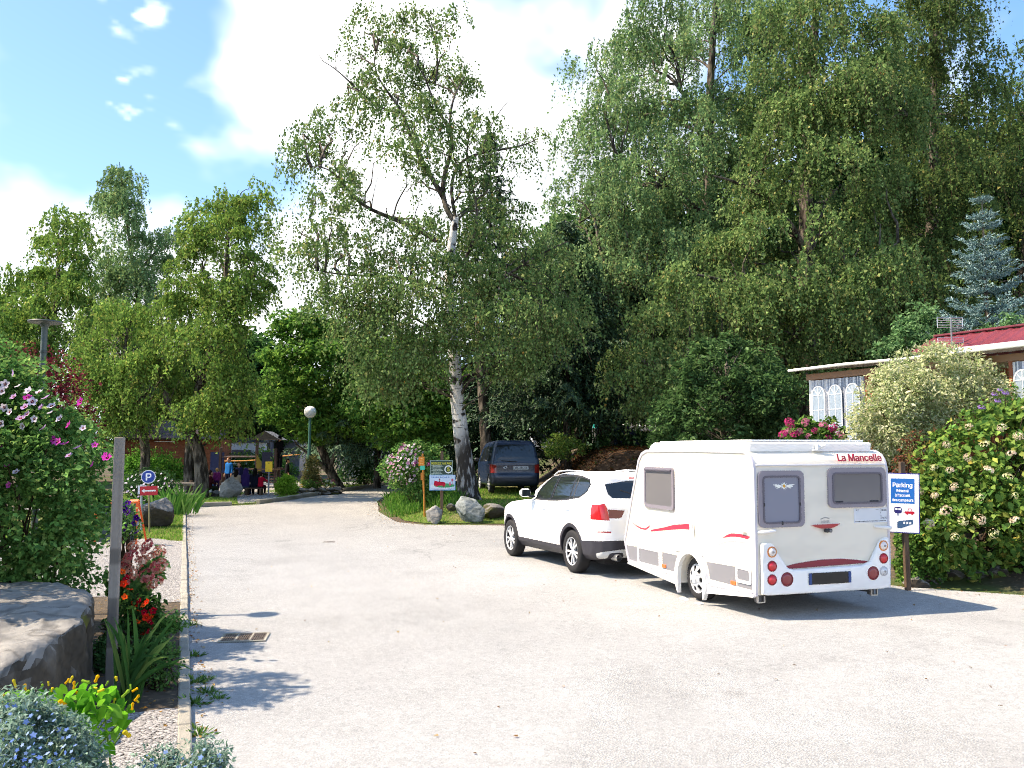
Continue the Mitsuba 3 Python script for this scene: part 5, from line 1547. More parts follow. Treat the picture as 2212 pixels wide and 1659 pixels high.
V, Fc = prism(sbox(-.27, -.195, .27, -.183), .0015, .0172)
b.add(V @ R.T + c2, Fc)
part(sg, 'picture_caption', b.mesh(), 'matte', hexc('9a6a86'), smooth=False)
tp, bp = at(954, 978, Yb + .05), ground_y(955, 1100, Yb + .05)
part(sg, 'post', (lambda m_: (m_[0] + [(tp[0] + bp[0]) / 2, tp[1], (tp[2] + bp[2]) / 2 - .05], m_[1]))(rbox((.085, .06, tp[2] - bp[2] + .2), .006)), 'brown_wood', smooth=False)
sg = thing('waymark_post', 'thin orange-yellow post with an orange tag, left of the green board', 'post')
Yw = 26.2
tp, bp = at(913, 980, Yw), ground_y(918, 1106, Yw)
part(sg, 'post', tube([bp - [0, 0, .1], tp], [.034, .030], 8), 'satin', hexc('b0701c'), smooth=40)
R = facing(912, Yw)
plate(sg, 'orange_tag', sbox(-.085, -.135, .085, .135), at(910.5, 996.5, Yw - .04), R, 'satin', hexc('d9821a'), .012)
b = B()
for q in range(3):
    V, Fc = prism(sbox(-.05, .07 - q * .07, .045, .085 - q * .07), .002, .0125)
    b.add(V @ R.T + at(910.5, 996.5, Yw - .04), Fc)
part(sg, 'tag_print', b.mesh(), 'matte', hexc('f0c078'), smooth=False, kind='stuff')
plate(sg, 'green_tag', sbox(-.068, -.062, .068, .062), at(912.7, 1010.5, Yw - .04), R, 'satin', hexc('3fc0a0'), .012)
plate(sg, 'lower_tag', sbox(-.04, -.11, .04, .11), at(911.7, 1029, Yw - .04), R, 'satin', hexc('c87a1c'), .010)

# P sign with the red arrow, the small white sign behind it
sg = thing('parking_sign', 'round blue P sign on a thin post above a red arrow board', 'sign')
Ys = 22.0
c, R = at(320.5, 1030, Ys), facing(320, Ys)
plate(sg, 'disc', Point(0, 0).buffer(.168, quad_segs=10), c, R, 'satin', hexc('e8eaee'), .012)
plate(sg, 'blue_face', Point(0, 0).buffer(.150, quad_segs=10), c, R, 'satin', hexc('1d3f96'), .003, .0125)
text_on(sg, 'P', .175, .005, 0, c, R, hexc('f0f2f4'), .0158, name='letter')
c2 = at(321.5, 1060, Ys)
plate(sg, 'arrow_board', sbox(-.205, -.112, .205, .112), c2, R @ rotz(.02), 'satin', hexc('b8202c'), .012, label='red board with a white arrow pointing left')
ar = Polygon([(-.17, 0), (-.10, .05), (-.10, .018), (.16, .018), (.16, -.018), (-.10, -.018), (-.10, -.05)])
plate(sg, 'arrow', ar, c2, R @ rotz(.02), 'matte', hexc('eceae6'), .003, .0125)
bp = at(323, 1150, Ys + .03)
part(sg, 'post', tube([[bp[0], bp[1], .05], at(321, 1042, Ys + .03)], .022, 8), 'satin', hexc('7d7452'), smooth=40)
sg = thing('small_sign', 'small plain white sign on a grey post, left of the P sign', 'sign')
plate(sg, 'panel', sbox(-.10, -.11, .10, .11), at(307, 1058, 22.6), R, 'satin', hexc('e6e6ec'), .012)
bp = at(305, 1148, 22.6)
part(sg, 'post', tube([[bp[0], bp[1], .05], at(305.5, 1046, 22.63)], .026, 8), 'satin', hexc('8a969a'), smooth=40)
# yellow sign by the bench
sg = thing('yellow_sign', 'plain yellow sign on a grey pole behind the right end of the bench', 'sign')
Ys = 35.4
c, R = at(580.7, 1008, Ys), facing(580, Ys)
plate(sg, 'panel', rect_round(-.135, -.205, .135, .205, .015), c, R, 'satin', hexc('f0c808'), .014)
bp = ground_y(580, 1060, Ys + .04)
part(sg, 'pole', tube([bp, c + [0, .04, .1]], .033, 8), 'satin', hexc('7d828a'), smooth=40)
for y_ in (.135, -.135):
    plate(sg, 'bolt', Point(0, y_).buffer(.02, quad_segs=3), c, R, 'satin', hexc('6b5a10'), .010, .014)
# orange framed notice board on the gravel path
nb = thing('notice_board', 'orange A-frame notice board standing on the gravel path behind the flowers', 'notice board')
Yn = 19.2
R = facing(250, Yn, -.35)
c = at(251, 1128, Yn)
gzb = .09
for a_, b_ in (((-.43, -.62), (-.43, .42)), ((.43, -.62), (.43, .46))):
    q = np.array([(a_[0], a_[1], 0), (b_[0], b_[1], 0)]) @ R.T + c
    q[0, 2] = gzb
    part(nb, 'leg', tube(q, .036, 4), 'satin', hexc('d9581c'), smooth=False)
    q2 = q.copy()
    q2[0] += [0, .55, 0]
    q2[0, 2] = gzb
    q2[1] += [0, .05, 0]
    part(nb, 'leg', tube(q2, .030, 4), 'satin', hexc('d9581c'), smooth=False)
part(nb, 'top_rail', tube(np.array([(-.46, .40, .01), (.46, .45, .01)]) @ R.T + c, .042, 4), 'satin', hexc('e0641f'), smooth=False)
plate(nb, 'panel', sbox(-.39, -.42, .39, .38), c, R, 'satin', hexc('20343c'), .015, -.02)

# ---------------------------------------------------------------- shrubs and flowers
LEAFM = None


def big_leaf(L, W, bend=.25, fold=.18, n=4):
    """A curved leaf with a folded midrib: base at the origin, along +x, face up."""
    u = np.linspace(0, 1, n + 1)
    w = W / 2 * np.sin(np.pi * np.clip(u, .03, .985) ** .75) ** .9
    V = []
    for uu, ww in zip(u, w):
        z = -bend * L * uu ** 2
        V += [[uu * L, ww, z + fold * ww], [uu * L, 0, z], [uu * L, -ww, z + fold * ww]]
    Fc = []
    for i_ in range(n):
        a = i_ * 3
        Fc += [[a, a + 1, a + 4], [a, a + 4, a + 3], [a + 1, a + 2, a + 5], [a + 1, a + 5, a + 4]]
    Fc = np.array(Fc)
    return np.array(V), Fc[:, ::-1]


def frame_of(ax, nr):
    x = unit(ax)
    y = unit(np.cross(nr, x))
    return np.stack([x, y, np.cross(x, y)], -1)


def spread(parent, name, variants, pos, ax, nr, scale, mat='leaf', which=None):
    """One entry per piece: a few shared meshes, each piece under its own placing."""
    F_ = frame_of(ax, nr)
    for i_ in range(len(pos)):
        base = variants[i_ % len(variants) if which is None else which[i_]]
        M = np.eye(4)
        M[:3, :3] = F_[i_] * scale[i_]
        M[:3, 3] = pos[i_]
        k_ = key_of(f'{parent}__{name}')
        scene[k_] = {**base, 'to_world': T(M.tolist())}


def variants(meshes_cols, mat, smooth=True):
    out = []
    for (V, Fc), col in meshes_cols:
        col = np.asarray(col)
        out.append(plyc((V, Fc), mat, smooth, col if col.ndim == 2 else np.tile(col, (len(V), 1))))
    return out


def hibiscus(R_, col, eye):
    b = B()
    for q in range(5):
        a = q * 2 * np.pi / 5
        d, s = np.array([math.cos(a), math.sin(a), 0]), np.array([-math.sin(a), math.cos(a), 0])
        V = np.array([[0, 0, 0], d * .55 * R_ + s * .42 * R_ + [0, 0, .26 * R_], d * R_ + s * .25 * R_ + [0, 0, .34 * R_], d * R_ - s * .2 * R_ + [0, 0, .40 * R_], d * .55 * R_ - s * .42 * R_ + [0, 0, .30 * R_]])
        b.add(V, [[0, 1, 2], [0, 2, 3], [0, 3, 4]], col)
        V = np.array([[0, 0, .03 * R_], d * .30 * R_ + s * .17 * R_ + [0, 0, .17 * R_], d * .40 * R_ + [0, 0, .18 * R_], d * .30 * R_ - s * .17 * R_ + [0, 0, .17 * R_]])
        b.add(V, [[0, 1, 2], [0, 2, 3]], eye)
    V, Fc = tube([[0, 0, 0], [0, 0, .45 * R_]], [.07 * R_, .04 * R_], 4)
    b.add(V, Fc, hexc('e8dfae'))
    return b.mesh(), b.cols()


def flower_head(R_, n, cols, g, flat=.6, fl=.30):
    """A domed head of little flowers."""
    d = rdir(n, g)
    d[:, 2] = np.abs(d[:, 2])
    c = d * R_ * [1, 1, flat] * g.uniform(.86, 1.08, (n, 1))
    V, Fc = leaves(c, np.cross(d, rdir(n, g)), d, R_ * fl * 1.5, R_ * fl * 1.5, .05)
    return (V, Fc), np.repeat(np.array(cols)[g.integers(0, len(cols), n)] * np.exp(g.normal(0, .15, (n, 1))), 4, 0)


def front(outline, Y, depth, n, inset, g, hi=0.0):
    """Points on the camera's side of a shrub's surface."""
    poly = Polygon(outline).buffer(-inset)
    p = fill(poly, n, g, 8)
    d = shapely.distance(shapely.points(p), Polygon(outline).exterior)
    dm = max(d.max(), 1)
    t = np.sqrt(np.clip(1 - (1 - d / dm) ** 2, 0, 1)) * depth
    return at(p[:, 0], p[:, 1], Y - t), p


def bush(name, label, cat_, outline, Y, depth, base, n, r, per, pal, L, W, seed, group=None, inset=10, stems=6, flat=.9, up=.6, mat='leaf', jit=.22, stem_col='3a2e22', fbm_cut=None):
    g = np.random.default_rng(seed)
    t = thing(name, label, cat_, group)
    c = crown_clumps(outline, Y, depth, n, inset, g)
    rr = g.uniform(*r, len(c))
    b0 = at(*base, Y)
    b0[2] = gz(b0[0], b0[1]) if b0[0] > KX(b0[1]) else .045
    j_ = g.choice(len(c), min(stems * 3, len(c)), replace=False)
    S = np.repeat(b0[None], len(j_), 0) + g.normal(0, .10 * depth + .04, (len(j_), 3)) * [1, 1, 0]
    u = np.linspace(0, 1, 5)[None, :, None]
    P = S[:, None] * (1 - u) + c[j_][:, None] * u + np.array([0, 0, 1.0]) * (np.sin(u * np.pi) * .12)
    V, Fc = tubes(P, np.tile(np.linspace(.016, .006, 5), (len(j_), 1)), 4)
    part(t, 'stems', (V, Fc), 'matte', hexc(stem_col), smooth=True)
    q, ax, nr = broad_leaves(c, rr, per, g, flat, 0, up)
    s = np.exp(g.normal(0, .2, len(q)))
    V, Fc = leaves(q, ax, nr, L * s, W * s)
    hue = meshkit.fbm(q * 1.6, 3, seed)[:, None]
    part(t, 'foliage', (V, Fc), mat, tint(len(q), pal, jit, g) * np.repeat(.75 + .5 * hue, 4, 0), smooth=False)
    return t, g


ROSE = [('668f4a', 5), ('7aa258', 3), ('527a40', 4), ('a2ba6a', 1.5)]
MID = [('55793a', 5), ('688a42', 3), ('456a30', 3), ('8aa050', 1)]
GLOSS = [('446038', 5), ('506e40', 4), ('3a5230', 3), ('708a5a', 1.5)]

# rose of Sharon in the left foreground
o = [(-220, 640), (-120, 690), (-30, 740), (40, 785), (110, 850), (170, 905), (215, 960), (238, 1040), (240, 1120), (225, 1200), (190, 1262), (60, 1285), (-220, 1290)]
t, g = bush('rose_of_sharon', 'large flowering shrub with pink and white blooms behind the flat boulder', 'shrub', o, 9.3, .95, (60, 1330), 160, (.20, .34), 300, ROSE, .055, .042, 71, inset=12, stems=10)
cols = [hexc('c23fae'), hexc('d45cc0'), hexc('e4dcec'), hexc('ddd6ea'), hexc('c9a8dc')]
var = variants([hibiscus(.043, c_, hexc('7c1040')) for c_ in cols], 'petal', False)
pk_ = [(125, 955), (118, 950), (205, 962), (150, 918), (175, 868), (228, 985), (233, 990), (14, 1005), (5, 960), (20, 1048), (140, 960), (60, 860), (200, 1005)]
wh_ = [(30, 805), (40, 835), (12, 830), (62, 845), (70, 868), (55, 880), (90, 880), (30, 858), (85, 848), (10, 880), (22, 890), (110, 892), (75, 905), (45, 905), (100, 860), (60, 895), (112, 878), (130, 905), (168, 968), (180, 925), (35, 1020), (150, 985), (5, 845), (50, 920), (95, 925), (2, 915)]
Pp = np.array([at(x, y, 8.42 + g.uniform(-.08, .12)) for x, y in pk_ + wh_])
which = [int(g.integers(0, 2)) for _ in pk_] + [int(g.integers(2, 5)) for _ in wh_]
nrm = unit(np.array([-.35, -.8, .5]) + g.normal(0, .4, (len(Pp), 3)))
spread(t, 'flower', var, Pp, np.cross(nrm, rdir(len(Pp), g)), nrm, g.uniform(.75, 1.1, len(Pp)), which=which)
budm = variants([(rbox((.022, .022, .03), .009), hexc('9aa858'))], 'needle', False)

o = [(-120, 500), (-200, 390), (-440, 370), (-580, 560), (-580, 1000), (-320, 1150), (-150, 960), (-100, 760), (-100, 640)]
bush('rose_of_sharon', 'tall shrub just outside the left edge whose shade falls over the boulder and the road', 'shrub', o, 7.3, .75, (-320, 1420), 120, (.18, .34), 150, ROSE, .06, .045, 72, inset=14, stems=10)
o = [(205, 1420), (212, 1340), (240, 1345), (270, 1385), (345, 1395), (345, 1420), (300, 1440), (230, 1450)]
bush('ground_cover', 'dark leafy undergrowth behind the sword leaves and the weathered post', 'plant', o, 8.2, .45, (280, 1430), 46, (.09, .16), 120, [('4a6a38', 4), ('5c7e44', 3), ('3a5630', 3)], .05, .03, 76, inset=6, stems=6)
o = [(300, 1440), (345, 1380), (385, 1390), (380, 1500), (330, 1540), (290, 1530)]
bush('ground_cover', 'small green leaves creeping over the bed towards the kerb', 'plant', o, 7.4, .10, (340, 1500), 26, (.05, .10), 46, [('5a7e40', 4), ('6e9450', 3), ('48683a', 3)], .035, .02, 78, inset=5, stems=4)
o = [(300, 1345), (340, 1325), (392, 1332), (398, 1365), (350, 1385), (305, 1380)]
bush('ground_cover', 'fresh green low leaves between the red flowers and the kerb', 'plant', o, 8.9, .14, (345, 1380), 26, (.06, .11), 60, [('6c9a48', 4), ('7caa54', 3), ('547c3c', 3)], .045, .018, 79, inset=5, stems=4)
# flowers along the kerb: pink hydrangea, red montbretia and lilies, iris clump
o = [(262, 1180), (300, 1165), (345, 1190), (355, 1240), (320, 1280), (270, 1300), (235, 1270), (230, 1200)]
t, g = bush('hydrangea', 'small hydrangea with pinkish-red heads, right of the weathered post', 'shrub', o, 9.9, .30, (290, 1325), 26, (.10, .16), 90, ROSE, .085, .06, 73, inset=8, stems=5)
var = variants([flower_head(.085, 54, [hexc('dca088'), hexc('c46a58'), hexc('e4c4a8')], g), flower_head(.085, 54, [hexc('b8585a'), hexc('d09484')], g)], 'petal', False)
hp = [(288, 1180), (320, 1178), (345, 1190), (278, 1205), (305, 1215), (335, 1225), (285, 1235), (318, 1243), (348, 1222), (300, 1195), (335, 1256), (268, 1225), (326, 1203), (278, 1255)]
Pp = np.array([at(x, y, 9.62 + g.uniform(-.06, .06)) for x, y in hp])
nrm = unit(np.array([-.1, -.7, .7]) + g.normal(0, .25, (len(Pp), 3)))
spread(t, 'flower_head', var, Pp, np.cross(nrm, rdir(len(Pp), g)), nrm, g.uniform(.8, 1.1, len(Pp)))
o = [(240, 1080), (275, 1085), (302, 1110), (304, 1160), (280, 1178), (240, 1170)]
t, g = bush('petunia', 'violet-flowered trailing plant behind the pink hydrangea', 'plant', o, 10.9, .22, (270, 1330), 16, (.08, .13), 60, ROSE, .045, .035, 74, inset=6, stems=6)
var = variants([hibiscus(.042, hexc('4a1a86'), hexc('1f0a40')), hibiscus(.042, hexc('5e2a9a'), hexc('200a40')), hibiscus(.036, hexc('e8e4f0'), hexc('c8b0d8'))], 'petal', False)
hp = [(268, 1098), (277, 1108), (262, 1110), (296, 1118), (290, 1130), (299, 1132), (270, 1140), (250, 1100), (285, 1150), (298, 1150), (246, 1128), (262, 1160), (275, 1088)]
Pp = np.array([at(x, y, 10.68) for x, y in hp])
nrm = unit(np.array([-.1, -.8, .4]) + g.normal(0, .3, (len(Pp), 3)))
spread(t, 'flower', var, Pp, np.cross(nrm, rdir(len(Pp), g)), nrm, g.uniform(.8, 1.2, len(Pp)))
o = [(255, 1280), (300, 1275), (340, 1300), (335, 1370), (300, 1400), (255, 1390)]
t, g = bush('red_lily', 'scarlet and crimson flowers low beside the weathered post', 'plant', o, 8.6, .25, (290, 1410), 18, (.08, .13), 70, [('3c5a2c', 4), ('2e4a24', 3), ('6a8a40', 1)], .07, .03, 75, inset=6, stems=5)
var = variants([hibiscus(.036, hexc('d8341a'), hexc('a01010')), hibiscus(.036, hexc('a01028'), hexc('600818')), hibiscus(.032, hexc('e05a20'), hexc('a01010'))], 'petal', False)
hp = [(268, 1262), (275, 1250), (264, 1236), (292, 1305), (300, 1298), (312, 1308), (318, 1300), (330, 1318), (300, 1325), (316, 1335), (322, 1345), (296, 1345), (308, 1370), (325, 1365), (270, 1290), (280, 1275), (312, 1322), (326, 1335)]
Pp = np.array([at(x, y, 8.36 + g.uniform(-.05, .1)) for x, y in hp])
nrm = unit(np.array([0, -.7, .6]) + g.normal(0, .4, (len(Pp), 3)))
spread(t, 'flower', var, Pp, np.cross(nrm, rdir(len(Pp), g)), nrm, g.uniform(.8, 1.2, len(Pp)))


def blade(base, tip, w, droop, n=7):
    base, tip = np.asarray(base), np.asarray(tip)
    u = np.linspace(0, 1, n)[:, None]
    P = base * (1 - u) + tip * u + np.array([0, 0, 1.0]) * (np.sin(u * np.pi) * droop)
    t_ = unit(np.gradient(P, axis=0))
    s = unit(np.cross(t_, [0.2, -1.0, 0.3]))
    ww = (w / 2 * np.sin(np.pi * np.clip(u * .82 + .18, 0, .985)))
    V = np.stack([P + s * ww, P - np.cross(s, t_) * ww * .25, P - s * ww], 1).reshape(-1, 3)
    Fc = []
    for i_ in range(n - 1):
        a = i_ * 3
        Fc += [[a, a + 1, a + 4], [a, a + 4, a + 3], [a + 1, a + 2, a + 5], [a + 1, a + 5, a + 4]]
    return V, np.array(Fc)


ir = thing('iris_clump', 'clump of long arching sword leaves at the foot of the weathered post', 'plant')
g = np.random.default_rng(77)
ib = at(275, 1500, 6.95)
ib[2] = .045
for q in range(36):
    a = g.uniform(-.6, 1.35)
    ln = g.uniform(.42, .86)
    el_ = g.uniform(.35, 1.25) if a > 0.2 else g.uniform(.9, 1.4)
    tip = ib + np.array([math.sin(a) * math.cos(el_) * ln * 1.1, -.25 * math.cos(a) * math.cos(el_) * ln, math.sin(el_) * ln])
    part(ir, 'leaf', blade(ib + g.normal(0, .05, 3) * [1, 1, 0], tip, g.uniform(.022, .034), g.uniform(.05, .16)), 'leaf', hexc(['3f6632', '4a7238', '375a30', '6f8a48'][q % 4]), smooth=True)
ir = thing('iris_clump', 'broad iris clump on the lawn corner where the left kerb ends', 'plant')
ib = at(375, 1098, 27.2)
for q in range(150):
    bp = ib + [g.normal(0, .32), g.normal(0, .25), 0]
    bp[2] = float(flat_left(0, bp[1])) + .07
    a = (bp[0] - ib[0]) * 1.2 + g.normal(0, .5)
    ln = g.uniform(.6, 1.15)
    tip = bp + np.array([math.sin(a) * .55 * ln, g.normal(0, .2), ln * g.uniform(.5, .9)])
    part(ir, 'leaf', blade(bp, tip, g.uniform(.045, .07), .12, 5), 'leaf', hexc(['5d8a3a', '6d9a48', '4a7a34', '86a85a'][q % 4]), smooth=True)

# four o'clock flowers and borage right in front of the camera
mp = thing('marvel_of_peru', 'bright green leafy plant with yellow buds in the bottom left corner', 'plant')
g = np.random.default_rng(81)
LV = variants([(big_leaf(.095, .058, b_, .2), hexc(h_)) for b_, h_ in [(.15, '6fae2c'), (.3, '5c9c26'), (.2, '82bc34'), (.35, '4f8a28'), (.25, '74a83c')]], 'leaf', True)
o = [(-30, 1500), (60, 1490), (110, 1500), (180, 1480), (240, 1490), (285, 1530), (275, 1570), (225, 1600), (165, 1590), (60, 1560), (-30, 1560)]
fp, fpx = front(o, 4.9, .32, 120, 4, g)
ax = unit(g.normal(0, .8, (120, 3)) + np.array([.25, -.5, -.15]))
nr = unit(g.normal(0, .45, (120, 3)) + np.array([-.3, -.35, .9]))
spread(mp, 'leaf', LV, fp - ax * .05, ax, nr, g.uniform(.65, 1.15, 120))
extra = np.array([at(x, y, 4.75) for x, y in [(205, 1590), (225, 1605), (195, 1612), (185, 1628), (210, 1625)]])
spread(mp, 'leaf', LV, extra, g.normal(0, .5, (5, 3)) + [.4, -.6, -.3], np.tile([-.2, -.3, .9], (5, 1)) + g.normal(0, .2, (5, 3)), np.full(5, 1.0))
root = at(150, 1650, 4.95)
root[2] = .045
js = g.choice(120, 34, replace=False)
u = np.linspace(0, 1, 5)[None, :, None]
V, Fc = tubes((root + g.normal(0, .10, (34, 3)) * [1, 1, 0])[:, None] * (1 - u) + (fp[js] - [0, -.03, .02])[:, None] * u, np.tile(np.linspace(.009, .004, 5), (34, 1)), 5)
part(mp, 'stems', (V, Fc), 'matte', hexc('5a7a34'), smooth=True)
bud = B()
V, Fc = lathe([(0, 0), (.006, .004), (.0045, .020), (.007, .034), (.0, .040)], 6)
bv = variants([((V, Fc), hexc('e0b81c')), ((V, Fc), hexc('d8c83a')), ((V, Fc), hexc('8aac3a'))], 'petal', True)
bx = [(55, 1492), (105, 1482), (48, 1500), (140, 1478), (150, 1476), (175, 1470), (205, 1474), (252, 1470), (282, 1490), (285, 1494), (112, 1494), (142, 1516), (170, 1505), (200, 1486), (262, 1508), (290, 1515), (300, 1518), (10, 1510), (5, 1518), (35, 1486), (272, 1540), (285, 1535), (210, 1495), (228, 1482), (160, 1490), (245, 1520), (88, 1488)]
bpz = np.array([at(x, y, 4.66 + g.uniform(-.1, .12)) for x, y in bx])
up_ = unit(np.array([.3, -.2, .8]) + g.normal(0, .4, (len(bx), 3)))
spread(mp, 'bud', bv, bpz, np.cross(up_, rdir(len(bx), g)), up_, g.uniform(.8, 1.4, len(bx)))
spread(mp, 'bud', bv, at(np.array([142, 280, 145]), np.array([1525, 1590, 1548]), 4.6), np.tile([1.0, 0, 0], (3, 1)), np.tile([0, -.8, .5], (3, 1)), [2.0, 2.0, 1.6])
BOR = [('7a9484', 4), ('8ca494', 3), ('66846e', 3), ('a2b4a6', 1)]


def borage(label, o, Y, depth, base, n, per, seed, fl):
    t_, g_ = bush('borage', label, 'plant', o, Y, depth, base, n, (.035, .10), per, BOR, .026, .010, seed, inset=1, stems=12, stem_col='5a6f52', up=.9)
    star = B()
    for q in range(5):
        a = q * 2 * np.pi / 5
        d, s = np.array([math.cos(a), math.sin(a), 0]), np.array([-math.sin(a), math.cos(a), 0])
        star.add([[0, 0, 0], d * .007 + s * .005, d * .015, d * .007 - s * .005], [[0, 1, 2], [0, 2, 3]])
    sv = variants([(star.mesh(), hexc('7e98d2')), (star.mesh(), hexc('9ab0dc')), (star.mesh(), hexc('6480c4'))], 'petal', False)
    fp_, _ = front(o, Y, depth * 1.1, fl, 3, g_)
    nn = unit(np.array([-.2, -.6, .8]) + g_.normal(0, .4, (fl, 3)))
    spread(t_, 'flower', sv, fp_, np.cross(nn, rdir(fl, g_)), nn, g_.uniform(.45, 1.05, fl))


borage('grey-green borage with sky-blue star flowers filling the bottom left corner', [(-40, 1530), (5, 1542), (20, 1505), (45, 1530), (75, 1502), (90, 1545), (118, 1535), (130, 1575), (168, 1560), (165, 1600), (200, 1612), (172, 1640), (215, 1655), (200, 1700), (-40, 1720)], 3.9, .42, (60, 1800), 230, 110, 83, 130)
borage('smaller borage patch across the kerb at the bottom edge of the view', [(295, 1650), (318, 1622), (335, 1640), (362, 1612), (385, 1640), (425, 1618), (445, 1608), (455, 1632), (482, 1625), (475, 1690), (310, 1690)], 4.3, .16, (390, 1760), 70, 66, 84, 40)

# right side: hydrangea hedge
o = [(1952, 1268), (1930, 1180), (1950, 1080), (1985, 1000), (2010, 950), (2090, 900), (2200, 865), (2330, 850), (2340, 1290), (2200, 1262), (2100, 1258)]
HED = [('6a8840', 5), ('7c9846', 4), ('54783c', 4), ('98a250', 1.2), ('a89c4e', .5)]
t, g = bush('hydrangea_hedge', 'tall yellow-green hydrangea hedge with cream flower heads behind the Parking sign', 'shrub', o, 14.3, 1.15, (2140, 1262), 150, (.20, .34), 150, HED, .11, .075, 91, inset=12, stems=14)
LV = variants([(big_leaf(.135, .085, b_, .22), hexc(h_)) for b_, h_ in [(.15, '6f8e44'), (.3, '628442'), (.2, '7f984c'), (.35, '567a3e'), (.1, '94a054'), (.25, '759046')]], 'leaf', True)
fp, fpx = front(o, 14.25, 1.28, 300, 8, g)
n_ = 300
ax = unit(g.normal(0, .7, (n_, 3)) + np.array([-.2, -.7, -.25]))
nr = unit(g.normal(0, .5, (n_, 3)) + np.array([-.6, -.3, .8]))
spread(t, 'leaf', LV, fp, ax, nr, g.uniform(.6, 1.05, n_))
var = variants([flower_head(.085, 60, [hexc('d8d0b0'), hexc('c9bc98'), hexc('e0d8c4'), hexc('c8a898')], g, .5, .24), flower_head(.075, 52, [hexc('d0c8a8'), hexc('b8a888'), hexc('d8c0b0')], g, .5, .24), flower_head(.07, 44, [hexc('c8c890'), hexc('d8d4a8')], g, .5, .24)], 'petal', False)
fp, _ = front(o, 14.2, 1.40, 56, 16, g)
fp = fp[fp[:, 2] > .75]
nn = unit(np.array([-.4, -.6, .7]) + g.normal(0, .3, (len(fp), 3)))
spread(t, 'flower_head', var, fp, np.cross(nn, rdir(len(fp), g)), nn, g.uniform(.7, 1.15, len(fp)))
o = [(1952, 1268), (1935, 1200), (1940, 1150), (1985, 1150), (2010, 1200), (2040, 1262)]
bush('low_shrub', 'bright green low shrub between the caravan and the sign post', 'shrub', o, 13.7, .35, (1985, 1268), 34, (.10, .18), 90, MID, .045, .035, 92, inset=6)
# variegated dogwood
o = [(1835, 935), (1845, 880), (1880, 830), (1910, 790), (1960, 765), (2010, 745), (2060, 752), (2110, 765), (2160, 800), (2185, 850), (2170, 890), (2090, 905), (2010, 950), (1960, 1010), (1930, 1010), (1890, 985)]
VAR = [('c2c49a', 5), ('b0b888', 4), ('9aa872', 3), ('d6d4b4', 2), ('7d925a', 2)]
bush('dogwood', 'pale variegated dogwood bush in front of the red-roofed bungalow', 'shrub', o, 16.6, 1.05, (2000, 1080), 130, (.22, .36), 260, VAR, .075, .030, 93, inset=10, stems=12, jit=.15)
o = [(1690, 965), (1700, 925), (1740, 905), (1790, 912), (1830, 930), (1850, 965), (1840, 1000), (1700, 1000)]
t, g = bush('hydrangea', 'pink-headed hydrangea showing above the caravan roof', 'shrub', o, 17.4, .45, (1770, 1080), 40, (.14, .22), 110, MID, .10, .07, 94, inset=6)
var = variants([flower_head(.09, 50, [hexc('c0407a'), hexc('d0608e'), hexc('a83468')], g), flower_head(.085, 46, [hexc('c87a98'), hexc('b0607e')], g)], 'petal', False)
hp = [(1692, 938), (1702, 930), (1716, 938), (1728, 932), (1710, 920), (1740, 912), (1760, 930), (1778, 918), (1800, 925), (1815, 940), (1790, 945), (1745, 942), (1705, 912)]
Pp = np.array([at(x, y, 16.95) for x, y in hp])
nrm = unit(np.array([-.3, -.7, .6]) + g.normal(0, .25, (len(Pp), 3)))
spread(t, 'flower_head', var, Pp, np.cross(nrm, rdir(len(Pp), g)), nrm, g.uniform(.7, 1.1, len(Pp)))
o = [(2100, 880), (2130, 850), (2165, 840), (2212, 830), (2260, 850), (2260, 920), (2120, 910)]
t, g = bush('phlox', 'lilac-flowered tall plant above the hydrangea hedge at the right edge', 'plant', o, 14.9, .35, (2170, 1120), 26, (.10, .18), 80, MID, .06, .03, 95, inset=6)
var = variants([flower_head(.055, 34, [hexc('a07acb'), hexc('b894d8'), hexc('8e66ba')], g)], 'petal', False)
hp = [(2148, 852), (2160, 842), (2172, 849), (2155, 866), (2120, 880), (2205, 870)]
Pp = np.array([at(x, y, 14.55) for x, y in hp])
spread(t, 'flower_head', var, Pp, np.tile([1.0, 0, 0], (len(Pp), 1)), np.tile([-.2, -.6, .8], (len(Pp), 1)), g.uniform(.8, 1.2, len(Pp)))
o = [(1940, 1130), (1925, 1060), (1930, 1000), (1960, 940), (1990, 930), (2000, 1000), (1990, 1080)]
bush('russet_shrub', 'thin russet-brown shrub between the dogwood and the hydrangea hedge', 'shrub', o, 15.3, .35, (1960, 1200), 30, (.12, .2), 60, [('7a4a3c', 4), ('8a5f48', 3), ('5f4030', 3), ('6a7a44', 2)], .06, .025, 96, inset=8)
# rhododendron behind the caravan
o = [(1388, 960), (1405, 905), (1398, 870), (1440, 845), (1438, 800), (1480, 770), (1495, 730), (1560, 718), (1600, 700), (1640, 742), (1695, 765), (1700, 810), (1742, 840), (1730, 890), (1752, 960), (1700, 1000), (1420, 1000)]
tree('rhododendron', 'big dark glossy-leaved bush standing behind the caravan', 'shrub', o, 25, 2.0, (1570, 1010), (1570, 820), n=100, r=(.28, .62), per=300, style='broad', pal=GLOSS, L=.13, W=.065, tr=.12, seed=97, inset=22, flat=.8, up=.5)
o = [(1880, 770), (1900, 725), (1922, 735), (1940, 680), (1962, 690), (1980, 645), (2004, 668), (2018, 655), (2032, 700), (2055, 690), (2056, 765)]
bush('elder_bush', 'light green leafy bush behind the left end of the red roof', 'shrub', o, 24.5, .8, (1970, 850), 70, (.12, .30), 54, [('668a58', 4), ('7c9c6c', 3), ('527648', 3)], .12, .06, 98, inset=5)
o = [(2110, 740), (2120, 700), (2170, 680), (2240, 690), (2260, 740)]
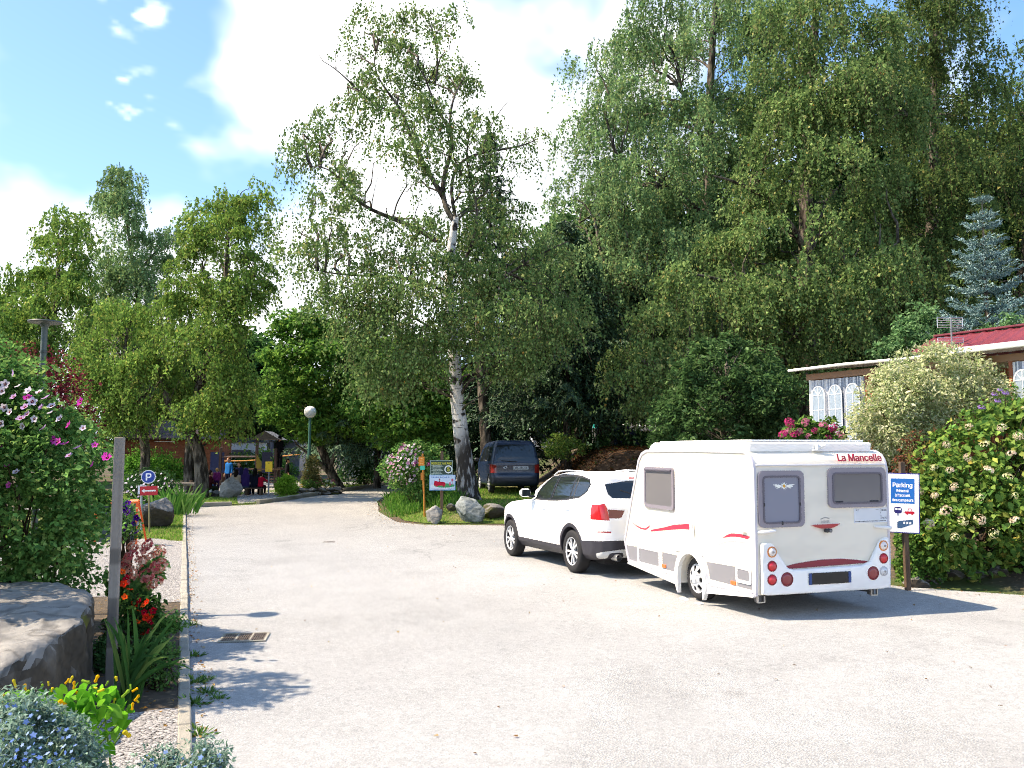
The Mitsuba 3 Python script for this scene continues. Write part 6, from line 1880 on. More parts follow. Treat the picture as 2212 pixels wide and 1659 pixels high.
bush('elder_bush', 'leafy bush between the blue spruce and the red roof at the right edge', 'shrub', o, 23.4, .6, (2180, 830), 40, (.12, .28), 54, [('668a58', 4), ('7c9c6c', 3), ('527648', 3)], .12, .06, 99, inset=5)

o = [(1178, 985), (1182, 950), (1205, 935), (1235, 945), (1262, 952), (1268, 975), (1240, 985)]
bush('undergrowth', 'bright weedy undergrowth on the shaded bank beside the minibus', 'plant', o, 31.5, .6, (1215, 990), 30, (.2, .34), 90, [('6c8a40', 4), ('8a9a50', 3), ('557838', 3)], .10, .05, 111, inset=5)
o = [(1262, 975), (1275, 948), (1320, 938), (1360, 930), (1400, 940), (1410, 985), (1330, 975)]
bush('undergrowth', 'dark undergrowth along the top of the mulch bank behind the white car', 'plant', o, 34.5, .8, (1340, 990), 44, (.24, .4), 90, DARKLEAF, .11, .07, 112, inset=5)
# island: rose of Sharon, tussocks
o = [(822, 1010), (835, 985), (870, 960), (910, 950), (960, 970), (975, 1010), (965, 1070), (920, 1085), (870, 1062), (835, 1040)]
t, g = bush('rose_of_sharon', 'flowering shrub thick with pale pink blooms on the island left of the sign boards', 'shrub', o, 29.0, .95, (905, 1085), 74, (.26, .42), 190, ROSE, .085, .06, 101, inset=10, stems=8)
var = variants([hibiscus(.075, hexc(h_), hexc('b04080')) for h_ in ('e8dde4', 'e2c8d8', 'd9a8c4', 'efeaea')], 'petal', False)
fp, fpx = front([(822, 1010), (835, 985), (870, 960), (905, 955), (925, 990), (905, 1040), (880, 1050), (840, 1040)], 28.9, 1.05, 80, 3, g)
nn = unit(np.array([-.5, -.7, .5]) + g.normal(0, .4, (len(fp), 3)))
spread(t, 'flower', var, fp, np.cross(nn, rdir(len(fp), g)), nn, g.uniform(.5, .95, len(fp)))
var = variants([flower_head(.07, 30, [hexc('b84a9e'), hexc('c868b0')], g)], 'petal', False)
Pp = np.array([at(x, y, 27.6) for x, y in [(894, 1003), (898, 998), (925, 1003), (929, 999), (872, 962), (866, 968), (880, 970), (845, 985)]])
spread(t, 'flower_head', var, Pp, np.tile([1.0, 0, 0], (8, 1)), np.tile([-.2, -.8, .5], (8, 1)), np.full(8, 1.0))
for q, (lab, o, Yq, nb_) in enumerate([('tall green tussock at the tip of the island', [(835, 1100), (840, 1075), (870, 1070), (905, 1085), (905, 1110), (860, 1118)], 27.4, 700), ('leafy undergrowth at the foot of the sign boards', [(930, 1095), (935, 1065), (985, 1060), (1000, 1080), (990, 1100)], 27.0, 500)]):
    g = np.random.default_rng(110 + q)
    p = fill(Polygon(o), 60, g, 4)
    bs = np.array([gpt(x, max(y, 1083)) for x, y in p])
    bs = bs[g.integers(0, 60, nb_)] + g.normal(0, .12, (nb_, 3)) * [1, 1, 0]
    bs[:, 2] = H(bs[:, 0], bs[:, 1])
    tip = bs + np.c_[g.normal(0, .18, nb_), g.normal(-.05, .15, nb_), g.uniform(.18, .48, nb_)]
    s_ = unit(g.normal(0, 1, (nb_, 3)) * [1, 1, 0]) * .018
    mid = bs * .45 + tip * .55 + [0, 0, .07]
    V = np.stack([bs - s_, bs + s_, mid + s_ * .8, tip, mid - s_ * .8], 1).reshape(-1, 3)
    k_ = np.arange(nb_)[:, None] * 5
    k2 = thing('grass_tussock', lab, 'grass')
    part(None, k2, (V, np.vstack([k_ + [0, 1, 2], k_ + [0, 2, 4], k_ + [4, 2, 3]])), 'leaf', np.repeat(np.array([hexc(h_) for h_ in ('5f8a34', '73984a', '4a7a2e')])[g.integers(0, 3, nb_)], 5, 0), smooth=False)

# left middle ground
o = [(262, 1060), (270, 1030), (310, 1015), (360, 1020), (385, 1045), (375, 1085), (300, 1092)]
t, g = bush('flowering_shrub', 'low lilac-white flowering shrub behind the P sign', 'shrub', o, 30.0, .6, (320, 1095), 40, (.2, .32), 130, [('3f5c3a', 4), ('4c6a44', 3), ('33502f', 3)], .07, .05, 103, inset=6)
var = variants([hibiscus(.055, hexc(h_), hexc('a890c0')) for h_ in ('d8d0e2', 'c9b8d8', 'e6e2ea')], 'petal', False)
fp, _ = front(o, 29.9, .66, 46, 4, g)
nn = unit(np.array([-.4, -.7, .6]) + g.normal(0, .3, (46, 3)))
spread(t, 'flower', var, fp, np.cross(nn, rdir(46, g)), nn, g.uniform(.7, 1.1, 46))
o = [(255, 1050), (262, 985), (310, 968), (370, 985), (405, 1010), (400, 1050)]
bush('green_hedge', 'bright green hedge in front of the timber chalet', 'shrub', o, 37, 1.0, (330, 1065), 60, (.34, .5), 130, [('5f9038', 4), ('74a444', 4), ('4c7a30', 3)], .10, .07, 104, inset=8)
o = [(598, 1070), (594, 1048), (605, 1028), (625, 1022), (640, 1040), (640, 1068)]
bush('yellow_green_shrub', 'yellow-green shrub beside the yellow sign', 'shrub', o, 36.3, .5, (618, 1072), 34, (.17, .27), 110, [('86b03a', 4), ('9cc04a', 3), ('6a9a30', 3)], .08, .055, 105, inset=5)
o = [(652, 1050), (655, 1010), (665, 985), (684, 985), (692, 1015), (694, 1050)]
bush('climbing_plant', 'brownish climbing plant round the foot of the globe lamp', 'plant', o, 37.2, .35, (672, 1065), 34, (.17, .26), 90, [('7a7a48', 4), ('8f8450', 3), ('60683c', 3)], .07, .045, 106, inset=5)
fb = thing('flower_bed', 'round stone-edged flower bed under the globe lamp', 'flower bed')
cc = at(676, 1066, 37.3)
cc[2] = gz(cc[0], cc[1])
V, Fc = lathe([(0, .30), (.5, .25), (.95, .10), (1.0, -.1)], 20)
part(fb, 'soil_mound', (V + cc, Fc), 'soil', smooth=True)
g = np.random.default_rng(107)
for q in range(16):
    a = q * 2 * np.pi / 16
    for lev in range(2):
        V, Fc = blob(cc + [1.04 * math.cos(a + lev * .2), 1.04 * math.sin(a + lev * .2), .05 + .15 * lev], (.21, .15, .095), 60 + q + 20 * lev, 2, .25)
        part(fb, 'edging_stone', (V, Fc), 'rock', smooth=40)
bedc = np.array([cc + [g.normal(0, .42), g.normal(0, .42), .32 + g.uniform(-.05, .25)] for _ in range(40)])
q_, ax, nr = broad_leaves(bedc, g.uniform(.12, .22, 40), 70, g, .9)
V, Fc = leaves(q_, ax, nr, .07, .05)
part(fb, 'foliage', (V, Fc), 'leaf', tint(len(q_), MID, .25, g), smooth=False)
var = variants([flower_head(.07, 26, [hexc(h_)], g) for h_ in ('e8e4dc', 'd88a9c', 'd8a040', 'c05070', 'f0ece4')], 'petal', False)
fp = np.array([cc + [math.sin(a_) * r_, -math.cos(a_) * r_, .55 - .3 * r_ + g.uniform(-.05, .25)] for a_, r_ in zip(g.uniform(-1.6, 1.6, 40), g.uniform(.2, .9, 40))])
spread(fb, 'flower', var, fp, np.tile([1.0, 0, 0], (40, 1)), np.tile([-.2, -.6, .8], (40, 1)), g.uniform(.7, 1.2, 40))
o = [(735, 1040), (738, 1005), (760, 985), (800, 985), (835, 990), (838, 1040), (790, 1046)]
t, g = bush('dark_hedge', 'dark hedge with white flowers at its left end, where the road bends away', 'shrub', o, 46, 1.1, (790, 1045), 60, (.34, .5), 130, DARKLEAF, .11, .08, 108, inset=5)
var = variants([hibiscus(.08, hexc('e8ebe8'), hexc('d0d8c0'))], 'petal', False)
fp, _ = front([(738, 1036), (740, 1005), (765, 990), (782, 1000), (778, 1034)], 45.6, 1.1, 30, 3, g)
nn = unit(np.array([-.4, -.7, .6]) + g.normal(0, .3, (30, 3)))
spread(t, 'flower', var, fp, np.cross(nn, rdir(30, g)), nn, g.uniform(.6, 1.0, 30))
o = [(640, 1015), (600, 985), (560, 975), (530, 985), (500, 985), (500, 1018), (640, 1022)]
bush('green_hedge', 'clipped green hedge behind the playground', 'shrub', o, 54, 1.0, (570, 1022), 50, (.4, .6), 110, MID, .13, .09, 109, inset=4)

# grass on the lawn, the verge and the island; fallen leaves along the road edges
def grass(poly, n, hmin, hmax, w, seed, fn, off, cols):
    g_ = np.random.default_rng(seed)
    x0, y0, x1, y1 = poly.bounds
    p = np.empty((0, 2))
    while len(p) < n:
        q = np.stack([g_.uniform(x0, x1, n * 2), g_.uniform(y0, y1, n * 2)], 1)
        p = np.vstack([p, q[shapely.contains_xy(poly, q[:, 0], q[:, 1])]])
    p = p[:n]
    bs = np.c_[p, fn(p[:, 0], p[:, 1]) + off]
    s_ = unit(g_.normal(0, 1, (n, 3)) * [1, 1, 0]) * w / 2
    tip = bs + np.c_[g_.normal(0, .025, (n, 2)), g_.uniform(hmin, hmax, n)]
    V = np.stack([bs - s_, bs + s_, tip], 1).reshape(-1, 3)
    c = np.array([hexc(h_) for h_ in cols])[g_.integers(0, len(cols), n)] * np.exp(g_.normal(0, .2, (n, 1)))
    return (V, np.arange(3 * n).reshape(-1, 3)), np.repeat(c, 3, 0)


GC = ['6f9a34', '7fa844', '5c8a2e', '98a85a', 'a8a468']
for nm, poly, n_, fn, off, sd, lab in [('lawn_grass', lawn_p.intersection(sbox(-13, 20, 0, 28.1)), 26000, flat_left, .042, 121, 'mown grass on the lawn left of the kerb'), ('verge_grass', verge.difference(trod), 26000, H, .015, 122, 'grass on the verge beyond the road'),
                                        ('island_grass', island.intersection(sbox(-6, 24, 2, 34)), 26000, H, .012, 123, 'rough grass on the island under the tall birch')]:
    m_, c_ = grass(poly, n_, .03, .085, .022, sd, fn, off, GC)
    part(None, nm, m_, 'leaf', c_, smooth=False)
    labels[nm] = {'kind': 'stuff', 'label': lab}
gb_ = np.random.default_rng(133)
bp_ = np.stack([gb_.uniform(1.8, 8, 5200), gb_.uniform(26, 40, 5200)], 1)
V, Fc = leaves(np.c_[bp_, H(bp_[:, 0], bp_[:, 1]) + .05], gb_.normal(0, 1, (5200, 3)) * [1, 1, .3], gb_.normal(0, .5, (5200, 3)) + [0, 0, 1], gb_.uniform(.06, .16, 5200), gb_.uniform(.04, .09, 5200), .2)
part(None, 'leaf_litter', (V, Fc), 'leaf', tint(5200, [('5a3a22', 4), ('3e2818', 4), ('7a5230', 2), ('46552a', 1.5)], .35, gb_), smooth=False)
labels['leaf_litter'] = {'kind': 'stuff', 'label': 'brown leaf litter on the shaded bank behind the white car'}
# leaf litter and weeds at the road's edges
g = np.random.default_rng(131)
ed = [(KX(y) + abs(g.normal(0, .10)) + .02, y) for y in g.uniform(4.5, 27, 420)]
pts = [(-1.0, 24.45), (-2.4, 24.4), (-3.2, 25.1), (-4.2, 28.3), (-4.95, 33)]
il = LineString(pts)
ed += [tuple(np.array(il.interpolate(d_).coords[0]) + g.normal(0, .22, 2)) for d_ in g.uniform(0, il.length, 420)]
hl = LineString([(14, 10.2), (7.5, 12.3), (5.75, 13.4), (5.2, 15)])
ed += [tuple(np.array(hl.interpolate(d_).coords[0]) + g.normal(0, .2, 2)) for d_ in g.uniform(0, hl.length, 260)]
ed += [(x_, y_) for x_, y_ in zip(g.uniform(-5, 8, 160), g.uniform(5, 24, 160)) if x_ > KX(y_) + .1]
ed += [(x_, y_) for x_, y_ in zip(g.uniform(-6, -2, 700), g.uniform(6.2, 11.8, 700)) if x_ < KX(y_) - .12]
ed = np.array(ed)
cpos = np.c_[ed, H(ed[:, 0], ed[:, 1]) + .016 + .05 * (ed[:, 0] < KX(ed[:, 1]))]
V, Fc = leaves(cpos, g.normal(0, 1, (len(ed), 3)) * [1, 1, .1], g.normal(0, .25, (len(ed), 3)) + [0, 0, 1], g.uniform(.02, .05, len(ed)), g.uniform(.015, .035, len(ed)), .2)
part(None, 'fallen_leaves', (V, Fc), 'leaf', tint(len(ed), [('8a6a3c', 4), ('6a4c2c', 4), ('a88a50', 3), ('b0702c', 1)], .3, g), smooth=False)
labels['fallen_leaves'] = {'kind': 'stuff', 'label': 'dry fallen leaves scattered along the road edges'}
for q, (px, py, sc) in enumerate([(424, 1478, 1.1), (446, 1500, 1.0), (470, 1512, .8), (418, 1420, 1.0), (428, 1592, 1.1), (417, 1352, .9), (420, 1524, 1.2), (448, 1470, .7)]):
    c = gpt(px, py)
    gq = np.random.default_rng(140 + q)
    n_ = 60
    d = rdir(n_, gq)
    d[:, 2] = np.abs(d[:, 2]) * .7 + .15
    V, Fc = leaves(c + d * gq.uniform(.02, .10, (n_, 1)) * sc * [1.3, .9, .9], d, np.cross(d, rdir(n_, gq)) + [0, 0, .6], .06 * sc, .014 * sc)
    lab = ['beside the longest shrub shadow', 'second from the kerb in the shrub shadow', 'near the tip of the shrub shadow', 'at the kerb above the shrub shadow', 'near the bottom edge of the view', 'opposite the drain grate', 'hard against the kerb', 'farthest out from the kerb'][q]
    part(None, thing('kerb_weed', f'small green weed at the road edge {lab}', 'weed', 'weeds along the left kerb'), (V, Fc), 'leaf', tint(n_, MID, .25, gq), smooth=False)

# ---------------------------------------------------------------- buildings
def box_part(parent, name, c, s, mat, col=None, R=None, bev=0.0, label=None):
    V, Fc = rbox(s, bev)
    if R is not None:
        V = V @ np.asarray(R).T
    return part(parent, name, (V + np.asarray(c), Fc), mat, col, smooth=False, label=label)


# bungalow with the red sheet roof and its curtained veranda, on the terrace to the right
bg = thing('bungalow', 'bungalow with a red corrugated roof and a curtained veranda, right of the birches', 'building')
TZ = 1.62
A = at(1748, 900, 20.6) * [1, 1, 0]
Bq = at(2290, 900, 15.9) * [1, 1, 0]
FD = unit(Bq - A)
FN = np.array([-FD[1], FD[0], 0])
FN = FN if FN[1] > 0 else -FN          # into the building
LEN = float(np.linalg.norm(Bq - A))
RB = np.stack([FD, FN, [0, 0, 1.0]], 1)
W3 = lambda u, v, z: A + FD * u + FN * v + [0, 0, z]
EV = 3.97
hexw = hexc
# posts and back wall
for u_ in (0.05, 1.55, 3.1, 4.7, 6.1):
    box_part(bg, 'post', W3(u_, .03, (TZ + EV) / 2 - .05), (.06, .06, EV - TZ - .15), 'satin', hexc('e2dfd8') if u_ < .1 else hexc('8a4a2a'), RB)
box_part(bg, 'back_wall', W3(LEN / 2, 2.4, (TZ + 3.9) / 2), (LEN, .08, 3.9 - TZ), 'chalet_wood', None, RB)
box_part(bg, 'side_wall', W3(.02, 1.25, (TZ + 3.9) / 2), (.06, 2.3, 3.9 - TZ), 'chalet_wood', None, RB)
box_part(bg, 'floor', W3(LEN / 2, 1.2, TZ - .25), (LEN + .2, 2.6, .5), 'concrete', None, RB)
box_part(bg, 'lintel', W3(LEN / 2, .03, EV - .13), (LEN + .1, .07, .14), 'satin', hexc('8a6648'), RB)
# the veranda's sheet awning with a rolled front edge
b = B()
for q in range(int(LEN / .22) + 2):
    u_ = -.18 + q * .22
    b.add((np.array(rbox((.22, 2.9, .03))[0]) @ rotx(.10).T) @ RB.T + W3(u_, 1.12, EV + .17 + .008 * (q % 2)), rbox((.22, 2.9, .03))[1])
part(bg, 'awning', b.mesh(), 'satin', hexc('cfccc6'), smooth=False)
V, Fc = tube([W3(-.28, -.34, EV + .03), W3(1.2, -.34, EV + .045), W3(LEN * .5, -.34, EV + .02), W3(LEN + .2, -.34, EV + .05)], .032, 8)
part(bg, 'awning_edge', (V, Fc), 'satin', hexc('e8e6e2'), smooth=40, label='rolled white front edge of the awning')


def curtain(u0, u1, z0, z1, seed):
    k = key_of(f'{bg}__curtain')
    labels[k] = {}
    nx, nz = 60, 8
    uu, zz = np.meshgrid(np.linspace(u0, u1, nx), np.linspace(z0, z1, nz))
    v = .03 * np.sin(uu * 34 + seed) + .015 * np.sin(uu * 71 + seed * 2) - .02
    V = A + FD * uu[..., None] + FN * (v[..., None]) + np.array([0, 0, 1.0]) * zz[..., None]
    i_, j_ = np.meshgrid(np.arange(nz - 1), np.arange(nx - 1), indexing='ij')
    k0_ = i_ * nx + j_
    Fc = np.stack([k0_, k0_ + 1, k0_ + nx + 1, k0_ + nx], -1).reshape(-1, 4)
    V = V.reshape(-1, 3)[Fc].reshape(-1, 3)
    stripe = (j_.ravel() // 2) % 2
    col = np.repeat(np.where(stripe[:, None] > 0, hexc('9aa0ac'), hexc('e4e4e6')), 4, 0)
    part(k, 'cloth', (V, np.arange(len(V)).reshape(-1, 4)), 'cloth', col, smooth=False, label='grey and white striped curtain cloth')
    n = 3
    wd = (u1 - u0) / n
    for q in range(n):
        a0, a1 = u0 + q * wd + .06, u0 + (q + 1) * wd - .06
        w_ = a1 - a0
        top_ = z0 + 1.72
        outl = Polygon([(a0, z0 + .72), (a1, z0 + .72), (a1, top_)] + [((a0 + a1) / 2 + w_ / 2 * math.cos(t_), top_ + w_ * .62 * math.sin(t_)) for t_ in np.linspace(0, math.pi, 10)[1:-1]] + [(a0, top_)])
        V2, F2 = prism(outl, .006)
        part(k, 'window', (A + FD * V2[:, :1] + FN * (-.085 - V2[:, 2:3]) + np.array([0, 0, 1.0]) * V2[:, 1:2], F2), 'satin', hexc('8d9cab'), smooth=False, label='clear arched window printed with white bars')
        bars = shapely.union_all([outl.exterior.buffer(.013), LineString([((a0 + a1) / 2, z0 + .72), ((a0 + a1) / 2, top_)]).buffer(.009)] + [LineString([(a0, z_), (a1, z_)]).buffer(.009) for z_ in (z0 + 1.05, z0 + 1.38, top_)] +
                                  [LineString([((a0 + a1) / 2, top_), ((a0 + a1) / 2 + w_ / 2 * math.cos(t_), top_ + w_ * .62 * math.sin(t_))]).buffer(.008) for t_ in (.8, 1.57, 2.34)])
        V2, F2 = prism(bars.intersection(outl.buffer(.018)), .006)
        part(k, 'window_bars', (A + FD * V2[:, :1] + FN * (-.093 - V2[:, 2:3]) + np.array([0, 0, 1.0]) * V2[:, 1:2], F2), 'satin', hexc('c9ced4'), smooth=False)


curtain(.12, 1.50, TZ + .05, EV - .22, 1.0)
curtain(4.75, 6.05, TZ + .05, EV - .22, 2.3)
box_part(bg, 'red_panel', W3(1.62, .05, TZ + 1.15), (.10, .04, 2.1), 'satin', hexc('a8402a'), RB)
# the house behind, under ribbed red sheet
hu0, hu1, hv0, hv1 = 1.2, LEN + 2.0, 2.5, 3.9
box_part(bg, 'house_wall', W3((hu0 + hu1) / 2, (hv0 + hv1) / 2, (TZ + 4.2) / 2), (hu1 - hu0 - .4, hv1 - hv0 - .3, 4.2 - TZ), 'satin', hexc('c9c0ae'), RB)
z0_, z1_ = 4.40, 4.87
n = int((hu1 - hu0) / .05)
us = np.linspace(hu0, hu1, n)
prof = .022 * np.where((np.arange(n) % 6) < 2, 1.0, 0.0)
rows = []
for vv, zz in ((hv0 - .35, z0_), ((hv0 + hv1) / 2, z1_), (hv1 + .3, z0_)):
    rows.append(np.array([W3(u_, vv, zz + p_) for u_, p_ in zip(us, prof)]))
V = np.vstack(rows)
i_, j_ = np.meshgrid(np.arange(2), np.arange(n - 1), indexing='ij')
k0_ = i_ * n + j_
part(bg, 'roof', (V, np.stack([k0_, k0_ + 1, k0_ + n + 1, k0_ + n], -1).reshape(-1, 4)), 'red_sheet', smooth=False, label='dark red ribbed metal roof')
V, Fc = rbox((hu1 - hu0 - .02, .16, .05), .01)
part(bg, 'ridge_cap', ((V + [0, 0, 0]) @ RB.T + W3((hu0 + hu1) / 2, (hv0 + hv1) / 2, z1_ + .04), Fc), 'red_sheet', smooth=False)
box_part(bg, 'gutter', W3((hu0 + hu1) / 2 + .3, hv0 - .40, z0_ - .06), (hu1 - hu0 - .4, .14, .16), 'satin', hexc('a9aeb4'), RB, .02)
an = thing('television_aerial', 'television aerial with a grid reflector standing on the left end of the red roof', 'aerial')
ac = at(2055, 715, 20.0)
part(an, 'mast', tube([ac - [0, 0, .75], ac + [0, 0, .32]], .018, 6), 'satin', hexc('6d7278'), smooth=40)
b = B()
for s_ in (-1, 1):
    for q in range(5):
        zq = .05 + q * .055
        p0 = ac + np.array([-.30, .05, s_ * zq - (.10 if s_ < 0 else -.04)])
        b.tube([p0, p0 + [.60, 0, 0]], .007, 4)
    b.tube([ac + [-.29, .05, s_ * .05 - (.1 if s_ < 0 else -.04)], ac + [-.29, .05, s_ * .28 - (.1 if s_ < 0 else -.04)]], .007, 4)
    b.tube([ac + [.29, .05, s_ * .05 - (.1 if s_ < 0 else -.04)], ac + [.29, .05, s_ * .28 - (.1 if s_ < 0 else -.04)]], .007, 4)
part(an, 'reflector', b.mesh(), 'metal', (.75, .76, .78), smooth=False)
b = B().tube([ac + [0, .05, .0], ac + [0, -.55, .0]], .012, 5)
for q in range(4):
    b.tube([ac + [-.10, -.12 - q * .12, .02], ac + [.10, -.12 - q * .12, .02]], .006, 4)
part(an, 'boom', b.mesh(), 'satin', hexc('44484e'), smooth=False)

# timber chalet behind the left trees
ch = thing('chalet', 'reddish-brown timber chalet half hidden behind the twin-trunked birch', 'building')
cc = at(360, 985, 50)
cz = gz(cc[0], 50)
RC = rotz(.15)
box_part(ch, 'wall', [cc[0], 52, cz + 1.25], (5.2, 4, 2.5), 'chalet_wood', None, RC)
for q in range(9):
    box_part(ch, 'plank', np.array([cc[0], 52, cz + .15 + q * .27]) + RC @ np.array([0, -2.015, 0]), (5.2, .03, .25), 'chalet_wood', None, RC)
for s_ in (-1, 1):
    V, Fc = rbox((5.9, 2.7, .10))
    part(ch, 'roof', (V @ rotx(s_ * -.42).T @ RC.T + np.array([cc[0], 52, cz + 3.0]) + RC @ np.array([0, s_ * 1.2, 0]), Fc), 'satin', hexc('3c2a24'), smooth=False)
box_part(ch, 'window', np.array([cc[0], 52, cz + 1.4]) + RC @ np.array([1.2, -2.05, 0]), (.9, .05, .8), 'car_glass', None, RC)
box_part(ch, 'light_tube', np.array([cc[0], 52, cz + 2.32]) + RC @ np.array([-.4, -2.08, 0]), (1.1, .06, .05), 'satin', hexc('d9d6d0'), RC)


def mobile_home(label, px, Y, w, h, col, winxs, roofcol='6d7076', rz=0.05, zoff=0.0):
    mh = thing('mobile_home', label, 'mobile home')
    c = at(px, 1000, Y)
    z = gz(c[0], Y) + zoff
    R_ = rotz(rz)
    box_part(mh, 'wall', [c[0], Y + 1.3, z + .35 + h / 2], (w, 2.6, h), 'satin', col, R_, .03)
    V, Fc = prism([(-1.45, 0), (1.45, 0), (0, .35)], w + .3, -(w + .3) / 2)
    V = np.stack([V[:, 2], V[:, 0], V[:, 1]], 1)
    part(mh, 'roof', (V @ R_.T + [c[0], Y + 1.3, z + .35 + h], Fc), 'satin', hexc(roofcol), smooth=False)
    for (x_, ww, hh) in winxs:
        k_ = key_of(f'{mh}__window')
        labels[k_] = {}
        p0 = np.array([c[0], Y + 1.3, z + .35 + h * .58]) + R_ @ np.array([x_, -1.315, 0])
        V, Fc = rbox((ww, .03, hh), .0)
        part(k_, 'frame', (V @ R_.T + p0, Fc), 'satin', hexc('d8d8d8'), smooth=False)
        V, Fc = rbox((ww - .12, .02, hh - .12), .0)
        part(k_, 'pane', (V @ R_.T + p0 + R_ @ np.array([0, -.02, 0]), Fc), 'tint_glass', smooth=False)
    box_part(mh, 'skirting', [c[0], Y + 1.32, z + .15], (w - .1, 2.5, .4), 'satin', hexc('4a4a4c'), R_)


mobile_home('white mobile home behind the playground, nearest to the twin trunks', 486, 58, 4.4, 2.0, hexc('d6dade'), [(-.9, 1.6, .8), (1.0, 1.4, .8)])
mobile_home('grey mobile home behind the middle of the playground', 530, 60, 3.2, 2.1, hexc('6d6c78'), [(.6, .9, .8)])
mobile_home('grey-white mobile home behind the climbing tower', 592, 62, 3.4, 2.1, hexc('8a8c92'), [(0, 1.2, .8)])
mobile_home('white caravan-like home glimpsed between the spruce and the minibus', 1207, 52, 3.2, 1.9, hexc('d2d8e4'), [(-.7, 1.0, .7), (.7, .9, .7)], zoff=.2)
mobile_home('pale mobile home behind the dark hedge at the bend of the road', 790, 66, 4.5, 1.9, hexc('d9c9c2'), [(-1, 1.2, .7)])


def pavilion(label, name, px, py, Y, w, h, col, legs=True, hgt=2.1):
    tn = thing(name, label, 'tent')
    c = at(px, py, Y)
    apex = c + [0, 0, h]
    r_ = w / 2
    ring_ = [c + [r_ * sx, .8 * r_ * sy, 0] for sx, sy in ((-1, -1), (1, -1), (1, 1), (-1, 1))]
    V = np.array(ring_ + [apex] + [p_ - [0, 0, .22] for p_ in ring_])
    Fc = np.array([[0, 1, 4], [1, 2, 4], [2, 3, 4], [3, 0, 4]] + [f_ for q in range(4) for f_ in ([q, q + 5, (q + 1) % 4 + 5], [q, (q + 1) % 4 + 5, (q + 1) % 4])])
    part(tn, 'canopy', (V, Fc), 'cloth', col, smooth=False)
    if legs:
        for p_ in ring_:
            z_ = gz(p_[0], p_[1])
            part(tn, 'leg', tube([[p_[0], p_[1], z_], p_], .03, 5), 'satin', hexc('9a9ca0'), smooth=False)


pavilion('white peaked garden canopy left of the rhododendron', 'garden_canopy', 1382, 922, 44, 2.3, .55, hexc('e8e8ee'))
pavilion('teal awning glimpsed between the dark trunks', 'awning', 1318, 916, 46, 1.7, .25, hexc('2fa8a0'))
tn = thing('dome_tent', 'dark blue dome tent on the shaded bank', 'tent')
c = at(1335, 980, 42)
c[2] = gz(c[0], c[1])
V, Fc = lathe([(1.1, 0), (1.02, .45), (.75, .85), (.4, 1.05), (0, 1.12)], 12)
part(tn, 'shell', (V * [1, 1.1, 1] + c, Fc), 'cloth', hexc('232c44'), smooth=False)
V, Fc = prism([(-.35, 0), (.35, 0), (.25, .6), (0, .75), (-.25, .6)], .02)
part(tn, 'door', (V @ rotx(math.pi / 2 - .25).T + c + [0, -1.17, .03], Fc), 'cloth', hexc('2f3a56'), smooth=False)

# log fence left of the twin-trunked birch
fn_ = thing('log_fence', 'low fence of round logs left of the twin-trunked birch', 'fence')
for q, (px, py) in enumerate([(372, 1078), (392, 1078), (412, 1078)]):
    c = at(px, py, 31.5)
    c[2] = gz(c[0], c[1])
    part(fn_, 'post', tube([c, c + [0, 0, .85]], .06, 7), 'brown_wood', smooth=40)
for zz in (.35, .72):
    a_, b_ = at(362, 1060, 31.4), at(420, 1060, 31.4)
    a_[2] = gz(a_[0], a_[1]) + zz
    b_[2] = gz(b_[0], b_[1]) + zz
    part(fn_, 'rail', tube([a_, a_ * .5 + b_ * .5 + [0, 0, .02], b_], .065, 7), 'grey_wood', smooth=40)

# ---------------------------------------------------------------- the playground and the people
pg = thing('climbing_tower', 'wooden climbing tower with dark posts, blue panels and a yellow board', 'climbing tower')
Yg = 43.0
DW = hexc('3a2420')


def P43(px, py, dY=0.0):
    return at(px, py, Yg + dY)


def post(px, ytop, dY=0, w=.13, col=DW):
    t_ = P43(px, ytop, dY)
    z_ = gz(t_[0], t_[1])
    box_part(pg, 'post', [t_[0], t_[1], (t_[2] + z_) / 2], (w, w, t_[2] - z_), 'satin', col, None, .01)


for px, yt, d_ in ((477, 966, 0), (461, 985, 0), (556, 948, 0), (596, 968, 0), (604, 950, 1.2), (556, 952, 1.4), (477, 972, 1.4)):
    post(px, yt, d_)


def beam(x0, y0, x1, y1, dY=0, r_=.05, col=DW, nm='beam', mat='satin'):
    part(pg, nm, tube([P43(x0, y0, dY), P43(x1, y1, dY)], r_, 6), mat, col, smooth=False)


beam(477, 986.5, 556, 986.5)
beam(477, 973, 477, 1000, .7)
beam(556, 1015.5, 600, 1015.5, 0, .06)
beam(461, 1013, 479, 1013, 0, .06)
beam(556, 1015.5, 600, 1015.5, 1.3, .06)
beam(478, 996.5, 560, 994, .2, .03, hexc('c88a30'), 'rope')
beam(596, 987, 650, 981, 3, .035, hexc('c8882c'), 'rope')
for q in range(4):
    beam(576, 1022 + q * 7, 595, 1022 + q * 7, 0, .025, hexc('5a3a30'), 'rung')
R = facing(500, Yg)
plate(pg, 'panel', sbox(-.32, -.5, .32, .5), P43(469, 999, -.05), R, 'satin', hexc('1d2a58'), .03, label='dark blue side panel')
plate(pg, 'panel', Polygon([(-.2, -.42), (.28, -.42), (-.2, .42)]), P43(563, 999, -.05), R, 'satin', hexc('8a7a20'), .03, label='dull yellow triangular panel')
plate(pg, 'panel', sbox(-.25, -.5, .25, .5), P43(577, 999, -.05), R, 'satin', hexc('1d2244'), .03, label='dark blue front panel')
V, Fc = prism([(-.75, 0), (.75, 0), (0, .42)], 1.5, -.75)
V = np.stack([V[:, 0], V[:, 2], V[:, 1]], 1)
part(pg, 'roof', (V + P43(580, 950, .6), Fc), 'satin', hexc('34302e'), smooth=False)
b = B().box(P43(577, 1013.5, .6), (1.7, 1.5, .06))
part(pg, 'platform', b.mesh(), 'brown_wood', smooth=False)

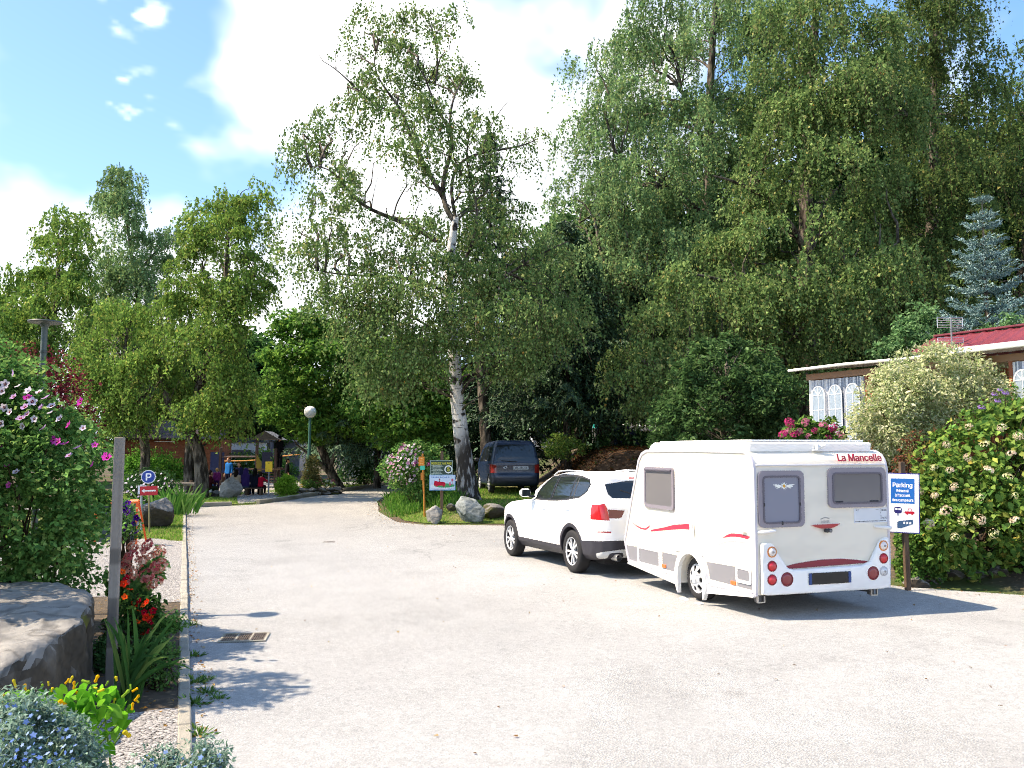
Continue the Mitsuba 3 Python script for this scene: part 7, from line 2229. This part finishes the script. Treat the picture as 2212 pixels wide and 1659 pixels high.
bn = thing('bench', 'brown wooden bench where the people sit with their backs to the road', 'bench')
Yc = 36.0
bz = gz(*at(542, 1060, Yc)[:2])
x0_, x1_ = at(509, 1054, Yc)[0], at(571, 1054, Yc)[0]
for q in range(3):
    box_part(bn, 'slat', [(x0_ + x1_) / 2, Yc - .14 + q * .14, bz + .30], (x1_ - x0_, .12, .045), 'brown_wood', None, None, .006)
for x_ in (x0_ + .12, (x0_ + x1_) / 2 - .1, x1_ - .12):
    box_part(bn, 'leg', [x_, Yc, bz + .14], (.08, .34, .28), 'brown_wood')


def hull_of(spheres):
    ms = []
    for c_, r_ in spheres:
        ms.append(m3.Manifold.sphere(r_, 14).translate(tuple(np.asarray(c_, float))))
    return m3.Manifold.batch_hull(ms)


def person(label, loc, face, h, pose, top, bottom, hair, skin=hexc('b98a70'), long_hair=False, group=None, arms=None, hood=False):
    """A figure h metres tall when standing; local x to its right, y ahead; loc: between the feet (standing) or under the hips on the seat (sitting)."""
    s = h / 1.7
    t_ = thing('person', label, 'person', group)
    J = {}
    if pose == 'sit':
        hip = np.array([0, 0, .08])
    else:
        hip = np.array([0, 0, .90])
    lean_ = .06 if pose == 'sit' else 0.0
    J['hip'] = hip
    J['chest'] = hip + [0, lean_ * .6, .36]
    J['neck'] = hip + [0, lean_ * 1.2, .58]
    J['head'] = hip + [0, lean_ * 1.2 + .03, .72]
    bones, shirt, trs = [], [], []
    bn_ = lambda a, ra, b_, rb: bones.append(hull_of([(a, ra), (b_, rb)]))
    bones.append(hull_of([(J['hip'] + [-.08, .01, 0], .09), (J['hip'] + [.08, .01, 0], .09), (J['hip'] + [0, .01, .2], .09)]))
    bones.append(hull_of([(J['hip'] + [0, .01, .15], .09), (J['chest'] + [-.09, 0, .07], .08), (J['chest'] + [.09, 0, .07], .08)]))
    shirt.append(hull_of([(J['hip'] + [-.09, 0, .02], .125), (J['hip'] + [.09, 0, .02], .125), (J['chest'] + [-.11, 0, .10], .108), (J['chest'] + [.11, 0, .10], .108)]))
    bn_(J['chest'] + [0, 0, .15], .07, J['neck'] + [0, 0, .04], .052)
    bones.append(hull_of([(J['head'] + [0, 0, .03], .098), (J['head'] + [0, .045, -.06], .062), (J['head'] + [0, -.02, .0], .095)]))
    bones.append(hull_of([(J['head'] + [0, .098, -.012], .014), (J['head'] + [0, .085, .02], .010)]))
    for sd in (-1, 1):
        bones.append(hull_of([(J['head'] + [sd * .096, -.01, -.01], .020), (J['head'] + [sd * .092, -.01, .02], .014)]))
        sh = J['chest'] + [sd * .19, 0, .14]
        if arms == 'out' and sd == 1:
            el_, wr = sh + [sd * .16, .08, -.16], sh + [sd * .34, .16, -.22]
        elif arms == 'lap' or pose == 'sit':
            el_, wr = sh + [sd * .06, .07, -.26], sh + [-sd * .01, .30, -.31]
        else:
            el_, wr = sh + [sd * .05, -.02, -.28], sh + [sd * .06, .05, -.52]
        bn_(sh, .052, el_, .042)
        bn_(el_, .041, wr, .030)
        fd = unit(wr - el_)
        bones.append(hull_of([(wr, .030), (wr + fd * .07, .034)]))
        lat = unit(np.cross(fd, [0, 1.0, .2]))
        for q in range(4):
            k0_ = wr + fd * .075 + lat * (q - 1.5) * .017
            bones.append(hull_of([(k0_, .0095), (k0_ + fd * (.055 + .012 * (q in (1, 2))) + [0, 0, -.012], .0075)]))
        bones.append(hull_of([(wr + fd * .02 + lat * .03, .011), (wr + fd * .065 + lat * .055, .008)]))
        shirt.append(hull_of([(sh, .063), (el_, .053)]))
        shirt.append(hull_of([(J['chest'] + [sd * .10, 0, .13], .095), (sh, .063)]))
        shirt.append(hull_of([(el_, .052), (el_ * .25 + wr * .75, .040)]) if bottom is not None and arms != 'short' else hull_of([(sh, .06), (el_, .05)]))
        hp_ = J['hip'] + [sd * .095, 0, 0]
        if pose == 'sit':
            kn = hp_ + [sd * .03, .40, .0]
            an_ = kn + [0, -.04, -.40]
        elif pose == 'walk':
            kn = hp_ + [0, sd * .12, -.42]
            an_ = kn + [0, -.06 - sd * .05, -.40]
        else:
            kn = hp_ + [sd * .01, .02, -.43]
            an_ = kn + [0, -.02, -.41]
        bn_(hp_, .08, kn, .058)
        bn_(kn, .055, an_, .038)
        bones.append(hull_of([(an_ + [0, -.03, -.035], .035), (an_ + [0, .14, -.045], .028)]))
        trs.append(hull_of([(hp_, .105), (kn, .072)]))
        trs.append(hull_of([(kn, .070), (an_ + [0, 0, .03], .056)]))
    trs.append(hull_of([(J['hip'] + [-.09, 0, 0], .122), (J['hip'] + [.09, 0, 0], .122)]))
    R_ = rotz(face) * s

    def put(nm, ms, mat, col, it=3, label=None):
        m_ = m3.Manifold.batch_boolean(ms, m3.OpType.Add)
        mm_ = m_.refine_to_length(.05).to_mesh()
        tt = trimesh.Trimesh(mm_.vert_properties[:, :3], mm_.tri_verts, process=False)
        if it:
            trimesh.smoothing.filter_taubin(tt, lamb=.45, nu=.47, iterations=it)
        part(t_, nm, (np.array(tt.vertices) @ R_.T + loc, np.array(tt.faces)), mat, col, smooth=60)

    put('body', bones, 'satin', skin, 2)
    put('top', shirt, 'cloth', np.asarray(top) * .7)
    put('trousers', trs, 'cloth', np.asarray(bottom) * .7)
    hr = [hull_of([(J['head'] + [0, -.02, .055], .108), (J['head'] + [0, -.045, .0], .098)])]
    if long_hair:
        hr.append(hull_of([(J['head'] + [0, -.06, .0], .10), (J['neck'] + [-.06, -.085, -.12], .06), (J['neck'] + [.06, -.085, -.12], .06)]))
    if hood:
        hr.append(hull_of([(J['head'] + [0, -.03, .05], .125), (J['neck'] + [-.07, -.05, -.05], .085), (J['neck'] + [.07, -.05, -.05], .085)]))
    cut = hull_of([(J['head'] + [0, .10, -.05], .075), (J['head'] + [0, .16, -.02], .075)])
    hr = m3.Manifold.batch_boolean(hr, m3.OpType.Add) - cut
    put('hood' if hood else 'hair', [hr], 'cloth', hair)
    return t_


def seat(px):
    c_ = at(px, 1054, Yc)
    return np.array([c_[0], Yc - .02, bz + .325])


person('person in a beige top with dark curly hair on the left end of the bench', seat(509), .05, 1.35, 'sit', hexc('c9b49a'), hexc('2a2c3a'), hexc('1c1614'), long_hair=True)
person('person in a dark violet hooded jacket sitting on the bench', seat(530), -.08, 1.40, 'sit', hexc('3a2a66'), hexc('3a4a6a'), hexc('33245a'), hood=True)
person('person in black with long dark hair sitting on the bench', seat(550), .1, 1.42, 'sit', hexc('181c2c'), hexc('1c1e28'), hexc('12100f'), long_hair=True)
c = seat(562)
person('small child in a red shirt at the right end of the bench', c, -.25, 1.12, 'sit', hexc('c01838'), hexc('3a2028'), hexc('241814'), arms='out')
ft = lambda px, Y: (lambda c_: np.array([c_[0], Y, gz(c_[0], Y) + .06]))(at(px, 1050, Y))
person('boy in a bright blue shirt standing behind the pale boulder', ft(493.5, 39.0), 2.6, 1.42, 'stand', hexc('2a78c8'), hexc('1e2038'), hexc('5a3a24'))
person('brown-haired person in dark blue facing the bench from beyond it', ft(515.5, 38.2), 3.0, 1.22, 'stand', hexc('2a2c52'), hexc('20222e'), hexc('4a2e1e'), long_hair=True)
person('person in maroon crouched in the shade beside the twin trunks', ft(450, 36.6) + [0, 0, .18], -.7, 1.4, 'sit', hexc('4a1a24'), hexc('3a4030'), hexc('3a2a24'))
person('fair-haired child in a purple-pink top beside the twin trunks', ft(468, 37.0), .6, 1.0, 'stand', hexc('9a3a8a'), hexc('4a2a66'), hexc('b08a58'))
person('person in black walking past the flower bed, right of the yellow sign', ft(619.5, 42.0), -1.2, 1.35, 'walk', hexc('17161c'), hexc('20202a'), hexc('0f0d0c'))
pc = P43(603, 1013, .4)
person('person in black standing up on the climbing tower', np.array([pc[0], pc[1], pc[2] + .03]), -.5, 1.55, 'stand', hexc('14141c'), hexc('23202a'), hexc('120f0e'))
sack = thing('backpack', 'blue and white bag on the ground by the twin trunks', 'bag')
c = at(452, 1040, 37.6)
V, Fc = rbox((.42, .3, .5), .09)
part(sack, 'bag_body', (V + [c[0], c[1], gz(c[0], c[1]) + .25], Fc), 'cloth', hexc('4a78b8'), smooth=50)
V, Fc = rbox((.34, .06, .24), .03)
part(sack, 'pocket', (V + [c[0], c[1] - .16, gz(c[0], c[1]) + .18], Fc), 'cloth', hexc('dfe4ea'), smooth=50)
